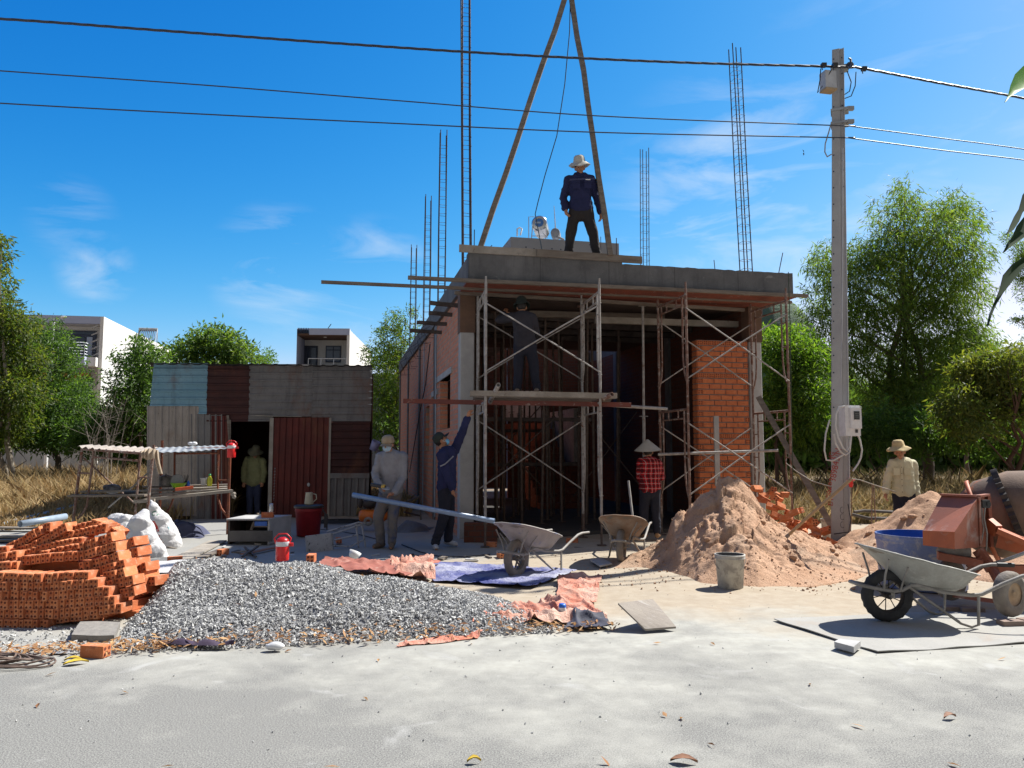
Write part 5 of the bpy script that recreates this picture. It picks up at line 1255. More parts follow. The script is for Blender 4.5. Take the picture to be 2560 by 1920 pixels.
b = MB(); b.beam(sh(1242,672,.055), sh(1222,1500,.055), .085, .02, SN); part('door_stile', b, M['wood_pale'], door); b = MB(); b.beam(sh(1748,672,.05), sh(1728,1560,.05), .05, .02, SN); part('door_stile', b, M['wood_pale'], door)
b = MB()
for i in range(22): 
    p = sh(1270-.5*i, 1110+13*i, .075); b.lathe([(.012,-.003),(.016,0),(.012,.003),(.008,0),(.012,-.003)], 8, p, Vector((1,.2,.3)) if i % 2 else Vector((.1,1,.1)))
part('door_chain', b, M['zinc'], door)
b = MB(); p = sh(1560,1250,.06); b.ell(p, (.035,.01,.045)); part('door_tag', b, M['zinc'], door)
b = MB(); b.beam(sh(862,650,.03), sh(878,860,.03), .05, .04, SN); b.beam(sh(880,690,.03), sh(872,1560,.03), .05, .04, SN); part('door_post', b, M['wood'], shed)
b = MB(); b.beam(sh(1100,650,.03), sh(1250,660,.03), .02,.03,SN); b.beam(sh(1060,655,.034), sh(1500,662,.034), .012,.03,SN); part('batten', b, M['wood_pale'], shed)
# closed sides, back and dark inside
def rect(a, c, z0, z1): 
    b = MB(); b.beam(Vector((a.x,a.y,(z0+z1)/2)), Vector((c.x,c.y,(z0+z1)/2)), .02, z1-z0); return b
zl, zr = sh(180,205).z, sh(2100,222).z; lft, rgt = sh(182,1300), sh(2100,1300); back = -SN*3.8
for q, c in ((lft, lft+back), (rgt, rgt+back), (lft+back, rgt+back)): part('side_sheet', rect(Vector((q.x,q.y,0)), Vector((c.x,c.y,0)), -.02, zl-.12), M['tin_maroon'], shed)
# corrugated roof with its wavy edge towards us
A, B_ = sh(176, 200, .16), sh(2112, 222, .16); Cc, Dd = B_+back*1.05-Vector((0,0,.3)), A+back*1.05-Vector((0,0,.3)); b = MB()
def rf(u, v):
    p = A.lerp(B_, u).lerp(Dd.lerp(Cc, u), v); s = u*(B_-A).length; return p + Vector((0,0,.02*max(-.2, math.sin(2*PI*s/.265)) + .012*n3(p.x, p.y, 3)))
b.grid(rf, 240, 8); k = len(b.v); b.v += [(x,y,z-.004) for x,y,z in b.v]; b.f += [tuple(reversed([i+k for i in f])) for f in b.f]; b.sm += b.sm; b.mi += b.mi
part('roof', b, mat('dark_roof_tin', (.09,.085,.085), (.05,.05,.052), 3, .6, .3), shed)
b = MB(); b.beam(sh(200,215,-.05), sh(2100,238,-.05), .06, .07); part('wall_plate', b, M['wood_dark'], shed)
b = MB()
for i in range(6):                                   # pale slivers at the right corner, added for the sunlight on the rib ends
    p = sh(2104, 282+56*i, .03); b.add([p, p+Vector((-.10,0,.012)), p+Vector((-.0,-.01,.035)), p+Vector((.02,.02,.02))], [(0,1,2),(0,2,3)])
part('sunlit_rib_end', b, M['zinc'], shed)
b = MB(); b.beam(P(944,1128,16.6), P(968,1240,15.8), .09, .09); single('leaning_post', b, M['wood_dark'], 'dark post leaning at the right corner of the tin shed', 'post')
b = MB(); q = P(937,1114,16.8); b.lathe([(.01,-.10),(.085,-.10),(.10,.10),(.09,.10),(.07,-.08)], 16, q, Vector((.35,-.2,.8))); single('hanging_can', b, mat('lilac_plastic', (.25,.25,.42), None, 5, .5), 'lilac can hung on the right corner of the tin shed', 'can')

# ------------------------------------------------------------------ outdoor kitchen table of scaffold frames
def T2(zx, zy): return 160 + zx/5.027, 1080 + zy/5.027
tb = thing('work_table', P(380,1345,13.7)*1.0, 'rusty scaffold frame table roofed with tin, holding pots in front of the shed', 'table')
tb.location.z = 0
bpy.context.view_layer.update()
yA, yB = 13.3, 14.2
def tp(zx, zy, y): return P(*T2(zx, zy), y)
def grd(p): return Vector((p.x, p.y, 0.0))
b = MB(); r = .024
a1, a2 = tp(228,205,yA), tp(1128,160,yA-.25); f1, f2 = tp(118,1100,yA), tp(1050,980,yA-.25)
e1 = a1.lerp(f1, (a1.z)/(a1.z-f1.z)); e2 = a2.lerp(f2, (a2.z)/(a2.z-f2.z))
b.tube([a1,e1], r, 9); b.tube([a2,e2], r, 9); b.tube([tp(228,215,yA), tp(965,268,yA-.2), tp(1120,262,yA-.25)], r*.9, 8); b.tube([tp(380,315,yA), tp(950,362,yA-.2)], r*.8, 8)
for x in (570,765): b.tube([tp(x,250+.05*(x-570),yA-.1), tp(x-4,330+.06*(x-570),yA-.1)], r*.8, 6)
b.tube([tp(372,235,yA), tp(335,560,yA), tp(308,780,yA), tp(285,930,yA), tp(240,1020,yA), tp(165,1090,yA)], r*.8, 8); b.tube([tp(965,265,yA-.2), tp(935,560,yA-.2), tp(893,1060,yA-.2), tp(880,1150,yA-.2)], r*.8, 8)
b.tube([tp(190,515,yA), tp(345,522,yA)], r*.7, 6); b.tube([tp(935,570,yA-.2), tp(1075,572,yA-.25)], r*.7, 6)
part('frame', b, M['rust'], tb)
b = MB(); b1, b2 = tp(1236,105,yB), tp(2092,95,yB-.15); b.tube([b1, grd(b1)], r, 9); b.tube([b2, grd(b2)], r*1.05, 9)
b.tube([tp(1236,215,yB), tp(2090,205,yB-.15)], r*.9, 8); b.tube([tp(1390,272,yB), tp(1940,266,yB-.12)], r*.75, 7)
b.tube([tp(1390,245,yB), tp(1388,560,yB), tp(1375,830,yB), tp(1330,950,yB), tp(1258,1050,yB)], r*.8, 8); b.tube([tp(1942,225,yB-.12), tp(1932,640,yB-.12), tp(1935,830,yB-.12), tp(1975,960,yB-.14), tp(2050,1060,yB-.15)], r*.8, 8)
for x in (1520,1940): b.tube([tp(x,210,yB-.1), tp(x,272,yB-.1)], r*.6, 6)
b.tube([tp(1940,605,yB-.12), tp(2080,610,yB-.15)], r*.7, 6); part('frame', b, M['rust_red'], tb)
b = MB(); b.tube([tp(245,325,yA+.05), tp(590,640,yA+.7), tp(880,890,yA+1.0)], .014, 6); part('brace', b, M['rust'], tb)
b = MB(); b.tube([tp(1150,425,yA), tp(830,720,yA+.6), tp(560,950,yA+1.0)], .014, 6); part('brace', b, M['tube'], tb)
def bd(s0, s1, y0, y1, w, h, m): 
    b = MB(); b.beam(tp(*s0,y0), tp(*s1,y1), w, h, seg=6, warp=.004); part('table_board', b, m, tb)
bd((98,800),(1060,792),yA-.02,yA-.1,.26,.035,M['wood']); bd((255,748),(1200,735),yA+.3,yA+.25,.24,.03,M['wood_pale'])
bd((905,862),(2118,742),yA-.15,yB-.2,.12,.05,M['wood_pale']); bd((1000,800),(2060,716),yA+.1,yB-.05,.22,.03,M['wood_pale']); bd((1000,745),(2050,690),yA+.35,yB+.12,.22,.03,M['wood_pale'])
bd((985,690),(2060,664),yA+.6,yB+.3,.2,.03,M['wood']); bd((880,872),(1140,862),yA-.2,yA-.15,.07,.06,M['wood_pale'])
def rsheet(c0, c1, c2, c3, m, wa=.020):
    A, B_, C_, D = c0, c1, c2, c3; b = MB(); L = (B_-A).length
    b.grid(lambda u, v: A.lerp(B_,u).lerp(D.lerp(C_,u),v)+Vector((0,0,wa*math.sin(2*PI*u*L/.125)-.02*math.sin(PI*u)*(1-v))), 90, 4); k = len(b.v)
    b.v += [(x,y,z-.004) for x,y,z in b.v]; b.f += [tuple(reversed([i+k for i in f])) for f in b.f]; b.sm += b.sm; b.mi += b.mi
    part('roof_sheet', b, m, tb)
rsheet(tp(165,182,yA-.05), tp(985,256,yA-.15), tp(1180,200,yA+.75), tp(330,168,yA+.75), M['tin_beige'])
rsheet(tp(975,258,yA-.12), tp(2052,206,yB-.3), tp(1990,165,yB+.45), tp(1100,200,yA+.7), M['zinc'], .007)
b = MB()
q = tp(2125,790,yB-.2)
for i in range(6): b.ell(q+Vector((random.uniform(-.03,.03),random.uniform(-.03,.03),random.uniform(-.07,.04))), (.03,.02,.035))
part('rope_knot', b, M['wood_pale'], tb)
# what stands on it
zs = tp(1450,700,yA+.45).z
def cyl(name, zx, zy, y, prof, m, label, cat, n=20): 
    b = MB(); b.lathe(prof, n, tp(zx,zy,y)); return single(name, b, m, label, cat)
cyl('cooking_pot', 1275, 680, yA+.45, [(.001,0),(.09,0),(.108,.02),(.112,.16),(.118,.165),(.06,.19),(.015,.20),(.015,.22),(.001,.22)], mat('sooty_pot', (.05,.045,.042), (.30,.29,.28), 5, .5, .5), 'sooty lidded cooking pot on the table boards', 'pot')
cyl('basin', 1435, 700, yA+.35, [(.001,0),(.08,0),(.10,.02),(.135,.085),(.14,.085),(.13,.08),(.095,.025),(.001,.015)], plain('lime_green_plastic', (.22,.50,.03), .4), 'lime green plastic basin on the table', 'basin')
b = MB(); b.lathe([(.001,-.004),(.10,-.004),(.115,0),(.10,.004),(.001,.004)], 26, tp(1420,610,yA+.40), Vector((.1,-1,.25))); single('pan_lid', b, mat('grey_lid', (.30,.31,.30), None, 6, .5, .2), 'round grey lid standing upright in the green basin', 'lid')
b = MB()
for i in range(9): q = tp(1530,660,yA+.5); b.tube([q, q+Vector((random.uniform(-.05,.05),random.uniform(-.03,.03),.17+random.uniform(-.03,.03)))], .005, 5)
b.lathe([(.001,0),(.03,0),(.033,.09)], 12, tp(1530,685,yA+.5)); single('chopstick_cup', b, M['black_plastic'], 'cup of black chopsticks and brushes behind the green basin', 'cup')
cyl('small_bottle', 1563, 680, yA+.42, [(.001,0),(.025,0),(.026,.06),(.012,.075),(.012,.095),(.001,.095)], M['blue_plastic'], 'tiny blue and white bottle right of the green basin', 'bottle', 14)
cyl('plastic_cup', 1755, 668, yA+.6, [(.001,0),(.042,0),(.058,.125),(.062,.128),(.056,.122),(.04,.01),(.001,.008)], mat('frosted_plastic', (.55,.57,.58), None, 5, .3), 'frosted empty plastic cup near the right end of the table', 'cup')
t = thing('bottle', tp(1828,680,yA+.62), 'bottle of yellow green liquid with a green cap on the table', 'bottle'); b = MB()
b.lathe([(.001,0),(.038,0),(.042,.02),(.042,.13),(.018,.18),(.016,.19)], 18); part('body', b, plain('yellow_liquid', (.50,.52,.04), .2), t, local=True); b = MB(); b.lathe([(.016,.185),(.02,.187),(.02,.215),(.001,.217)], 14); part('cap', b, plain('green_cap', (.02,.32,.12), .4), t, local=True)
b = MB(); b.beam(tp(1400,722,yA+.1), tp(1625,695,yA+.2), .16, .05); single('tool_tray', b, plain('orange_red_tray', (.55,.10,.03), .5), 'orange red box lying before the green basin on the table', 'box')
b = MB(); b.ell(tp(610,715,yA+.35), (.15,.10,.085)); 
for i in range(5): b.ell(tp(610+random.uniform(-90,90),705+random.uniform(-40,30),yA+.32), (.06,.05,.04))
single('filled_bag', b, mat('dark_bag_fill', (.035,.035,.04), (.25,.25,.27), 6, .5), 'dark filled plastic bag on the left boards of the table', 'bag')
b = MB(); b.lathe([(.001,0),(.028,0),(.028,.19),(.001,.19)], 12, tp(760,765,yA+.05), Vector((1,.1,0))); b.lathe([(.001,0),(.03,0),(.03,.14),(.001,.14)], 12, tp(840,770,yA+.02), Vector((1,.2,0))); single('black_bottle', b, M['black_plastic'], 'black bottle lying on the boards left of the middle post of the table', 'bottle')
b = MB(); q = tp(1610,150,yA+.75)
for i in range(5): b.ell(q+Vector((random.uniform(-.08,.08),random.uniform(-.03,.03),random.uniform(-.02,.015))), (.05,.04,.03))
single('rag', b, M['white_plastic'], 'white crumpled rag on the tin roof of the table', 'cloth')
def drape(name, pts_top, pts_bot, m, label, depth=.06, folds=5):
    b = MB()
    def fn(u, v):
        i = u*(len(pts_top)-1); k = min(int(i), len(pts_top)-2); f = i-k
        a = pts_top[k].lerp(pts_top[k+1], f); c = pts_bot[k].lerp(pts_bot[k+1], f)
        return a.lerp(c, v) + Vector((.0, -depth*(.5+.5*math.sin(u*folds*PI))-.03*math.sin(PI*v), .012*n3(u*5,v*5,2)))
    b.grid(fn, 30, 16); k = len(b.v); b.v += [(x,y+.012,z) for x,y,z in b.v]; b.f += [tuple(reversed([i+k for i in f])) for f in b.f]; b.sm += b.sm; b.mi += b.mi
    return single(name, b, m, label, 'cloth')
beige = mat('beige_cloth', (.52,.42,.31), (.42,.33,.24), 8, .9)
drape('hung_shirt', [tp(985,245,yA-.35), tp(1060,205,yA-.35), tp(1170,215,yA-.35)], [tp(1000,320,yA-.35), tp(1060,352,yA-.35), tp(1150,330,yA-.35)], beige, 'beige shirt hung over the middle post of the scaffold table', .07, 7)
b = bpy.data.objects[-1] if False else None
drape('hung_sleeve', [tp(1130,225,yA-.3), tp(1190,225,yA-.3)], [tp(1195,530,yA-.25), tp(1245,525,yA-.25)], beige, 'long beige sleeve of cloth hanging down beside the middle post', .04, 3)
c = cooler(tp(2102,322,yB-.38), 'bright red water cooler hung on the right post of the scaffold table', 1.05, .3)

# ------------------------------------------------------------------ sacks
def sack(mbf, m, label, sz=.016, amp=.02, name='cement_sack'):
    mb = MB(); mbf(mb); me = voxel(mb, sz, 4, lambda x, y, z: amp*fbm(x, y, z, 5, 3) + .4*amp*(1-abs(fbm(x*1.0, y, z, 11, 2)))**2)
    V = np.array([v.co[:] for v in me.vertices]); off = Vector(((V[:,0].min()+V[:,0].max())/2, (V[:,1].min()+V[:,1].max())/2, V[:,2].min()))
    me.transform(Matrix.Translation(-off)); o = put(name, me, m, None, off); return tag(o, label, 'sack')
wsk = NT('white_woven_sack'); wsk.base(wsk.mix(wsk.ramp(wsk.noise(5,4), .35, .7), (.62,.61,.61), (.50,.49,.49))); wsk.set(.55,0,.3); wsk.bump(wsk.noise(14,5,.65,None,1.5), .6, .02); wsk = wsk.m
def s1(m): 
    for (x, y, r0), (x2, y2, r2) in (((1020,1010,.07),(960,1140,.17)),((960,1140,.17),(1000,1350,.22)),((900,1180,.12),(850,1280,.10)),((1000,1350,.22),(1120,1530,.20)),((1000,1400,.2),(1010,1560,.17)),((1120,1530,.18),(1240,1620,.10))):
        m.cap(tp(x,y,11.3), tp(x2,y2,11.2), r0*.72, r2*.72, 14, 1.25, Vector((1,0,0)))
sack(s1, wsk, 'plain white sack slumped between the brick stack and the printed sack')
def s2(m):
    for (x, y, r0), (x2, y2, r2) in (((1088,850,.018),(1130,950,.07)),((1130,950,.07),(1200,1120,.15)),((1200,1120,.15),(1270,1320,.21)),((1270,1320,.21),(1320,1430,.20)),((1320,1430,.19),(1400,1480,.08))):
        m.cap(tp(x,y,12.3), tp(x2,y2,12.2), r0*.82, r2*.82, 14, 1.25, Vector((1,0,0)))
sk2 = NT('printed_sack'); base_ = sk2.mix(sk2.ramp(sk2.noise(5,4), .35, .7), (.62,.61,.61), (.50,.49,.49))
spn = sk2.n("ShaderNodeSeparateXYZ"); sk2.l(sk2.co.outputs["Generated"], spn.inputs[0]); gx_, gz_ = spn.outputs[0], spn.outputs[2]
tilt_ = sk2.math('ADD', gx_, sk2.math('MULTIPLY', gz_, .75))
band = sk2.math('LESS_THAN', sk2.math('ABSOLUTE', sk2.math('SUBTRACT', tilt_, .66)), .16)
red_ = sk2.math('MULTIPLY', band, sk2.math('LESS_THAN', sk2.math('ABSOLUTE', sk2.math('SUBTRACT', gz_, .56)), .09)); red_ = sk2.math('MULTIPLY', red_, sk2.ramp(sk2.noise(14,4), .40, .45))
lines = sk2.math('MULTIPLY', band, sk2.math('MULTIPLY', sk2.math('LESS_THAN', gz_, .42), sk2.math('GREATER_THAN', sk2.math('FRACT', sk2.math('MULTIPLY', gz_, 17)), .55)))
c_ = sk2.mix(red_, base_, (.50,.05,.04)); c_ = sk2.mix(sk2.math('MULTIPLY', lines, sk2.ramp(sk2.noise(26,3), .38, .42)), c_, (.36,.12,.08)); brn = sk2.math('MULTIPLY', band, sk2.math('LESS_THAN', gz_, .17)); c_ = sk2.mix(sk2.math('MULTIPLY', brn, .6), c_, (.30,.13,.09))
sk2.base(c_); sk2.set(.55,0,.3); sk2.bump(sk2.noise(14,5,.65,None,1.5), .6, .02)
sk_o = sack(s2, sk2.m, 'white sack with red and brown print hanging from the table corner')
def s3(m):
    for (x, y, r0), (x2, y2, r2) in (((640,1120,.14),(780,1130,.14)),((620,1180,.16),(760,1220,.2))): m.cap(tp(x,y,12.2), tp(x2,y2,12.1), r0*.9, r2*.9, 14)
sack(s3, wsk, 'low white sack lying behind the top of the brick stack')
def text_mesh(body, size, depth=.001):
    cu = bpy.data.curves.new("lettering", 'FONT'); cu.body = body; cu.size = size; cu.extrude = depth; cu.align_x = 'CENTER'
    o = link(bpy.data.objects.new("lettering", cu)); dg = bpy.context.evaluated_depsgraph_get(); me = bpy.data.meshes.new_from_object(o.evaluated_get(dg)); bpy.data.objects.remove(o); return me
bpy.context.view_layer.update()
# lettering fixed on the sack where a ray from the road meets it
def stick(me, zx, zy, parent, m, name='print_letter'):
    rr = ray(*T2(zx, zy)).normalized(); mw = parent.matrix_world.inverted(); o0 = mw @ Vector((0,0,CAM_H)); d0 = (mw.to_3x3() @ rr).normalized()
    ok, loc, nr, _ = parent.ray_cast(o0, d0)
    if not ok: return
    o = put(name, me, m, parent, loc + nr*.004); o.rotation_mode = 'QUATERNION'; o.rotation_quaternion = nr.to_track_quat('Z', 'Y')
gl = plain('green_print', (.02,.22,.09), .6)
stick(text_mesh('C', .11), 1118, 1050, sk_o, gl); stick(text_mesh('F', .11), 1182, 1050, sk_o, gl); stick(text_mesh('F', .09), 1330, 1225, sk_o, plain('cyan_print', (.02,.25,.3), .6))
# spread white sheeting under the sacks, blue bundle under the table, boards
def bundle(name, c, sx, sy, sz, m, label, cat, seed=0, fr=3.0):
    b = MB(); c = Vector(c)
    def fn(u, v):
        x, y = 2*u-1, 2*v-1; rr = min(1, math.hypot(x, y)); w = 1 + .25*n3(x*1.5+seed, y*1.5, 1)
        return c + Vector((x*sx*w, y*sy*w, max(0, sz*(1-rr**2)*(1+.5*fbm(x+seed, y, seed, 1.4, 2)) + .25*sz*(1-abs(n3(x*fr+seed, y*fr)))*(1-rr**4)) + .006))
    b.grid(fn, 44, 34); return single(name, b, m, label, cat)
bundle('plastic_sheet', G(430,1420,0), .75, .42, .06, wsk, 'white plastic sheeting spread on the ground between the sacks and the gravel', 'sheet', 3)
bundle('blue_bundle', tp(1510,1290,14.0)*1.0 - Vector((0,0,0)), .42, .45, .2, mat('slate_blue_cloth', (.08,.09,.16), (.05,.055,.10), 4, .8), 'slate blue bundle lying under the scaffold table', 'cloth', 5)
bpy.data.objects['blue_bundle'].location.z = 0
def board(s0, s1, w, h, m, label, z=.03, cat='board', group=None): 
    b = MB(); b.beam(G(*s0, z), G(*s1, z), w, h, seg=5, warp=.004); return single('loose_board', b, m, label, cat, group)
board((-60,1318),(190,1322),.2,.03,M['wood'],'long grey board on the ground behind the brick stack',.06); board((-60,1338),(200,1344),.25,.03,M['wood_pale'],'wide pale board behind the brick stack, nearest the bricks',.05)
board((-40,1352),(70,1350),.2,.03,M['wood'],'short weathered board at the left edge behind the bricks',.04)
board((445,1400),(545,1352),.28,.02,M['wood_pale'],'pale wide board on the ground right of the printed sack',.03); board((460,1408),(560,1372),.12,.02,M['wood'],'narrow grey board between the printed sack and the gravel',.045)
board((605,1385),(700,1366),.08,.02,mat('reddish_board',(.30,.17,.12),(.24,.13,.1),5,.85),'reddish flat board behind the red cooler on the gravel',.03)
board((612,1368),(640,1392),.03,.02,M['wood_dark'],'thin dark stick crossed over another behind the gravel',.03); board((645,1366),(606,1392),.03,.02,M['wood_dark'],'second thin stick lying across the first behind the gravel',.05)
SG = 'splintered scraps about the yard'
rs = random.Random(3)
for i in range(26):
    sx, sy = rs.choice([(rs.uniform(430,760), rs.uniform(1350,1398)), (rs.uniform(880,1250), rs.uniform(1378,1400)), (rs.uniform(1290,1560), rs.uniform(1352,1392))])
    p = G(sx, sy, .01); b = MB(); a = rs.uniform(0, PI); L = rs.uniform(.06,.2); b.beam(p, p+Vector((math.cos(a)*L, math.sin(a)*L, rs.uniform(0,.02))), rs.uniform(.03,.09), rs.uniform(.008,.03))
    single('board_scrap', b, rs.choice([M['wood'], M['wood_pale'], M['conc_light'], M['wood_dark']]), 'small splinter of board or tile littering the yard before the shed and house', 'scrap', SG)
b = MB(); b.pipe(P(-60,1330,14.6), P(182,1268,17.4), .06); single('plastic_pipe', b, M['pvc'], 'long grey plastic pipe lying in the dry grass, upper of the two', 'pipe')
b = MB(); b.pipe(P(50,1310,14.2), P(164,1291,15.2), .06); single('plastic_pipe', b, M['pvc'], 'shorter grey plastic pipe lying just behind the brick stack', 'pipe')
bundle('white_rag', G(150,1246,0)+Vector((0,0,.0)), .22, .25, .28, M['white_plastic'], 'white plastic bag caught in the dry grass left of the table', 'litter', 8)

# ------------------------------------------------------------------ low concrete table by the shed door
def Z4(zx, zy): return 560 + zx/3.456, 1200 + zy/3.456
ct = thing('concrete_bench', G(*Z4(300,545)), 'low grey bench of rough boards with a brick and a flask on it', 'bench')
def z4(zx, zy, y): return P(*Z4(zx, zy), y)
yt = 12.55; zt_ = z4(200,348,yt).z
xl, xr_ = z4(25,348,yt).x, z4(392,352,yt).x
b = MB(); A, B_, C_, D = z4(20,346,yt), z4(388,352,yt), z4(585,316,yt+.75), z4(190,304,yt+.75)
for q in (A,B_,C_,D): q.z = zt_
b.add([A,B_,C_,D]+[q+Vector((0,0,.025)) for q in (A,B_,C_,D)], [(3,2,1,0),(4,5,6,7),(0,1,5,4),(1,2,6,5),(2,3,7,6),(3,0,4,7)]); part('bench_top', b, M['conc_light'], ct)
b = MB(); b.beam(Vector((B_.x-.012,B_.y+.03,zt_/2)), Vector((C_.x-.02,C_.y,zt_/2)), .03, zt_-.004); part('end_board', b, M['conc_light'], ct)
b = MB(); b.beam(Vector((A.x+.03,A.y+.04,zt_/2)), Vector((D.x,D.y,zt_/2)), .03, zt_-.004); part('end_board', b, M['wood_dark'], ct)
b = MB(); b.beam(Vector((D.x,D.y,zt_/2)), Vector((C_.x-.05,C_.y,zt_/2)), .03, zt_-.01); part('back_board', b, M['wood_dark'], ct)
b = MB(); b.beam(Vector((A.x+.05,A.y+.01,.14)), Vector((B_.x+.06,B_.y-.0,.14)), .03, .17); part('front_board', b, mat('dark_grey_board', (.15,.14,.135), (.1,.095,.09), 4, .9), ct)
b = MB(); b.beam(z4(235,432,yt+.05), z4(262,360,yt+.08), .04, .03); b.beam(z4(262,402,yt+.06), z4(385,402,yt+.06), .03, .02); part('strut', b, M['wood'], ct)
b = MB(); b.box(z4(335,378,yt+.15), (.20,.2,.09)); single('blue_box', b, M['blue_plastic'], 'bright blue box tucked under the top of the low bench', 'box')
b = MB(); b.lathe([(.001,0),(.036,0),(.038,.01),(.038,.16),(.034,.175),(.034,.215),(.001,.22)], 18, Vector((*z4(408,300,yt+.35).xy, zt_+.026))); single('flask', b, plain('brushed_steel', (.55,.55,.56), .25, .9), 'steel flask standing behind the brick on the low bench', 'flask')
q = z4(380,318,yt+.2); brick(b4h, Vector((q.x-.1, q.y, zt_+.07)), -1.5, 0, 0, 'orange brick lying on top of the low bench')
# fallen metal stool
st = thing('metal_frame', G(*Z4(960,640)), 'cement splashed metal frame chair lying on its side before the shed', 'chair')
spl = mat('splashed_white_metal', (.40,.41,.44), (.30,.31,.33), 5, .7, .1, c3=(.06,.06,.065), s3=13, lo3=.56, hi3=.62)
yq = 11.75
b = MB(); c0, c1, c2, c3 = z4(700,485,yq), z4(925,455,yq+.1), z4(945,640,yq+.1), z4(712,655,yq); b.add([c0,c1,c2,c3]+[q+Vector((.0,.03,0)) for q in (c0,c1,c2,c3)], [(3,2,1,0),(4,5,6,7),(0,1,5,4),(1,2,6,5),(2,3,7,6),(3,0,4,7)]); part('panel', b, spl, st)
b = MB()
for pts in ([(890,445),(1165,365),(1225,380),(1190,385)],[(925,470),(1180,385)],[(905,460),(950,660)],[(935,470),(945,640)],[(1140,380),(1165,600)],[(1190,380),(1230,620)],[(950,570),(1090,575),(1200,520)],[(950,520),(1160,470)]):
    b.tube([z4(x,y,yq+.15+.0006*(x-900)) for x,y in pts], .013, 7)
part('tube_frame', b, spl, st)
# orange compressor
cm_ = thing('air_compressor', G(*Z4(1230,385)), 'orange air compressor on small wheels at the right corner of the shed', 'compressor')
yc = 14.6; orr = plain('orange_enamel', (.70,.17,.02), .4)
b = MB(); q = z4(1200,300,yc); b.lathe([(.001,-.06),(.08,-.05),(.115,0),(.115,.42),(.08,.47),(.001,.48)], 22, q+Vector((-.02,0,-.02)), Vector((1,.25,0))); part('tank', b, orr, cm_)
b = MB(); b.ell(q+Vector((.12,.02,.20)), (.15,.10,.09)); b.ell(q+Vector((-.05,.0,.22)), (.05,.05,.1)); b.lathe([(.001,0),(.05,0),(.05,.2),(.001,.2)], 14, q+Vector((.0,0,.2)), Vector((1,.2,0))); part('motor', b, M['grease'], cm_)
b = MB(); b.lathe([(.04,-.02),(.075,-.022),(.085,0),(.075,.022),(.04,.02)], 20, z4(1246,358,yc-.15), Vector((.2,-1,0))); part('wheel', b, M['tube'], cm_)
b = MB(); b.tube([q+Vector((.4,0,.0)), q+Vector((.55,.05,.25)), q+Vector((.62,.05,.25))], .012, 6); part('handle', b, M['black'], cm_)
b = MB(); q = G(*Z4(1010,372)); rr_ = random.Random(9)
for i in range(5): 
    b.tube([q+Vector((.5*math.cos(t*.5+i)*(1-.06*i)+.05*math.sin(3*t), .3*math.sin(t*.5+i)*(1-.1*i), .02+.012*i)) for t in range(13)], .009, 6)
single('hose_coil', b, M['black'], 'tangle of black hose on the ground before the shed', 'hose')
for lab, pts in (('thin black power lead trailing past the worker’s feet to the wheelbarrow', [(1535,570),(1700,630),(1850,655),(2080,665),(2300,640)]), ('thin black lead running from the fallen metal frame to the shed', [(780,420),(960,440),(1150,470),(1350,515)])):
    b = MB(); b.tube([G(*Z4(x,y),.012)+Vector((0,0,gh(*G(*Z4(x,y)).xy))) for x,y in pts], .008, 6); single('power_lead', b, M['black'], lab, 'cable')
b = MB(); q = G(882,1408,.0); b.lathe([(.001,.0),(.06,0),(.085,.09),(.08,.09),(.055,.01),(.001,.01)], 18, q+Vector((0,0,.07)), Vector((.3,.3,.8))); single('plastic_bowl', b, M['white_plastic'], 'small white plastic bowl tipped over behind the gravel', 'bowl')
b = MB(); b.beam(P(1000,1262,14.2), P(1052,1240,14.4), .03,.03); b.beam(P(1010,1280,14.2), P(1052,1290,14.6), .03,.03); b.beam(P(1052,1238,14.4), P(1052,1300,14.4), .03,.03); single('dark_trestle', b, M['wood_dark'], 'small dark trestle against the side wall behind the two masked men', 'trestle')
bundle('mortar_heap', G(1030,1325,0), .35, .5, .12, M['conc'], 'small grey heap of mortar against the side wall', 'mortar', 12)
b = MB(); b.box((P(1200,1330,12.6).x, 12.95, .16), (.55,.2,.32)); bundle_ = single('brick_block', b, M['wall_back'], 'low dark brick block behind the middle wheelbarrow', 'brick block')
# ------------------------------------------------------------------ people
skin_a = mat('tanned_skin', (.40,.20,.115), (.34,.16,.09), 12, .6, bump=.1)
hair_m = mat('black_hair', (.012,.01,.01), (.03,.025,.022), 20, .6)
def V3(p): return Vector(p)
def hand(mb, wrist, direction, palm_n, curl=.5, side=1, s=1.0):
    """palm and five fingers; side=+1 puts the thumb on the +cross side"""
    d = V3(direction).normalized(); n = V3(palm_n); n = (n - d*n.dot(d)).normalized(); x = d.cross(n)*side
    w = V3(wrist); k = w + d*.085*s
    mb.cap(w + d*.01*s, w + d*.075*s, .026*s, .030*s, 12, 1.25, x)
    for i, L in enumerate((.070, .078, .073, .058)):
        b0 = k + x*(.029 - .0195*i)*s
        a1, a2, a3 = curl*.55, curl*1.25, curl*1.8
        j1 = b0 + (d*math.cos(a1) + n*math.sin(a1))*L*.45*s
        j2 = j1 + (d*math.cos(a2) + n*math.sin(a2))*L*.32*s
        j3 = j2 + (d*math.cos(a3) + n*math.sin(a3))*L*.25*s
        r = .0095*s if i < 3 else .0082*s
        mb.cap(b0 - d*.012*s, j1, r*1.05, r, 8); mb.cap(j1, j2, r, r*.95, 8); mb.cap(j2, j3, r*.95, r*.8, 8)
    t0 = w + d*.03*s + x*.03*s; t1 = t0 + (d*.6 + x*.75 + n*.3*curl).normalized()*.038*s; t2 = t1 + (d*.85 + x*.25 + n*.6*curl).normalized()*.03*s
    mb.cap(t0 - x*.012*s, t1, .0125*s, .011*s, 8); mb.cap(t1, t2, .0105*s, .0088*s, 8)
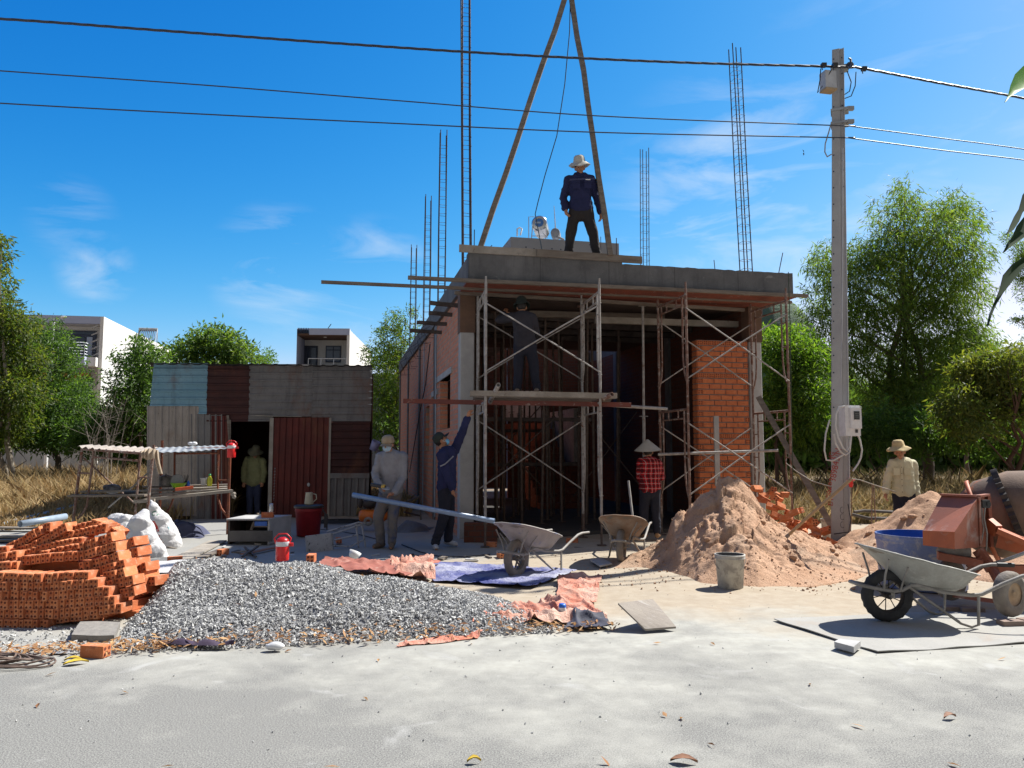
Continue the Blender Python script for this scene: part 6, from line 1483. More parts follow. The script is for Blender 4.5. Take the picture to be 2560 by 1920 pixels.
def person(base, J, face, label, shirt, pants, shoe, hat=None, mask=None, skin=skin_a, hem=None, hands=None, up=None, collar=True, sleeve=1.0, loose=1.0, hair=True, extra=None, tilt=0.0, coat=False):
    t = thing('person', base, label, 'person')
    J = {k: V3(v) for k, v in J.items()}
    f = V3((math.sin(face), math.cos(face), 0)); fl = V3((f.x, f.y, -math.sin(tilt) )).normalized()    # where the face looks
    hd, nk, pv = J['head'], J['neck'], (J['hL'] + J['hR'])/2
    up = (hd - nk).normalized() if up is None else V3(up).normalized()
    fl = (fl - up*fl.dot(up)*.6).normalized(); hr = fl.cross(up).normalized(); hu = hr.cross(fl)
    rot = Matrix((hr, fl, hu)).transposed()
    sx = (J['sR'] - J['sL']); sxn = sx.normalized(); ch = (J['sL'] + J['sR'])/2; wa = ch.lerp(pv, .60)
    b = MB()
    # skull, jaw, nose, brow, ears
    b.ell(hd + hu*.02, (.074,.094,.098), rot, 18, 14); b.cap(hd - hu*.02 + fl*.028, hd - hu*.082 + fl*.058, .058, .030, 14, 1.05, hr)
    b.cap(hd + fl*.092 + hu*.012, hd + fl*.108 - hu*.028, .008, .014, 8); b.cap(hd + fl*.083 + hu*.026 + hr*.034, hd + fl*.083 + hu*.026 - hr*.034, .013, .013, 8)
    b.cap(hd + fl*.086 - hu*.060 + hr*.018, hd + fl*.086 - hu*.060 - hr*.018, .010, .010, 8)
    for s in (1,-1): b.ell(hd + hr*.076*s - fl*.005 - hu*.01, (.012,.022,.032), rot, 8, 8); b.ell(hd + fl*.066 + hr*.035*s - hu*.02, (.024,.02,.022), rot, 8, 8)
    b.cap(nk - V3((0,0,.06)), hd - hu*.06 - fl*.012, .056, .050, 14)
    b.cap(ch, wa, .108, .098, 16, 1.45, sxn); b.cap(wa, pv, .098, .108, 16, 1.45, sxn); b.cap(J['sL'], J['sR'], .058, .058, 14)
    for s, o in (('L',-1),('R',1)):
        S, E, W_ = J['s'+s], J['e'+s], J['w'+s]
        b.cap(S, E, .050, .040, 12); b.cap(E, W_, .039, .026, 12)
        hq = (hands or {}).get(s, {}); d = V3(hq.get('d', (W_-E)))
        hand(b, W_, d, hq.get('n', f), hq.get('curl', .55), hq.get('side', -1 if s == 'L' else 1))
        Hh, K, A = J['h'+s], J['k'+s], J['a'+s]
        b.cap(Hh, K, .082, .055, 14); b.cap(K, A, .054, .036, 12)
        tf = V3(J.get('t'+s, f)).normalized(); b.cap(A - V3((0,0,.045)) - tf*.03, A - V3((0,0,.055)) + tf*.14, .034, .03, 10)
    me = voxel(b, .0085, 2); o = put('body', me, skin, t)
    # shirt
    b = MB(); hz = hem if hem is not None else pv.z - .06; L = loose
    hc = V3((pv.x, pv.y, hz)) if hem is None or True else pv
    hc = pv + (pv - ch).normalized()*(pv.z - hz)
    b.cap(ch + V3((0,0,-.01)), wa, .128*L, .128*L, 20, 1.36, sxn); b.cap(wa, hc + (ch-hc).normalized()*.10, .128*L, .140*L, 20, 1.36, sxn)
    b.cap(J['sL'], J['sR'], .080, .080, 14); b.cap(J['sL'].lerp(nk,.35), J['sR'].lerp(nk,.35), .060, .060, 12)
    b.cap(nk - V3((0,0,.05)), nk + (hd-nk).normalized()*.01, .078, .066, 14)
    for s in 'LR':
        S, E, W_ = J['s'+s], J['e'+s], J['w'+s]; We = E.lerp(W_, .93*sleeve)
        b.cap(S, E, .078*L, .063*L, 12); b.cap(E, We, .062*L, .052*L, 12)
    def fold(x, y, z): return .012*fbm(x*1.0, y, z*.55, 8, 3) + .012*(1-abs(n3(x*6+z*4, y*6, z*8)))**4 - .002
    me = voxel(b, .0115, 2, fold); sh_o = put('shirt', me, shirt, t)
    if collar:
        b = MB(); 
        for s in (1,-1):
            p = nk + (hd-nk).normalized()*.015 + f*.045 + hr*.03*s; b.add([p + hr*.045*s - f*.04 + V3((0,0,.025)), p - hr*.028*s + f*.03, p - hr*.01*s + f*.045 - V3((0,0,.065)), p + hr*.05*s + f*.02 - V3((0,0,.03))], [(0,1,2,3)])
            b.add([V3(q)+f*.004 for q in b.v[-4:]], [(3,2,1,0)])
        put('collar', b.mesh('collar'), shirt, sh_o)
        b = MB(); a0 = ch + f*.178*L; a1 = hc + (ch-hc).normalized()*.02 + f*.18*L
    # trousers
    b = MB(); b.cap(pv + V3((0,0,.08)), pv - V3((0,0,.04)), .118, .125, 18, 1.35, sxn)
    for s in 'LR':
        Hh, K, A = J['h'+s], J['k'+s], J['a'+s]; b.cap(Hh, K, .103, .082, 14); b.cap(K, A - (A-K).normalized()*.01, .081, .070, 14)
    me = voxel(b, .0115, 2, lambda x, y, z: .010*fbm(x, y, z*.6, 8, 3) + .012*max(0, 1-abs(z-J['aL'].z-.08)/.25)*n3(x*6, y*6, z*26)); put('trousers', me, pants, t)
    b = MB()
    for s in 'LR':
        A = J['a'+s]; tf = V3(J.get('t'+s, f)).normalized(); b.cap(A - V3((0,0,.035)) - tf*.04, A - V3((0,0,.048)) + tf*.13, .046, .040, 12); b.cap(A + V3((0,0,.02)), A - V3((0,0,.03)), .042, .046, 10)
        b2 = b
        me = voxel(b, .011, 2); put('shoe', me, shoe, t); b = MB()
    # hair, hat, mask
    if hair:
        b = MB(); b.ell(hd + hu*.030 - fl*.012, (.081,.097,.097), rot, 18, 12)
        b.v = [tuple(p) for p in b.v]; keep = MB()
        vs = [V3(p) for p in b.v]; ok = lambda p: (p-hd).dot(fl) < .055 - .9*max(0, -(p-hd).dot(hu)) or (p-hd).dot(hu) > .075
        fs = [q for q in b.f if all(ok(vs[i]) and (vs[i]-hd).dot(hu) > -.07 for i in q)]; keep.add(vs, fs, True); put('hair', keep.mesh('hair'), hair_m, o)
    for s in (1,-1):
        b = MB(); b.ell(hd + fl*.084 + hr*.033*s + hu*.006, (.012,.008,.006), rot, 8, 6); put('eye', b.mesh('eye'), M['black'], o)
    def at(x, y, z): return hd + hr*x + fl*y + hu*z
    if hat:
        kind, m = hat[0], hat[1]; b = MB()
        if kind == 'bucket':
            ax = (hu*1.0 + fl*hat[2]).normalized(); rb = hat[3] if len(hat) > 3 else .165
            b.lathe([(.001,.135),(.055,.13),(.082,.105),(.092,.05),(.100,.022),(.130,.004),(rb*.92,-.022),(rb,-.036),(rb,-.040),(rb*.9,-.03),(.12,-.004),(.096,.012)], 32, at(0,0,.066), ax, sy=1.08, wob=lambda i, q: ((.016*math.sin(2*q+1)+.008*math.sin(5*q))*(1 if 5 <= i <= 9 else .15), .004*math.sin(3*q)))
        elif kind == 'cap':
            ax = (hu + fl*hat[2]).normalized()
            b.lathe([(.001,.115),(.05,.110),(.085,.085),(.098,.045),(.101,.0),(.097,-.008)], 26, at(0,-.005,.035), ax, sy=1.1)
            fd = (fl - ax*fl.dot(ax)).normalized(); sd = fd.cross(ax); vs = []
            for i in range(9):
                q = -1.05 + 2.1*i/8
                for rr, dz in ((.094,.0),(.175,-.035*0-.02)): vs.append(at(0,-.005,.035) + fd*math.cos(q)*rr*(1.05 if rr > .1 else 1.1) + sd*math.sin(q)*min(rr,.115) + ax*(dz - .018*abs(math.sin(q))))
            b.add(vs, [(2*i,2*i+2,2*i+3,2*i+1) for i in range(8)], True); b.add([p - ax*.006 for p in vs], [(2*i+1,2*i+3,2*i+2,2*i) for i in range(8)], True)
        elif kind == 'cone':
            ax = V3(hat[2]).normalized(); b.lathe([(.002,.185),(.02,.178),(.12,.09),(.225,.002),(.232,-.006),(.225,-.008),(.115,.078),(.003,.172)], 40, at(0,0,.045), ax)
        put('hat', b.mesh('hat'), m, t)
    if mask:
        b = MB(); b.ell(at(0,.052,-.048), (.068,.062,.056), rot, 18, 12); vs = [V3(p) for p in b.v]; keep = MB()
        fs = [q for q in b.f if all((vs[i]-hd).dot(fl) > .035 for i in q)]; keep.add(vs, fs, True); put('face_mask', keep.mesh('face_mask'), mask, t)
        b = MB()
        for s in (1,-1): b.tube([at(.055*s,.078,-.03), at(.078*s,.01,-.0)], .0025, 4); b.tube([at(.055*s,.075,-.065), at(.078*s,.01,-.015)], .0025, 4)
        put('ear_loop', b.mesh('ear_loop'), M['white_plastic'], t)
    if extra: extra(t, J, f, at, sxn, ch, pv)
    return t
def cloth(name, c, c2=None, **k): return mat(name, c, c2, 7, .9, bump=.3, bscale=160, bdist=.003, **k)
navy = cloth('navy_work_cloth', (.022,.026,.085), (.016,.02,.065)); blk = cloth('black_trouser_cloth', (.022,.020,.022), (.035,.03,.03))
blk2 = cloth('dark_navy_trouser', (.014,.016,.028), (.022,.022,.035))
greysh = cloth('grey_work_shirt', (.265,.27,.295), (.20,.205,.225)); jean = cloth('dusty_jeans', (.125,.125,.14), (.17,.15,.13), c3=(.05,.075,.16), s3=2.2, lo3=.5, hi3=.6)
dk = cloth('charcoal_shirt', (.040,.037,.046), (.028,.026,.033)); beigesh = cloth('pale_khaki_shirt', (.60,.55,.38), (.50,.46,.32)); yel = cloth('pale_green_jacket', (.25,.25,.12), (.19,.19,.09))
hat_b = cloth('pale_canvas_hat', (.52,.50,.44), (.42,.40,.35)); hat_s = cloth('straw_coloured_hat', (.55,.42,.22), (.44,.34,.18)); hat_d = cloth('dark_green_hat', (.03,.04,.035)); hat_g = cloth('dull_green_hat', (.12,.11,.07))
shoe_d = mat('dusty_boot', (.14,.10,.075), (.2,.16,.13), 8, .9); shoe_w = mat('dirty_white_shoe', (.5,.5,.52), (.3,.3,.32), 12, .7); mask_m = mat('pale_blue_mask', (.20,.52,.78), (.17,.46,.70), 10, .8); mask_w = mat('white_blue_mask', (.42,.58,.70), None, 10, .8)
def buttons(t, J, f, at, sxn, ch, pv, m=None, pockets=True, shirt=None, off=.19):
    b = MB()
    for i in range(5): q = ch.lerp(pv, .12+.2*i) + f*(off); b.ell(q, (.007,.007,.007), None, 6, 5)
# man on the roof
def roof_extra(t, J, f, at, sxn, ch, pv):
    b = MB(); p = ch + f*.185
    b.beam(p + sxn*.20 + V3((0,0,.0)) - V3((0,0,.06)), p - sxn*.20 - V3((0,0,.06)), .006, .03); part('chest_stripe', b, cloth('pale_navy_tape', (.06,.065,.14)), t, local=True)
    for s in (1,-1):
        b = MB(); b.box(p + sxn*.09*s - V3((0,0,.15)), (.11,.012,.12)); b.box(p + sxn*.09*s - V3((0,0,.10)) + f*.006, (.115,.01,.035)); part('pocket', b, navy, t, local=True)
    b = MB(); b.box(p + sxn*.09 - V3((0,0,.075)) + f*.012, (.075,.006,.014)); part('pen', b, M['white_plastic'], t, local=True)
pr = H(2.12, .10, 0); 
J1 = dict(head=(-.01,-.05,1.555), neck=(0,-.01,1.43), sL=(-.175,0,1.375), sR=(.165,0,1.39), eL=(-.265,.04,1.10), wL=(-.245,-.06,.875), eR=(.265,.05,1.10), wR=(.33,.06,.85),
          hL=(-.09,0,.86), hR=(.10,0,.86), kL=(-.165,-.03,.46), kR=(.20,-.02,.47), aL=(-.20,.03,.09), aR=(.27,.03,.09), tL=(-.35,-1,0), tR=(.35,-1,0))
p0 = P(1452, 640, pr.y+.12); rm_ = person((p0.x, pr.y+.12, ZT-.005+.0), J1, PI-.1, 'person in navy work shirt, black trousers and pale bucket hat standing on the roof slab', navy, blk, shoe_d, ('bucket', hat_b, -.05, .175), hands={'L': dict(d=(.2,-.35,-1), n=(1,0,.1), side=1), 'R': dict(d=(.1,-.2,-1), n=(-1,0,0), curl=.8)}, extra=roof_extra, tilt=.25); rm_.scale = (1.1, 1.1, 1.1)
# man cutting the pipe
pc = Vector((-1.93, 12.0, gh(-1.93,12.0)))
J3 = dict(head=(.02,-.10,1.585), neck=(.05,-.02,1.47), sL=(-.11,0,1.40), sR=(.235,-.02,1.40), eL=(-.185,-.04,1.12), wL=(-.085,-.25,.965), eR=(.25,-.06,1.08), wR=(.15,-.25,.85),
          hL=(-.03,.02,.84), hR=(.13,.02,.84), kL=(-.13,-.05,.46), kR=(.10,-.04,.46), aL=(-.09,.02,.085), aR=(.09,-.05,.085), tL=(-.6,-.8,0), tR=(.05,-1,0))
person(pc, J3, PI+.28, 'person in grey shirt, pale cap and mask cutting a long pipe with a grinder', greysh, jean, shoe_d, ('cap', cloth('tan_cap', (.36,.29,.20), (.28,.22,.15)), .0), mask_w, hands={'L': dict(d=(.75,-.5,-.25), n=(.1,-.3,-1), curl=.9, side=1), 'R': dict(d=(-.85,-.3,-.25), n=(-.2,-.3,-1), curl=.9)}, tilt=.28, hem=.80, up=(-.06,-.12,1))
q0, q1 = P(882, 1237, 11.78), P(1236, 1303, 11.25)
b = MB(); b.pipe(q0, q1, .037, .004, 18); single('long_pipe', b, M['pvc_blue'], 'long blue grey plastic pipe slanting from the cutter’s hands down to the middle wheelbarrow', 'pipe')
gd = thing('angle_grinder', pc + Vector((-.03,-.33,.94)), 'small yellow and black angle grinder in the pipe cutter’s hand', 'grinder')
b = MB(); g0 = pc + Vector((-.10,-.30,.96)); b.tube([g0+Vector((-.10,.02,.02)), g0+Vector((.02,-.02,.0)), g0+Vector((.10,-.05,-.01))], [.026,.03,.026], 12); part('body', b, M['black_plastic'], gd)
b = MB(); b.lathe([(.028,-.03),(.036,-.02),(.036,.02),(.028,.03)], 14, g0+Vector((.10,-.05,-.01)), Vector((.9,-.3,-.1))); part('gear_head', b, plain('yellow_tool', (.55,.36,.06), .5), gd)
b = MB(); b.lathe([(.001,-.002),(.06,-.002),(.06,.002),(.001,.002)], 22, g0+Vector((.14,-.07,-.03)), Vector((.2,-.4,.9))); part('disc', b, M['zinc'], gd)
# navy man reaching up
pn = Vector((-1.02, 12.05, gh(-1.02,12.05)))
J4 = dict(head=(-.085,-.0,1.655), neck=(-.06,.02,1.52), sL=(-.06,-.16,1.44), sR=(.10,.15,1.50), eL=(.03,-.20,1.14), wL=(.105,-.20,.93), eR=(.235,.10,1.79), wR=(.325,.02,2.03),
          hL=(-.02,-.08,.88), hR=(.02,.09,.88), kL=(-.03,-.06,.50), kR=(.05,.10,.50), aL=(-.16,-.10,.10), aR=(.02,.14,.12), tL=(.25,-1,-.1), tR=(1,-.35,-.1))
def navy_extra(t, J, f, at, sxn, ch, pv):
    b = MB(); q = [(-.075,-.265,1.27),(-.005,-.262,1.30),(.07,-.225,1.37),(.115,-.16,1.42)]; b.tube([Vector(x)+Vector((0,-.005,0)) for x in q], .012, 6); part('grey_piping', b, greysh, t, local=True)
person(pn, J4, R(78), 'person in dark navy clothes, dark cap and blue mask reaching up to the scaffold', navy, blk2, shoe_w, ('cap', hat_d, -.25), mask_m, up=(-.55,0,.85), hands={'R': dict(d=(.35,-.2,1), n=(.6,-.6,0), curl=.8), 'L': dict(d=(.25,-.05,-1), n=(.9,.2,0), curl=.5, side=1)}, tilt=-.55, hem=.86, extra=navy_extra)
# woman in red plaid, conical hat, seen from behind
def plaid():
    k = NT('red_plaid'); s = k.n("ShaderNodeSeparateXYZ"); k.l(k.co.outputs["Object"], s.inputs[0])
    h = k.math('ADD', s.outputs[0], k.math('MULTIPLY', s.outputs[1], .8)); z = k.math('ADD', s.outputs[2], k.math('MULTIPLY', k.noise(6,3), .02))
    def band(c, per, off, w): return k.math('LESS_THAN', k.math('ABSOLUTE', k.math('SUBTRACT', k.math('FRACT', k.math('ADD', k.math('DIVIDE', c, per), off)), .5)), w)
    c = k.mix(k.math('MULTIPLY', band(h,.085,0,.2), .75), (.48,.02,.025), (.045,.008,.012)); c = k.mix(k.math('MULTIPLY', band(z,.085,0,.2), .65), c, (.045,.008,.012))
    c = k.mix(k.math('MULTIPLY', band(h,.085,.5,.04), .6), c, (.55,.45,.43)); c = k.mix(k.math('MULTIPLY', band(z,.085,.5,.04), .6), c, (.55,.45,.43))
    k.base(c); k.set(.9,0,.2); k.bump(k.noise(60,3), .2, .004); return k.m
straw = mat('pale_palm_leaf', (.50,.455,.39), (.42,.38,.32), 6, .85, stretch=(1,1,8), bump=.3)
pw = Vector((2.36, 13.3, .03))
J5 = dict(head=(-.01,.03,1.45), neck=(0,.0,1.33), sL=(-.145,0,1.27), sR=(.15,.02,1.27), eL=(-.15,.10,1.0), wL=(-.02,.28,.98), eR=(.22,.07,1.02), wR=(.245,.20,1.09),
          hL=(-.085,0,.80), hR=(.085,0,.80), kL=(-.10,.02,.44), kR=(.10,.02,.44), aL=(-.11,-.02,.085), aR=(.12,-.02,.085), tL=(-.3,1,0), tR=(.35,1,0))
person(pw, J5, R(14), 'person in red plaid shirt and pale conical hat, seen from behind near the brick pier', plaid(), blk2, mat('tan_shoe', (.35,.2,.1), None, 8, .8), ('cone', straw, (-.05,-.10,1)), hands={'R': dict(d=(.1,.1,1), n=(-.3,1,0), curl=1.0)}, hem=.74, collar=False)
# man on the scaffold platform seen from behind
pz = P(1310, 984, 12.78); pz.z = P(1300, 984, 12.3).z + .035
J2 = dict(head=(-.035,.05,1.46), neck=(-.03,.02,1.34), sL=(-.20,.02,1.29), sR=(.145,.0,1.29), eL=(-.42,.16,1.27), wL=(-.33,.36,1.42), eR=(.21,.10,1.02), wR=(.15,.33,.98),
          hL=(-.08,0,.80), hR=(.11,0,.80), kL=(-.09,.02,.44), kR=(.17,.02,.44), aL=(-.11,0,.085), aR=(.21,0,.085))
person(pz, J2, R(4), 'person in charcoal shirt and dark hat, seen from behind on the scaffold platform', dk, blk2, shoe_d, ('bucket', hat_d, .05, .15), hem=.74, collar=False, hands={'L': dict(d=(.3,.5,.8), n=(0,1,0), curl=.6)})
# man in the khaki shirt at the right
pk = Vector((6.36, 12.6, 0))
J6 = dict(head=(-.06,-.05,1.49), neck=(-.02,-.01,1.365), sL=(-.165,-.02,1.295), sR=(.175,.02,1.295), eL=(-.26,.0,1.02), wL=(-.315,-.05,.84), eR=(.215,.04,1.02), wR=(.195,-.04,.78),
          hL=(-.085,0,.80), hR=(.085,0,.80), kL=(-.10,-.05,.44), kR=(.09,-.02,.44), aL=(-.11,0,.085), aR=(.10,0,.085))
def khaki_extra(t, J, f, at, sxn, ch, pv):
    p = ch + f*.188
    b = MB(); b.beam(p - V3((0,0,-.02)), p*1.0 + (pv-ch)*1.0 + V3((0,0,.02)), .028, .008, f); part('button_band', b, beigesh, t, local=True)
    for i in range(5):
        pass
    b = MB()
    for i in range(5): b.ell(p + (pv-ch)*(.1+.2*i) + f*.012, (.007,.007,.007), None, 6, 5)
    part('button_row', b, M['black_plastic'], t, local=True)
    for s in (1,-1): b = MB(); b.box(p + sxn*.09*s - V3((0,0,.12)), (.10,.012,.11)); part('pocket', b, beigesh, t, local=True)
    b = MB(); b.lathe([(.075,-.02),(.082,.01),(.07,.045),(.06,.05)], 18, J['neck'] + V3((0,0,-.01)), V3((0,-.15,1))); part('neck_scarf', b, cloth('grey_scarf', (.30,.30,.33)), t, local=True)
person(pk, J6, PI+.55, 'person in pale khaki shirt and wide straw coloured hat behind the low sand heap', beigesh, blk2, shoe_d, ('bucket', hat_s, -.22, .185), hem=.74, hands={'L': dict(d=(-.2,-.3,-.9), n=(.8,-.3,0), curl=.6, side=1)}, extra=khaki_extra)
# man in the shed doorway
pd = Vector(sh(1085, 1490, -.55)); pd.z = 0
J7 = dict(head=(.035,-.10,1.46), neck=(.0,-.03,1.36), sL=(-.18,0,1.30), sR=(.17,0,1.28), eL=(-.25,.0,1.02), wL=(-.23,-.06,.80), eR=(.235,.0,1.0), wR=(.22,-.08,.80),
          hL=(-.085,0,.78), hR=(.085,0,.78), kL=(-.09,-.03,.44), kR=(.09,-.03,.44), aL=(-.09,0,.085), aR=(.09,0,.085))
person(pd, J7, PI-.3, 'person in pale green jacket and dark hat standing in the dark shed doorway', yel, cloth('dark_blue_jeans', (.04,.05,.10)), shoe_d, ('bucket', hat_g, -.15, .18), hem=.70, tilt=.6, loose=1.1)
# ------------------------------------------------------------------ trees and grass
def crown_mesh(clumps, y, dens, L, W, r, droop=.6, ydep=1.0, twig=.16, per=9, curl=.12, flip=None):
    """clumps: (sx, sy, radius px) on the photo; leaves hang on twig clusters spread through every clump"""
    C_, Ds = [], []
    cen = []
    spr = []
    for (sx, sy, pr) in clumps:
        spr.append((sx, sy, pr, 1.0))
        for _ in range(5):
            a_ = r.uniform(-.35, PI+.35) if r.random() < .75 else r.uniform(0, 2*PI); q_ = r.uniform(.95, 1.30); spr.append((sx+pr*q_*math.cos(a_), sy-pr*q_*math.sin(a_), pr*r.uniform(.14,.26), .8))
    for (sx, sy, pr, main) in spr:
        R_ = pr/F*y; n = max(3, int(dens*r.uniform(.45,1.35)*pr*pr/per)); yy = y + r.normal(0, ydep*.45); c = np.array(P(sx, sy, yy))
        if main == 1.0: cen.append(Vector(c))
        d = r.normal(size=(n,3)); d /= np.linalg.norm(d, axis=1)[:,None]; rad = R_*r.random(n)**.42*1.06
        tw = c + d*rad[:,None]*np.array([1,1.0,.95]); k = per
        off = r.normal(0, 1, (n,k,3)); along = np.array([1,1,.5])*d[:,None,:]*r.uniform(-.3,1.5,(n,k,1))
        pts = tw[:,None,:] + (off*.5 + along)*twig
        C_.append(pts.reshape(-1,3)); Ds.append(np.repeat(d, k, axis=0))
    pts = np.concatenate(C_); d = np.concatenate(Ds); n = len(pts)
    ok = pts[:,2] > .05; pts, d = pts[ok], d[ok]; n = len(pts)
    ax = d*.55 + r.normal(0, .55, (n,3)); ax[:,2] -= droop*r.uniform(.4,1.4,n); ax /= np.linalg.norm(ax, axis=1)[:,None]
    s = np.cross(ax, r.normal(size=(n,3))); s /= np.linalg.norm(s, axis=1)[:,None]; nn = np.cross(ax, s)
    l = (L*r.uniform(.6,1.35,n))[:,None]; w = (W*r.uniform(.6,1.3,n))[:,None]
    V = np.stack([pts, pts+ax*l*.45+s*w*.5+nn*l*curl*.4, pts+ax*l-nn*l*curl, pts+ax*l*.45-s*w*.5+nn*l*curl*.4], 1)
    return np_mesh('crown', V.reshape(-1,3), np.arange(n*4).reshape(n,4)), cen
bark = mat('grey_brown_bark', (.16,.12,.09), (.10,.075,.06), 5, .95, stretch=(1,1,.25), bump=.6, bscale=40)
bark_p = mat('pale_bark', (.30,.26,.21), (.2,.17,.14), 5, .95, stretch=(1,1,.25), bump=.5, bscale=40)
def tree(name, label, y, base_sx, clumps, dens, L, W, m, seed, trunk_r=.12, stems=1, brk=None, group='trees around the site', lean=0, **k):
    r = np.random.default_rng(seed); rr = random.Random(seed)
    g = P(base_sx, 1128, y); g.z = 0
    t = thing(name, g, label, 'tree', group)
    me, cen = crown_mesh(clumps, y, dens, L, W, r, **k); me.transform(Matrix.Translation(-g)); put('crown', me, m, t)
    b = MB()
    for s in range(stems):
        top = max(cen, key=lambda c: c.z - .3*abs(c.x-g.x) - rr.random()*.8); q = Vector((g.x + (s-(stems-1)/2)*trunk_r*3, g.y+rr.uniform(-.2,.2), -.05)); n = 7; pts, rs = [], []; top = q.lerp(top, .80)
        for i in range(n+1):
            f = i/n; pts.append(q.lerp(top, f) + Vector((rr.uniform(-.12,.12)*math.sin(f*PI)*2, rr.uniform(-.1,.1), 0))); rs.append(trunk_r*(1-.85*f))
        b.tube(pts, rs, 9)
        for c in cen[s::stems]:
            h = min(max(.18, (c.z - (c-g).xy.length*.6)/max(top.z,.1)), .8); i = min(n-1, int(h*n)); a = pts[i].lerp(pts[i+1], h*n-i if h*n-i < 1 else 0)
            mid = a.lerp(c, .5) + Vector((rr.uniform(-.15,.15), 0, rr.uniform(0,.25))); b.tube([a, mid, c], [max(.012, rs[i]*.42), max(.009, rs[i]*.28), .007], 6)
    part('trunk', b, brk or bark, t)
    return t
lf_ac = leaf_mat('acacia_leaf', [(.045,.085,.02),(.08,.135,.03),(.13,.185,.042),(.06,.10,.025),(.165,.19,.04)], .45)
lf_dk = leaf_mat('dark_green_leaf', [(.035,.075,.02),(.065,.12,.03),(.10,.165,.04),(.05,.09,.025)], .42)
lf_yl = leaf_mat('yellow_green_leaf', [(.03,.06,.016),(.065,.10,.024),(.12,.135,.028),(.04,.07,.018),(.12,.125,.028)], .48)
lf_br = leaf_mat('bright_green_leaf', [(.045,.10,.016),(.08,.155,.022),(.14,.21,.03),(.06,.115,.02)], .45)
tree('tree', 'tall loose yellow green tree at the left edge of the photo', 23, 25, [(-60,640,50),(-4,650,28),(-24,715,46),(8,790,46),(48,830,38),(-60,800,80),(30,880,56),(70,905,40),(10,970,60),(60,990,44),(-60,950,100),(30,1060,50),(-40,1060,70),(4,600,10)], .55, .16, .05, lf_yl, 1, .10, 2, bark_p, droop=.5)
tree('tree', 'dense dark green tree before the left white house', 26, 150, [(118,838,38),(148,872,34),(105,900,50),(160,908,34),(130,955,60),(182,968,40),(110,1000,60),(190,1035,58),(150,1070,55),(228,1058,40),(90,1075,40)], .62, .15, .045, lf_dk, 2, .12, 1, None, droop=.5)
tree('tree', 'rounded dark green tree at the left end of the tin shed', 24, 305, [(350,872,24),(378,885,26),(322,905,28),(365,925,42),(318,965,40),(352,990,54),(300,1025,40),(330,1060,50),(275,1065,40),(390,940,40),(400,1020,40)], .62, .15, .05, lf_dk, 3, .09, 2, None, droop=.7)
tree('tree', 'spreading tree whose crown tops the left half of the shed roof', 27, 530, [(450,888,32),(485,866,30),(530,850,32),(570,862,34),(605,884,26),(465,920,40),(520,905,48),(575,910,46),(618,912,22),(540,960,60),(480,980,50)], .55, .19, .07, leaf_mat('large_green_leaf', [(.04,.085,.02),(.09,.15,.035),(.14,.19,.05),(.06,.11,.03)], .42), 4, .10, 1, None, droop=.25)
tree('tree', 'small green treetop showing over the middle of the shed roof', 40, 668, [(668,893,14),(660,905,14),(676,908,13),(668,960,26),(668,1020,30)], .6, .16, .05, lf_br, 5, .05, 1, None, droop=.2)
tree('tree', 'slender bright topped tree between the shed and the unfinished house', 30, 985, [(1012,792,22),(985,812,26),(1018,830,30),(965,850,28),(1000,870,40),(940,885,26),(965,910,42),(1010,930,44),(945,945,36),(985,985,50),(950,1000,36),(1020,1000,36),(965,1050,42),(1010,1060,40),(940,1060,24)], .65, .15, .04, leaf_mat('feathery_leaf', [(.03,.06,.02),(.07,.12,.025),(.13,.19,.03),(.05,.09,.02),(.15,.15,.03)], .45), 6, .10, 2, None, droop=.6)
acl = [(2262,470,22),(2255,510,36),(2240,555,50),(2385,508,24),(2370,540,40),(2420,555,36),(2310,570,56),(2370,590,62),(2225,610,62),(2300,650,80),(2395,655,56),(2430,640,36),(2190,640,50),(2150,650,44),(2070,640,32),(2050,680,30),(2085,690,40),(2130,710,52),(2200,720,76),(2290,745,80),(2380,740,66),(2430,730,42),(2055,745,36),(2045,800,36),(2095,790,48),(2160,815,66),(2250,835,84),(2340,830,74),(2415,820,48),(2450,850,34),(2060,860,44),(2120,890,56),(2200,915,70),(2290,925,80),(2380,905,62),(2445,905,36),(2140,970,54),(2220,1000,70),(2310,1010,66),(2390,990,46),(2170,1050,46),(2270,1060,50)]
tree('tree', 'tall airy acacia with drooping narrow leaves behind the power pole', 23, 2265, acl, .40, .22, .030, lf_ac, 7, .17, 3, None, droop=.9, twig=.2, per=8)
tree('tree', 'bright yellow green bushy tree between the house and the power pole', 20.5, 1965, [(1925,850,30),(1955,862,34),(1990,850,30),(2010,880,38),(1935,890,42),(1980,900,50),(2030,915,44),(1925,950,44),(1975,975,54),(2035,985,48),(1930,1030,42),(1990,1050,50),(2045,1050,40)], .65, .15, .045, lf_br, 8, .07, 2, None, droop=.5)
tree('tree', 'low spreading olive tree with dark forked trunk at the right edge', 19, 2524, [(2415,925,24),(2450,912,26),(2482,898,20),(2512,915,30),(2548,930,34),(2440,960,40),(2495,962,44),(2550,975,46),(2412,1010,34),(2465,1018,46),(2525,1020,44),(2590,940,60),(2590,1010,60),(2532,875,12),(2372,1030,26),(2400,1065,34),(2445,1078,32),(2560,890,14)], .55, .15, .045, leaf_mat('olive_leaf', [(.045,.07,.018),(.085,.11,.026),(.15,.155,.034),(.06,.085,.02)], .42), 9, .09, 2, mat('red_brown_bark', (.12,.065,.045), (.08,.045,.035), 5, .9), droop=.5)
tree('tree', 'sunlit green tree rising behind the olive tree', 28, 2420, [(2405,865,22),(2435,872,26),(2470,885,24),(2380,900,26),(2410,930,44),(2470,940,36),(2510,905,16),(2420,1000,60),(2360,960,44),(2340,1030,50),(2470,1030,56),(2400,1070,46)], .77, .15, .045, lf_br, 10, .09, 1, None, droop=.4)
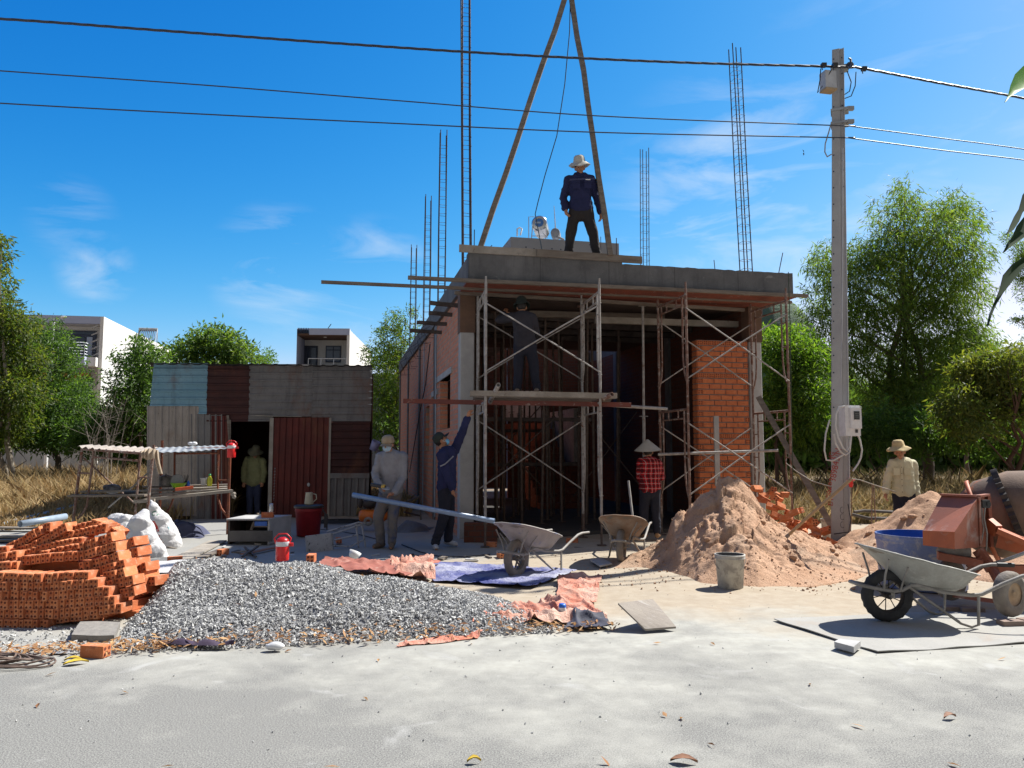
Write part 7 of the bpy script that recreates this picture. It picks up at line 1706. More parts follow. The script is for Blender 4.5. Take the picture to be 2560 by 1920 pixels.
tree('tree', 'fine leaved tree reaching in from beyond the right edge', 14, 2720, [(2520,596,9),(2536,608,12),(2552,625,16),(2570,650,24),(2550,650,9),(2610,620,40),(2555,806,9),(2540,803,5),(2590,815,22),(2640,720,80),(2680,860,90),(2700,600,90),(2560,700,6)], 1.1, .045, .016, lf_ac, 11, .1, 1, None, droop=.1, twig=.06, per=10, ydep=.3)
bush_lb = ('leafy bush at the foot of the trees, half hidden by dry grass')
for i, (sx, y, cl) in enumerate(((40,25,[(20,1085,40),(60,1080,42),(-20,1090,40)]),(150,25,[(130,1092,40),(180,1085,44)]),(250,24,[(235,1092,44),(290,1088,44)]),(345,25,[(340,1090,44),(385,1090,36)]),
        (1950,21,[(1920,1085,42),(1965,1085,46),(2010,1080,40)]),(2060,21,[(2050,1085,44),(2090,1075,40)]),(2180,21.5,[(2150,1075,50),(2200,1085,52)]),(2290,21.5,[(2260,1080,50),(2320,1078,52)]),(2400,20.5,[(2375,1088,46),(2430,1092,44)]),(2500,20.5,[(2490,1090,44),(2550,1088,50)]),(975,29,[(955,1090,34),(1000,1092,36)]))):
    tree('bush', bush_lb, y, sx, cl, .62, .16, .05, lf_dk, 60+i, .03, 3, None, 'bushes under the trees', droop=.4)
# far wood closing the view behind the fields, seen only through gaps
def far_wood(n, x0, x1, y0, y1, hgt, seed, label):
    r = np.random.default_rng(seed); x = r.uniform(x0,x1,n); y = r.uniform(y0,y1,n); top = hgt*(1+.35*np.sin(x*.21+seed)+.2*np.sin(x*.57)); z = top*r.random(n)**.8
    pts = np.stack([x,y,z],1); ax = r.normal(0,1,(n,3)); ax[:,2] -= .4; ax /= np.linalg.norm(ax,axis=1)[:,None]; s_ = np.cross(ax, r.normal(size=(n,3))); s_ /= np.linalg.norm(s_,axis=1)[:,None]
    l = r.uniform(.5,1.2,n)[:,None]; V = np.stack([pts, pts+ax*l*.5+s_*l*.22, pts+ax*l, pts+ax*l*.5-s_*l*.22],1)
    o = put('far_wood', np_mesh('far_wood', V.reshape(-1,3), np.arange(n*4).reshape(n,4)), lf_dk); tag(o, label, 'wood', None, 'stuff')
far_wood(50000, -75, -14, 62, 70, 3.0, 1, 'far dark wood seen through gaps between the left trees')
far_wood(50000, 14, 75, 48, 56, 4.0, 2, 'far dark wood seen through gaps between the right trees')
# low growth at the back of the fields so nothing ends in bare ground
def dry_twigs(sx, sy0, sy1, y, n, seed, label):
    rr = random.Random(seed); g = P(sx, sy1, y); g.z = 0; b = MB(); top = P(sx, sy0, y).z
    for i in range(n):
        q = g + Vector((rr.uniform(-.25,.25), rr.uniform(-.2,.2), 0)); a = q + Vector((rr.gauss(0,.25), rr.gauss(0,.2), top*rr.uniform(.4,.65))); e = a + Vector((rr.gauss(0,.35), rr.gauss(0,.3), top*rr.uniform(.2,.45)))
        b.tube([q, a, e], [.012,.008,.003], 4)
        for j in range(3): f = a.lerp(e, rr.random()); b.tube([f, f+Vector((rr.gauss(0,.3), rr.gauss(0,.2), rr.uniform(.05,.4)))], [.005,.002], 3)
    single('dry_shrub', b, mat('bare_twig_grey', (.30,.26,.22), (.2,.17,.14), 8, .9), label, 'shrub')
dry_twigs(262, 985, 1128, 22, 26, 4, 'leafless grey shrub in front of the dark green left tree')
0 and dry_twigs(2440, 1000, 1150, 17.5, 14, 6, 'leafless thin shrub left of the olive tree’s trunk')
grass_m = leaf_mat('dry_grass_blade', [(.30,.20,.10),(.40,.285,.145),(.46,.35,.19),(.34,.26,.12),(.26,.19,.09)], .3, .8, (1.25,1.1,.95))
grass_m2 = leaf_mat('dull_grass_blade', [(.26,.19,.11),(.38,.29,.17),(.46,.37,.22),(.20,.16,.08),(.16,.15,.06)], .3, .8, (1.25,1.15,.9))
def grass(name, pts, hts, r, m, label, width=.012):
    n = len(pts); pts = np.array(pts); h = np.array(hts)
    a = r.uniform(0,2*PI,n); s = np.stack([np.cos(a), np.sin(a), np.zeros(n)],1)*width*r.uniform(.6,1.5,n)[:,None]
    bend = r.normal(0,.38,(n,3))*h[:,None]; bend[:,2] = 0
    up = np.zeros((n,3)); up[:,2] = h
    m1 = pts + up*.55 + bend*.3; tip = pts + up*r.uniform(.75,1.0,n)[:,None] + bend
    V = np.stack([pts-s, pts+s, m1+s*.8, tip, m1-s*.8], 1); me = np_mesh(name, V.reshape(-1,3), np.arange(n*5).reshape(n,5))
    o = put(name, me, m); return tag(o, label, 'grass', None, 'stuff')
r_ = np.random.default_rng(31)
def field(n, x0, x1, y0, y1, keep, hf):
    pts, hs = [], []
    while len(pts) < n:
        y = y0 + (y1-y0)*r_.random()**1.7; x = r_.uniform(x0, x1)
        if keep(x, y): pts.append((x, y, 0)); hs.append(hf(x, y)*r_.uniform(.55,1.25))
    return pts, hs
def lk(x, y):
    edge = 14.9 + .35*n3(x, 3, 1) + max(0, (x+9.5))*1.0
    return y > edge and x < -.36*y + .5*n3(y, 2, 0) and x > -1.0*y
grass('dry_grass', *field(46000, -30, -5.2, 14.5, 30, lk, lambda x, y: .22 + min(.75, max(0, (y-15.5))*.13) + .25*max(0, n3(x*.5,y*.5,4))), r_, grass_m, 'tall dry golden grass filling the field at the left')
def rk(x, y): return y > 16.2 + .5*n3(x,1,1) and x > .30*y and x < .9*y
grass('dry_grass', *field(30000, 5, 22, 16, 26, rk, lambda x, y: .25 + min(.55, (y-16)*.16) + .3*max(0, n3(x*.6,y*.6,7))), r_, grass_m2, 'dull dry grass under the trees at the right')
def mk(x, y): return y > 18 and -.20*y < x < -.13*y
grass('dry_grass', *field(4000, -9, -2, 18, 34, mk, lambda x, y: .35), r_, grass_m, 'strip of dry grass between the shed and the unfinished house')
# leaves of a nearby branch hanging into the top right of the view
br = thing('hanging_branch', P(2570, 560, 1.9), 'few long dark pointed leaves on a branch hanging in from the right edge, close by', 'branch')
fg = leaf_mat('near_leaf', [(.012,.03,.012),(.02,.04,.015),(.016,.035,.014)], .10, 1.0)  # shaded near leaves, their darkness put into the leaf colour
def near_leaf(pts, wid, y=1.75, m=None, nrm=Vector((.1,-1,.15))):
    b = MB(); n = len(pts); vs = []
    Pp = [P(x, yy, y + .03*i) for i, (x, yy) in enumerate(pts)]
    for i, q in enumerate(Pp):
        d = (Pp[min(i+1,n-1)] - Pp[max(i-1,0)]).normalized(); s = d.cross(nrm).normalized(); w = wid[i]/F*y
        vs += [q - s*w + Vector((0,-.008,0)), q, q + s*w + Vector((0,-.008,0))]
    fs = []
    for i in range(n-1): fs += [(3*i,3*i+1,3*i+4,3*i+3),(3*i+1,3*i+2,3*i+5,3*i+4)]
    b.add(vs, fs, True); part('leaf', b, m or fg, br)
lg = leaf_mat('near_leaf_lit', [(.07,.16,.02),(.09,.2,.03),(.08,.17,.02)], .6, .5)  # sunlit copy of the near leaf, the light put into its colour
near_leaf([(2510,257),(2518,243),(2530,225),(2548,205),(2572,188),(2600,175)], [1,4,13,24,30,26], m=lg)
near_leaf([(2512,588),(2524,572),(2536,550),(2546,530),(2562,500),(2585,470)], [1,7,9,7,16,18])
near_leaf([(2506,632),(2514,618),(2530,602),(2548,580),(2572,555),(2600,530)], [1,6,9,18,22,20])
near_leaf([(2466,815),(2472,788),(2484,758),(2498,730),(2512,700),(2535,672),(2560,650),(2600,630)], [1,2.5,4,7,15,15,8,6])
b = MB(); b.tube([P(2600,470,1.95), P(2640,540,1.93), P(2690,560,1.9), P(2900,500,1.9)], .006, 6); b.tube([P(2600,630,1.98), P(2660,590,1.93)], .004, 6); b.tube([P(2600,175,1.9), P(2700,300,1.9), P(2690,560,1.9)], .005, 6); b.tube([P(2600,530,1.9), P(2650,545,1.92)], .004, 6); b.tube([P(2585,470,1.9), P(2620,510,1.92)], .004, 6)
part('twig', b, bark, br)
# ------------------------------------------------------------------ buildings behind
M['white_wall'] = mat('off_white_render', (.66,.65,.62), (.58,.57,.55), 1.2, .9, bump=.1)
M['stained_wall'] = mat('rain_streaked_render', (.72,.70,.67), (.60,.585,.56), .8, .9, stretch=(1.2,1.2,.25), bump=.1, bscale=10, c3=(.38,.36,.35), s3=1.4, lo3=.56, hi3=.74)
M['shade_blue_wall'] = mat('white_paint_blue_shade', (.42,.46,.60), (.38,.42,.56), 1.5, .85, bump=.05)  # white walls with their blue-grey shade put into the colour
M['glass'] = plain('dark_window_glass', (.03,.045,.075), .12, 0, .6); M['frame_dark'] = plain('dark_blue_frame', (.025,.035,.07), .5)
M['rail'] = plain('steel_rail', (.55,.58,.62), .35, .5)
class Loc:
    """local frame of a building: u along the facade (to the right), v into depth"""
    def __init__(s, o, ang): s.o = Vector(o); s.u = Vector((math.cos(ang), math.sin(ang), 0)); s.v = Vector((-math.sin(ang), math.cos(ang), 0))
    def __call__(s, u, v, z): return s.o + s.u*u + s.v*v + Vector((0,0,z))
    def box(s, b, u0, u1, v0, v1, z0, z1):
        vs = [s(u, v, z) for z in (z0, z1) for v in (v0, v1) for u in (u0, u1)]
        b.add(vs, [(0,2,3,1),(4,5,7,6),(0,1,5,4),(2,6,7,3),(0,4,6,2),(1,3,7,5)])
    def px(s, sx, sy, v=0.0):
        r = ray(sx, sy); c = Vector((0,0,CAM_H)); t = (v - (c-s.o).dot(s.v))/r.dot(s.v); q = c + r*t - s.o; return q.dot(s.u), q.z
def bp(L, name, m, parent, *boxes):
    b = MB()
    for k in boxes: L.box(b, *k)
    return part(name, b, m, parent)
# left house: bright streaked side wall, shaded blue front with a balcony
c0 = P(260, 791.5, 60); A_ = Loc((c0.x, c0.y, 0), R(10)); zt = c0.z
hs_ = thing('white_house', (c0.x, c0.y, 0), 'three storey house with a bright rain streaked side wall, behind the trees at the left', 'house')
def az(y_, v=0): return A_.px(230, y_, v)[1]
zp, zb0, zb1 = az(809), az(895), az(916)
bp(A_, 'side_wall', M['stained_wall'], hs_, (-.25, 0, 0, 24, 0, zt)); bp(A_, 'parapet', M['shade_blue_wall'], hs_, (-14, -.251, 0, .35, zp, zt))
bp(A_, 'front_wall', M['white_wall'], hs_, (-14, -.252, 1.6, 1.85, 0, zp)); bp(A_, 'roof_slab', M['white_wall'], hs_, (-14, -.253, .352, 24, zp+.02, zp+.3))
bp(A_, 'balcony', M['shade_blue_wall'], hs_, (-14, -.9, -1.1, 1.6, zb1, zb0)); bp(A_, 'balcony_end', M['stained_wall'], hs_, (-.9, -.26, -.6, 1.6, zb1-.05, zb0))
bp(A_, 'soffit_band', mat('orange_wood_band', (.45,.17,.06), (.36,.13,.05), 4, .7), hs_, (-14, -1.3, .9, 1.59, zb1-1.1, zb1-.45))
u0, z0 = A_.px(186, 892, 1.6); u1, z1 = A_.px(243, 828, 1.6); w = bp(A_, 'window', M['frame_dark'], hs_, (u0-3, u1, 1.5, 1.598, z0, z1))
um, zm = A_.px(219, 843, 1.6); ue, _ = A_.px(233, 843, 1.6); bp(A_, 'pane', plain('pale_door_panel', (.42,.48,.60), .4), w, (um, ue, 1.46, 1.498, z0+.05, zm)); bp(A_, 'pane', M['glass'], w, (u0-2.9, um-.15, 1.47, 1.499, z0+.05, zm)); bp(A_, 'pane', M['glass'], w, (u0-2.9, u1-.12, 1.475, 1.4985, zm+.2, z1-.1))
u0, z0 = A_.px(200, 956, 1.6); u1, z1 = A_.px(233, 941, 1.6); w = bp(A_, 'window', M['frame_dark'], hs_, (u0-3, u1, 1.5, 1.597, z0-2, z1)); bp(A_, 'pane', M['glass'], w, (u0-2.9, u1-.2, 1.47, 1.499, z0-1.8, z1-.2))
b = MB()
for i in range(16): L_ = zb1-5.5 + (zp - zb1 + 5.2)*i/15.0; b.beam(A_(-.95, .3, L_), A_(-.3, .2, L_+.28), .06, .10)
part('screen', b, M['conc_light'], hs_)
b = MB()
for k in range(5): b.tube([A_(-13.8,-1.0,zb0+.2+.22*k), A_(-.95,-1.0,zb0+.2+.22*k), A_(-.95,1.4,zb0+.2+.22*k)], .02, 5)
for k in range(12): b.tube([A_(-.95-k*1.1,-1.0,zb0), A_(-.95-k*1.1,-1.0,zb0+1.1)], .025, 5)
part('railing', b, M['rail'], hs_)
sp = P(366, 838, 68); so_ = thing('solar_heater', sp, 'solar water heater rack on the roof of the left white house', 'solar heater')
L2 = Loc(sp, R(10)); b = MB()
for i in range(9): b.tube([L2(-.65+.16*i, 0, -.55), L2(-.65+.16*i, .5, .55)], .05, 6)
part('tube_panel', b, M['pvc_blue'], so_); b = MB(); b.tube([L2(-.8,.6,.6), L2(.75,.6,.6)], .16, 12); part('tank', b, M['zinc'], so_); b = MB()
for u in (-.8,.75): b.tube([L2(u,.6,.6), L2(u,.6,-1.2)], .04, 6); b.tube([L2(u,0,-.6), L2(u,.6,.6)], .035, 6)
part('stand', b, M['rail'], so_)
# middle house
c1 = P(735, 1128, 55); B2 = Loc((c1.x, c1.y, 0), R(3)); mh = thing('white_house', (c1.x, c1.y, 0), 'narrow white house with a recessed top balcony, right behind the tin shed', 'house')
def bz(y_, v=0): return B2.px(800, y_, v)[1]
def bu(x_, v=0): return B2.px(x_, 860, v)[0]
zt, zf, zfl = bz(821), bz(837), bz(905)
bp(B2, 'side_wall', M['shade_blue_wall'], mh, (0, bu(742), 0, 12, 0, zt)); bp(B2, 'side_wall', M['stained_wall'], mh, (bu(867), bu(874), 0, 12, 0, zt-.1))
bp(B2, 'fascia', M['shade_blue_wall'], mh, (bu(773), bu(874)-.001, -.06, .4, zf, zt)); bp(B2, 'soffit', mat('brown_soffit', (.12,.07,.05), None, 4, .8), mh, (bu(742)+.002, bu(867)-.002, .05, 2.6, zf-.02, zf+.10))
b = MB()
for i in range(7): B2.box(b, bu(743)+.02+i*.12, bu(743)+.06+i*.12, .0, 1.2, zf+.1, zf+.5)
part('slat_screen', b, M['frame_dark'], mh)
bp(B2, 'rear_wall', M['white_wall'], mh, (bu(742)+.003, bu(867)-.003, 2.6, 2.8, 0, zf+.1)); bp(B2, 'floor_slab', M['white_wall'], mh, (bu(742)+.004, bu(867)-.004, .0, 2.6, zfl-1.2, zfl-.35))
u0,z0 = B2.px(772,915,2.6); u1,z1 = B2.px(795,865,2.6); w = bp(B2, 'door', M['frame_dark'], mh, (u0-.5,u1,2.52,2.598,z0-.6,z1)); bp(B2,'pane',M['glass'],w,(u0-.1,u1-.12,2.49,2.518,z0-.3,z1-.15))
u0,z0 = B2.px(814,906,2.6); u1,z1 = B2.px(853,865,2.6); w = bp(B2, 'window', M['frame_dark'], mh, (u0,u1,2.52,2.598,z0,z1)); um = (u0+u1)/2
for a, c, p, q in ((u0+.08,um-.04,z0+.1,z1-.36),(um+.04,u1-.08,z0+.1,z1-.36),(u0+.08,um-.04,z1-.28,z1-.08),(um+.04,u1-.08,z1-.28,z1-.08)): bp(B2,'pane',plain('curtained_glass',(.12,.15,.2),.3),w,(a,c,2.49,2.518,p,q))
b = MB(); r0, r1 = bu(771), bu(866); zr = B2.px(800,896)[1]
b.tube([B2(r0,.1,zr), B2(r1,.1,zr)], .035, 6)
for i in range(4): b.tube([B2(r0+(r1-r0)*i/3,.1,zr), B2(r0+(r1-r0)*i/3,.1,zr-1.1)], .03, 6)
part('railing', b, M['rail'], mh)
b = MB(); b.ell(B2(bu(806),1.0,zf-.03), (.12,.12,.03)); part('ceiling_lamp', b, M['white_plastic'], mh); b = MB(); q = P(820,821,56); b.tube([q, P(828,810,56)], .03, 5); part('roof_rod', b, M['rebar'], mh)
# grey neighbour behind the slab, tanks on its roof
N_ = Loc((P(1277,592,33).x, 33, 0), HA); zt = P(1277,592,33).z; nb = thing('grey_house', N_(0,0,0), 'plain grey rendered house rising behind the roof slab, with a silver tank on top', 'house')
M['grey_render'] = mat('smooth_grey_render', (.30,.305,.325), (.26,.265,.285), .7, .9, bump=.08, c3=(.22,.22,.24), s3=1.6, lo3=.62, hi3=.8)
bp(N_, 'body', M['grey_render'], nb, (0, 5.0, 0, 12, 0, zt)); bp(N_, 'wing', M['grey_render'], nb, (-6.5, -.02, 8.0, 14, 0, 5.5))
b = MB()
for sx, sy in ((1315,618),(1335,622),(1402,624),(1380,622),(1475,612)):
    u, z = N_.px(sx, sy, 0); L_ = N_(u, -.005, z); b.disc(L_, .035, -N_.v, 8)
part('tie_hole', b, M['frame_dark'], nb); nb.children[-1]["kind"] = 'stuff'
tq = P(1348, 557, 34.5); tk = thing('water_tank', tq, 'shiny steel water tank with a round blue label on the grey house roof', 'tank')
ax = Vector((-.15,-1,.05)).normalized(); Rt = 20.5/F*34.5
b = MB(); b.lathe([(.001,-.02),(Rt*.8,-.02),(Rt*.97,.04),(Rt,.1),(Rt,1.2),(Rt*.9,1.3),(.001,1.32)], 30, tq, -ax); part('shell', b, mat('polished_steel', (.62,.62,.63), (.5,.5,.5), 3, .22, 1.0, bump=.05), tk)
b = MB(); b.disc(tq + ax*.025, Rt*.56, ax, 26); part('label_disc', b, plain('tank_label_blue', (.05,.16,.42), .5), tk); b = MB(); b.box(tq+ax*.03+Vector((0,0,0)), (Rt*1.0,.01,Rt*.22)); part('label_band', b, mat('pale_label', (.45,.55,.68), None, 5, .5), tk)
b = MB()
for dx in (-.3,.3):
    for dv in (0,.9): b.tube([tq+Vector((dx,dv,-.15)), tq+Vector((dx*1.2,dv,-.72))], .025, 6)
b.tube([tq+Vector((-.36,0,-.62)), tq+Vector((.36,0,-.62))], .02, 6); b.tube([tq+Vector((-.48,0,-.7)), tq+Vector((-.48,0,.28)), tq+Vector((-.2,0,.28))], .02, 6); part('stand', b, M['rail'], tk)
q = P(1388,581,34.2); b = MB(); b.lathe([(.001,-.03),(.20,-.02),(.215,.05),(.215,.5),(.001,.52)], 22, q, -ax); b.tube([q+Vector((.1,0,-.2)), q+Vector((.4,0,-.35))], .06, 8); single('small_tank', b, M['grey_render'], 'small dark grey drum beside the steel tank on the grey house roof', 'tank')
b = MB(); b.tube([P(1390,596,34.3), P(1388,560,34.3), P(1385,514,34.3)], [.03,.025,.012], 6); single('antenna_mast', b, M['rail'], 'thin mast right of the steel tank on the grey house roof', 'mast')
b = MB(); b.tube([P(1293,590,34), P(1293,572,34), P(1299,569,34), P(1305,572,34), P(1301,588,34)], .035, 7); single('roof_vent', b, M['white_plastic'], 'bent pale pipe left of the steel tank on the grey house roof', 'pipe')
# street lamp over the left tree
sl = thing('street_lamp', (P(128,900,34).x, 34, 0), 'white street lamp arm rising above the dark green left tree', 'street lamp'); b = MB(); x0 = P(128,900,34).x
b.tube([(x0,34,0),(x0,34,4),(x0+.02,34,P(133,802,34).z-.1), P(138,799,34), P(146,795,34), P(154,793,34)], [.09,.075,.05,.03,.03,.03], 8); part('pole', b, M['white_plastic'], sl)
b = MB(); b.ell(P(157,793,34), (.17,.10,.05), Matrix.Rotation(-.15,3,'Y')); part('lamp_head', b, M['white_plastic'], sl)

# ------------------------------------------------------------------ power pole, meter, cables
pb0 = G(2101, 1378); pb0.z = 0; pt = P(2095, 128, pb0.y+.12)
pp = thing('power_pole', pb0, 'tall pale concrete power pole with red painted numbers near its foot', 'power pole')
M['pole'] = mat('weathered_pole_concrete', (.40,.395,.39), (.33,.325,.33), 2.5, .9, bump=.25, bscale=60, c3=(.25,.245,.25), s3=3, lo3=.64, hi3=.8)
pang = R(-24)
def pole_ring(z, c, hw):
    vs = []; a = hw; g_ = hw*.22
    prof = [(-a,-a*.9),(-a*.92,-a),(a*.25,-a),(a*.34,-a+g_),(a*.80,-a+g_),(a*.92,-a),(a,-a*.92),(a,a*.9),(a*.9,a),(-a*.9,a),(-a,a*.9)]
    for x, y in prof: vs.append(c + Vector((x*math.cos(pang)-y*math.sin(pang), x*math.sin(pang)+y*math.cos(pang), 0)))
    return vs
def pole_c(f): return Vector((pb0.x,pb0.y,-.3)).lerp(pt, f)
def pole_w(f): return .140*(1-f) + .088*f
b = MB(); n = 30; vs = []
for i in range(n+1): vs += pole_ring(0, pole_c(i/n), pole_w(i/n))
k = 11; fs = [tuple(reversed(range(k))), tuple(range(n*k,n*k+k))]
for i in range(n):
    for j in range(k): fs.append((i*k+j, i*k+(j+1)%k, (i+1)*k+(j+1)%k, (i+1)*k+j))
b.add(vs, fs); part('shaft', b, M['pole'], pp)
fn_ = Vector((math.sin(pang), -math.cos(pang), 0)); fr_ = Vector((math.cos(pang), math.sin(pang), 0))
b = MB()
for i in range(22):
    f = .30 + .68*i/21
    for s in (-.72,.62 if f > .7 else -.72): b.disc(pole_c(f) + fn_*(pole_w(f)+.0015) + fr_*pole_w(f)*s, .012, fn_, 8)
part('step_hole', b, M['frame_dark'], pp); pp.children[-1]["kind"] = 'stuff'
def pole_text(body, sx, sy, size, m, ang, name='painted_number'):
    me = text_mesh(body, size, .0008); rr = ray(sx, sy); c = Vector((0,0,CAM_H)); t = ((pole_c(.1)+fn_*pole_w(.1)) - c).dot(fn_)/rr.dot(fn_); q = c + rr*t
    f = max(0, (q.z+.3)/(pt.z+.3)); q = q + fn_*(pole_c(f).dot(fn_)+pole_w(f)+.003 - q.dot(fn_))
    rotm = Matrix((fr_, Vector((0,0,1)), -fn_ * -1)).transposed() @ Matrix.Rotation(ang, 3, 'Z')
    o = put(name, me, m, pp, q - wloc(pp)); o.rotation_mode = 'QUATERNION'; o.rotation_quaternion = rotm.to_quaternion()
redp = mat('faded_red_paint_mark', (.40,.05,.045), (.33,.10,.09), 20, .9)
pole_text('0968389843/N', 2092, 1185, .128, redp, R(78)); pole_text('NG', 2084, 1143, .10, redp, R(75)); pole_text('ĐT', 2083, 1255, .10, redp, R(84))
greyp = mat('dark_pole_mark', (.13,.13,.14), (.2,.2,.2), 20, .9)
b = MB()
for sy in (1275, 1292, 1312, 1348):
    b = MB(); c = P(2106+.02*(sy-1290), sy, pb0.y-.16); b.tube([c+Vector((.03*math.cos(a), -.0, .045*math.sin(a))) for a in [PI*.4+i*PI*1.35/9 for i in range(10)]], .005, 5); part('grey_mark', b, greyp, pp)
# fittings
fz = lambda sy: P(2095, sy, pb0.y)
for sy in (305, 272, 165): 
    b = MB(); c = pole_c((fz(sy).z+.3)/(pt.z+.3)); w = .10; b.beam(c-fr_*(w+.012), c+fr_*(w+.05), .232, .035); b.box(c+fr_*(w+.075)+fn_*.05, (.10,.06,.06)); part('bracket', b, M['zinc'], pp)

jb = P(2070, 203, pb0.y-.12); b = MB(); b.box(jb, (.19,.16,.28), Matrix.Rotation(R(12),3,'Z')); part('junction_box', b, mat('grey_box', (.5,.51,.53), None, 5, .5), pp); b = MB(); b.box(jb-Vector((0,.0,.155)), (.20,.17,.03), Matrix.Rotation(R(12),3,'Z')); part('box_base', b, mat('tan_board', (.45,.33,.2), None, 5, .8), pp)
b = MB()
for pts in ([(2052,172),(2050,200),(2044,232),(2056,215)],[(2078,176),(2066,196),(2068,222)],[(2118,178),(2128,205),(2124,228),(2112,236)],[(2140,180),(2138,215),(2128,240),(2112,246)]): b.tube([P(x,y,pb0.y-.2) for x,y in pts], .008, 6)
part('jumper_wire', b, M['black'], pp)
for sx, sy in ((2059,163),(2087,163),(2124,162),(2160,172)):
    b = MB(); b.box(P(sx,sy,pb0.y-.18+.002*(sx-2095)), (.075,.07,.055)); b.tube([P(sx-5,sy+3,pb0.y-.21), P(sx-3,sy+12,pb0.y-.21)], .008, 5); part('cable_clamp', b, M['black_plastic'], pp)
b = MB(); b.tube([P(2127,148,pb0.y-.1), P(2127,160,pb0.y-.15), P(2122,170,pb0.y-.18)], .018, 6); b.tube([P(2127,148,pb0.y-.1), P(2122,146,pb0.y-.12)], .014, 6); part('hook', b, M['frame_dark'], pp)
b = MB(); b.tube([P(2079,305,pb0.y-.14), P(2072,330,pb0.y-.2), P(2063,360,pb0.y-.2), P(2062,380,pb0.y-.2), P(2068,392,pb0.y-.18), P(2078,386,pb0.y-.12)], .010, 6); part('loose_loop', b, M['tube'], pp)
b = MB(); b.tube([P(2107,370,pb0.y-.12), P(2106,700,pb0.y-.16), P(2104,900,pb0.y-.17), P(2102,945,pb0.y-.18)], .008, 5); part('service_wire', b, mat('grey_wire', (.45,.45,.47), None, 5, .5), pp)
# meter box and its cables
mcx = P(2124, 1052, pb0.y-.30); mb_ = thing('meter_box', mcx, 'white electricity meter box fixed to the power pole', 'meter box')
mr = Matrix.Rotation(R(10), 3, 'Z'); k_ = 1/F*pb0.y
b = MB(); b.box(mcx, (40*k_, .16, 74*k_), mr); part('case', b, M['white_plastic'], mb_)
b = MB(); q = mcx + mr @ Vector((.03,-.10,.035)); b.box(q, (28*k_,.045,50*k_), mr); part('cover', b, M['white_plastic'], mb_)
b = MB(); q = mcx + mr @ Vector((.035,-.128,.075)); b.box(q, (14*k_,.012,20*k_), mr); part('display', b, M['black_plastic'], mb_)
b = MB(); 
for i in range(3): b.box(mcx + mr @ Vector((.035,-.135,.05+.025*i)), (10*k_,.004,.006), mr)
part('display_row', b, mat('dim_digits', (.25,.28,.27), None, 5, .5), mb_); mb_.children[-1]["kind"] = 'stuff'
b = MB(); q = mcx + mr @ Vector((.05,-.088,-.155)); b.box(q, (.035,.012,.05), mr); part('seal', b, M['black_plastic'], mb_)
wc = mat('white_cable', (.62,.62,.60), (.5,.5,.48), 6, .5)
b = MB(); yy = pb0.y-.30
for pts, y_ in (([(2112,1016),(2098,1018),(2090,1035),(2089,1065),(2096,1095),(2108,1120),(2117,1128),(2125,1115),(2128,1090)], yy-.12), ([(2085,1085),(2090,1110),(2102,1130),(2114,1138),(2124,1130),(2128,1092)], yy-.05), ([(2140,1075),(2150,1100),(2155,1125),(2152,1145),(2145,1160),(2132,1178)], yy), ([(2074,1050),(2064,1085),(2061,1125),(2066,1150),(2082,1152),(2098,1143),(2110,1136)], yy+.1), ([(2117,1090),(2118,1125)], yy-.02)):
    b.tube([P(x,y,y_) for x,y in pts], .013, 7)
part('white_cable', b, wc, mb_)
b = MB(); b.tube([P(2085,1335,pb0.y-.1), P(2122,1330,pb0.y-.25), P(2127,1300,pb0.y-.25), P(2120,1260,pb0.y-.2)], .007, 5); part('ground_wire', b, M['black'], pp)
g = G(2078,1352); pail('white_pail', (g.x, g.y+.1, 0), .10, .115, .36, M['pail'], 'narrow pale pail standing behind the foot of the power pole')
# thin rods with a line, lamp holder
b = MB()
for x0,y0,x1,y1 in ((2181,1212,2178,1340),(2184,1212,2190,1330)): b.tube([P(x0,y0,11.9), P(x1,y1,11.8)], .008, 6)
single('steel_rod', b, M['rust'], 'pair of thin rusty rods standing right of the power pole', 'rod')
lt = thing('rod_lamp', P(2126,1345,11.5), 'thin rusty rod with a red cap at the right side of the power pole', 'rod'); b = MB(); b.tube([P(2129,1215,11.6), P(2128,1300,11.55), P(2126,1345,11.5)], .006, 6); part('rod', b, M['rust'], lt); b = MB(); b.lathe([(.02,-.06),(.035,-.02),(.03,.04),(.06,.045),(.06,.05),(.001,.055)], 14, P(2127,1208,11.6)); part('cap', b, M['red_plastic'], lt)
b = MB(); b.tube([P(1965,1158,13.0), P(1990,1178,12.9), P(2030,1203,12.5), P(2075,1216,12.0), P(2120,1196,11.75), P(2150,1200,11.8), P(2178,1210,11.85), P(2240,1230,12.0)], .009, 6); single('slack_line', b, M['wood_pale'], 'slack pale line strung from the leaning plank past the power pole to the thin rods', 'line')
b = MB(); b.tube([G(2110,1325), G(2160,1345)+Vector((0,0,.02)), G(2200,1335)+Vector((0,0,.03))], .01, 6); b.tube([P(2130,1286,14.5), P(2170,1296,14.4), P(2240,1296,14.6), P(2235,1280,15), P(2160,1277,15), P(2135,1280,14.9)], .03, 7); single('ground_hose', b, M['wood_dark'], 'dark hose looped on the sandy ground right of the power pole', 'hose')
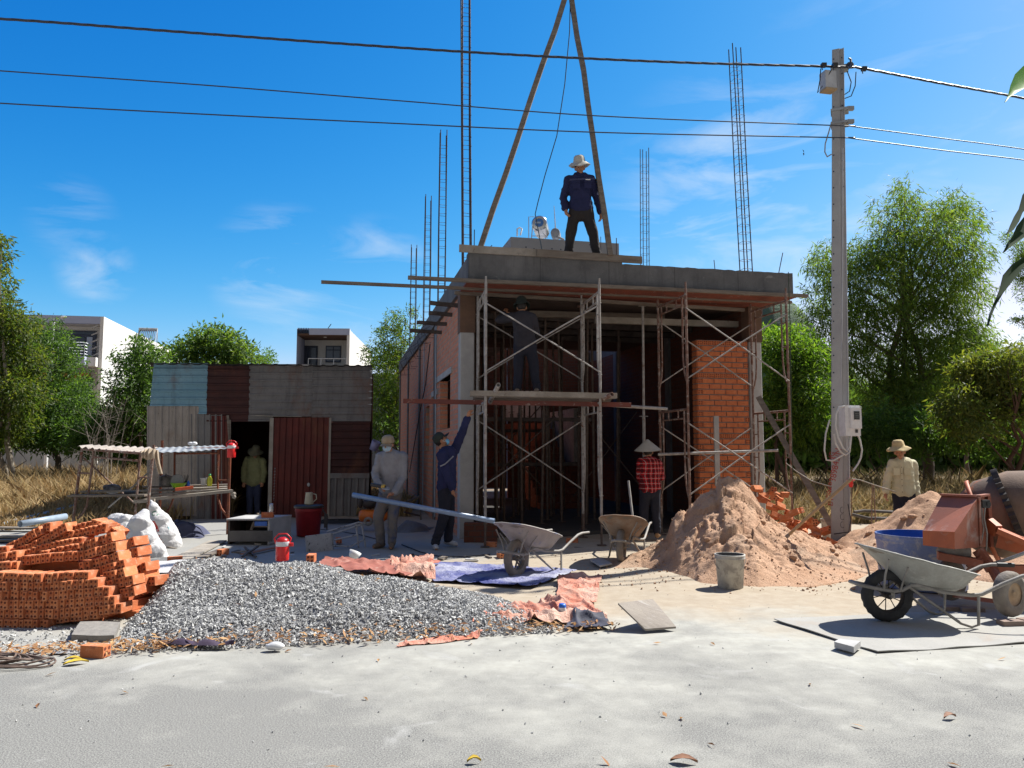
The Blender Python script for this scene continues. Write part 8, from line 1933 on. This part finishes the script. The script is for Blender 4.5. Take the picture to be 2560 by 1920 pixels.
# overhead cables
def yd(sx): return pb0.y - .15 - (2095 - sx)*.00062 if sx < 2095 else pb0.y - .15 + (sx-2095)*.0022
def cable(pts, r, m, label, twist=False):
    # smooth curve through the points, carried well past both edges of the view
    W = [P(x, y, yd(x)) for x, y in pts]; n = len(W); out = []
    for i in range(n-1):
        p0, p1, p2, p3 = W[max(i-1,0)], W[i], W[i+1], W[min(i+2,n-1)]
        for j in range(26 if twist else 8):
            t = j/(26 if twist else 8); out.append(.5*((2*p1)+(p2-p0)*t+(2*p0-5*p1+4*p2-p3)*t*t+(3*p1-p0-3*p2+p3)*t**3))
    out.append(W[-1]); b = MB()
    if twist:
        tot = [0.0]
        for i in range(1,len(out)): tot.append(tot[-1] + (out[i]-out[i-1]).length)
        for s in range(3):
            pts2 = []
            dense = []
            for i in range(len(out)-1):
                mN = max(1, int((out[i+1]-out[i]).length/.06))
                for j in range(mN): dense.append((out[i].lerp(out[i+1], j/mN), tot[i] + (tot[i+1]-tot[i])*j/mN))
            for q, d in dense:
                a = d*2*PI/.75 + s*2*PI/3; pts2.append(q + Vector((0, math.cos(a)*r*.62, math.sin(a)*r*.62)))
            b.tube(pts2, r, 6)
    else: b.tube(out, r, 7)
    single('overhead_cable', b, m, label, 'cable', 'overhead cables')
cb = plain('black_cable_sheath', (.03,.035,.05), .45)
cable([(-500,22),(0,47),(400,76),(810,106),(1270,136),(1700,156),(2095,167),(2160,172),(2350,208),(2560,246),(2900,315)], .0125, cb, 'thick twisted black cable, topmost of the three overhead lines', True)
cable([(-500,140),(0,177),(500,212),(1000,252),(1500,290),(2095,314),(2130,316),(2350,345),(2560,373),(2900,425)], .009, cb, 'middle thin overhead cable passing the power pole')
cable([(-500,225),(0,258),(500,285),(1000,309),(1500,331),(2095,344),(2130,346),(2350,375),(2560,400),(2900,445)], .0095, cb, 'lowest thin overhead cable passing the power pole')
# a small bird high up
bq = P(2009, 384, 40); bd_ = thing('bird', bq, 'tiny dark bird in flight left of the power pole', 'bird')
b = MB(); b.cap(bq, bq+Vector((.06,.12,-.02)), .035, .02, 8); b.cap(bq, bq-Vector((.02,.09,-.01)), .028, .012, 8)
for s in (1,-1): b.add([bq+Vector((0,.03,0)), bq+Vector((.03*s,0,.16*s)), bq+Vector((-.05,.02,.24*s)), bq+Vector((0,-.05,.02*s))], [(0,1,2,3)])
part('body', b, M['black'], bd_)
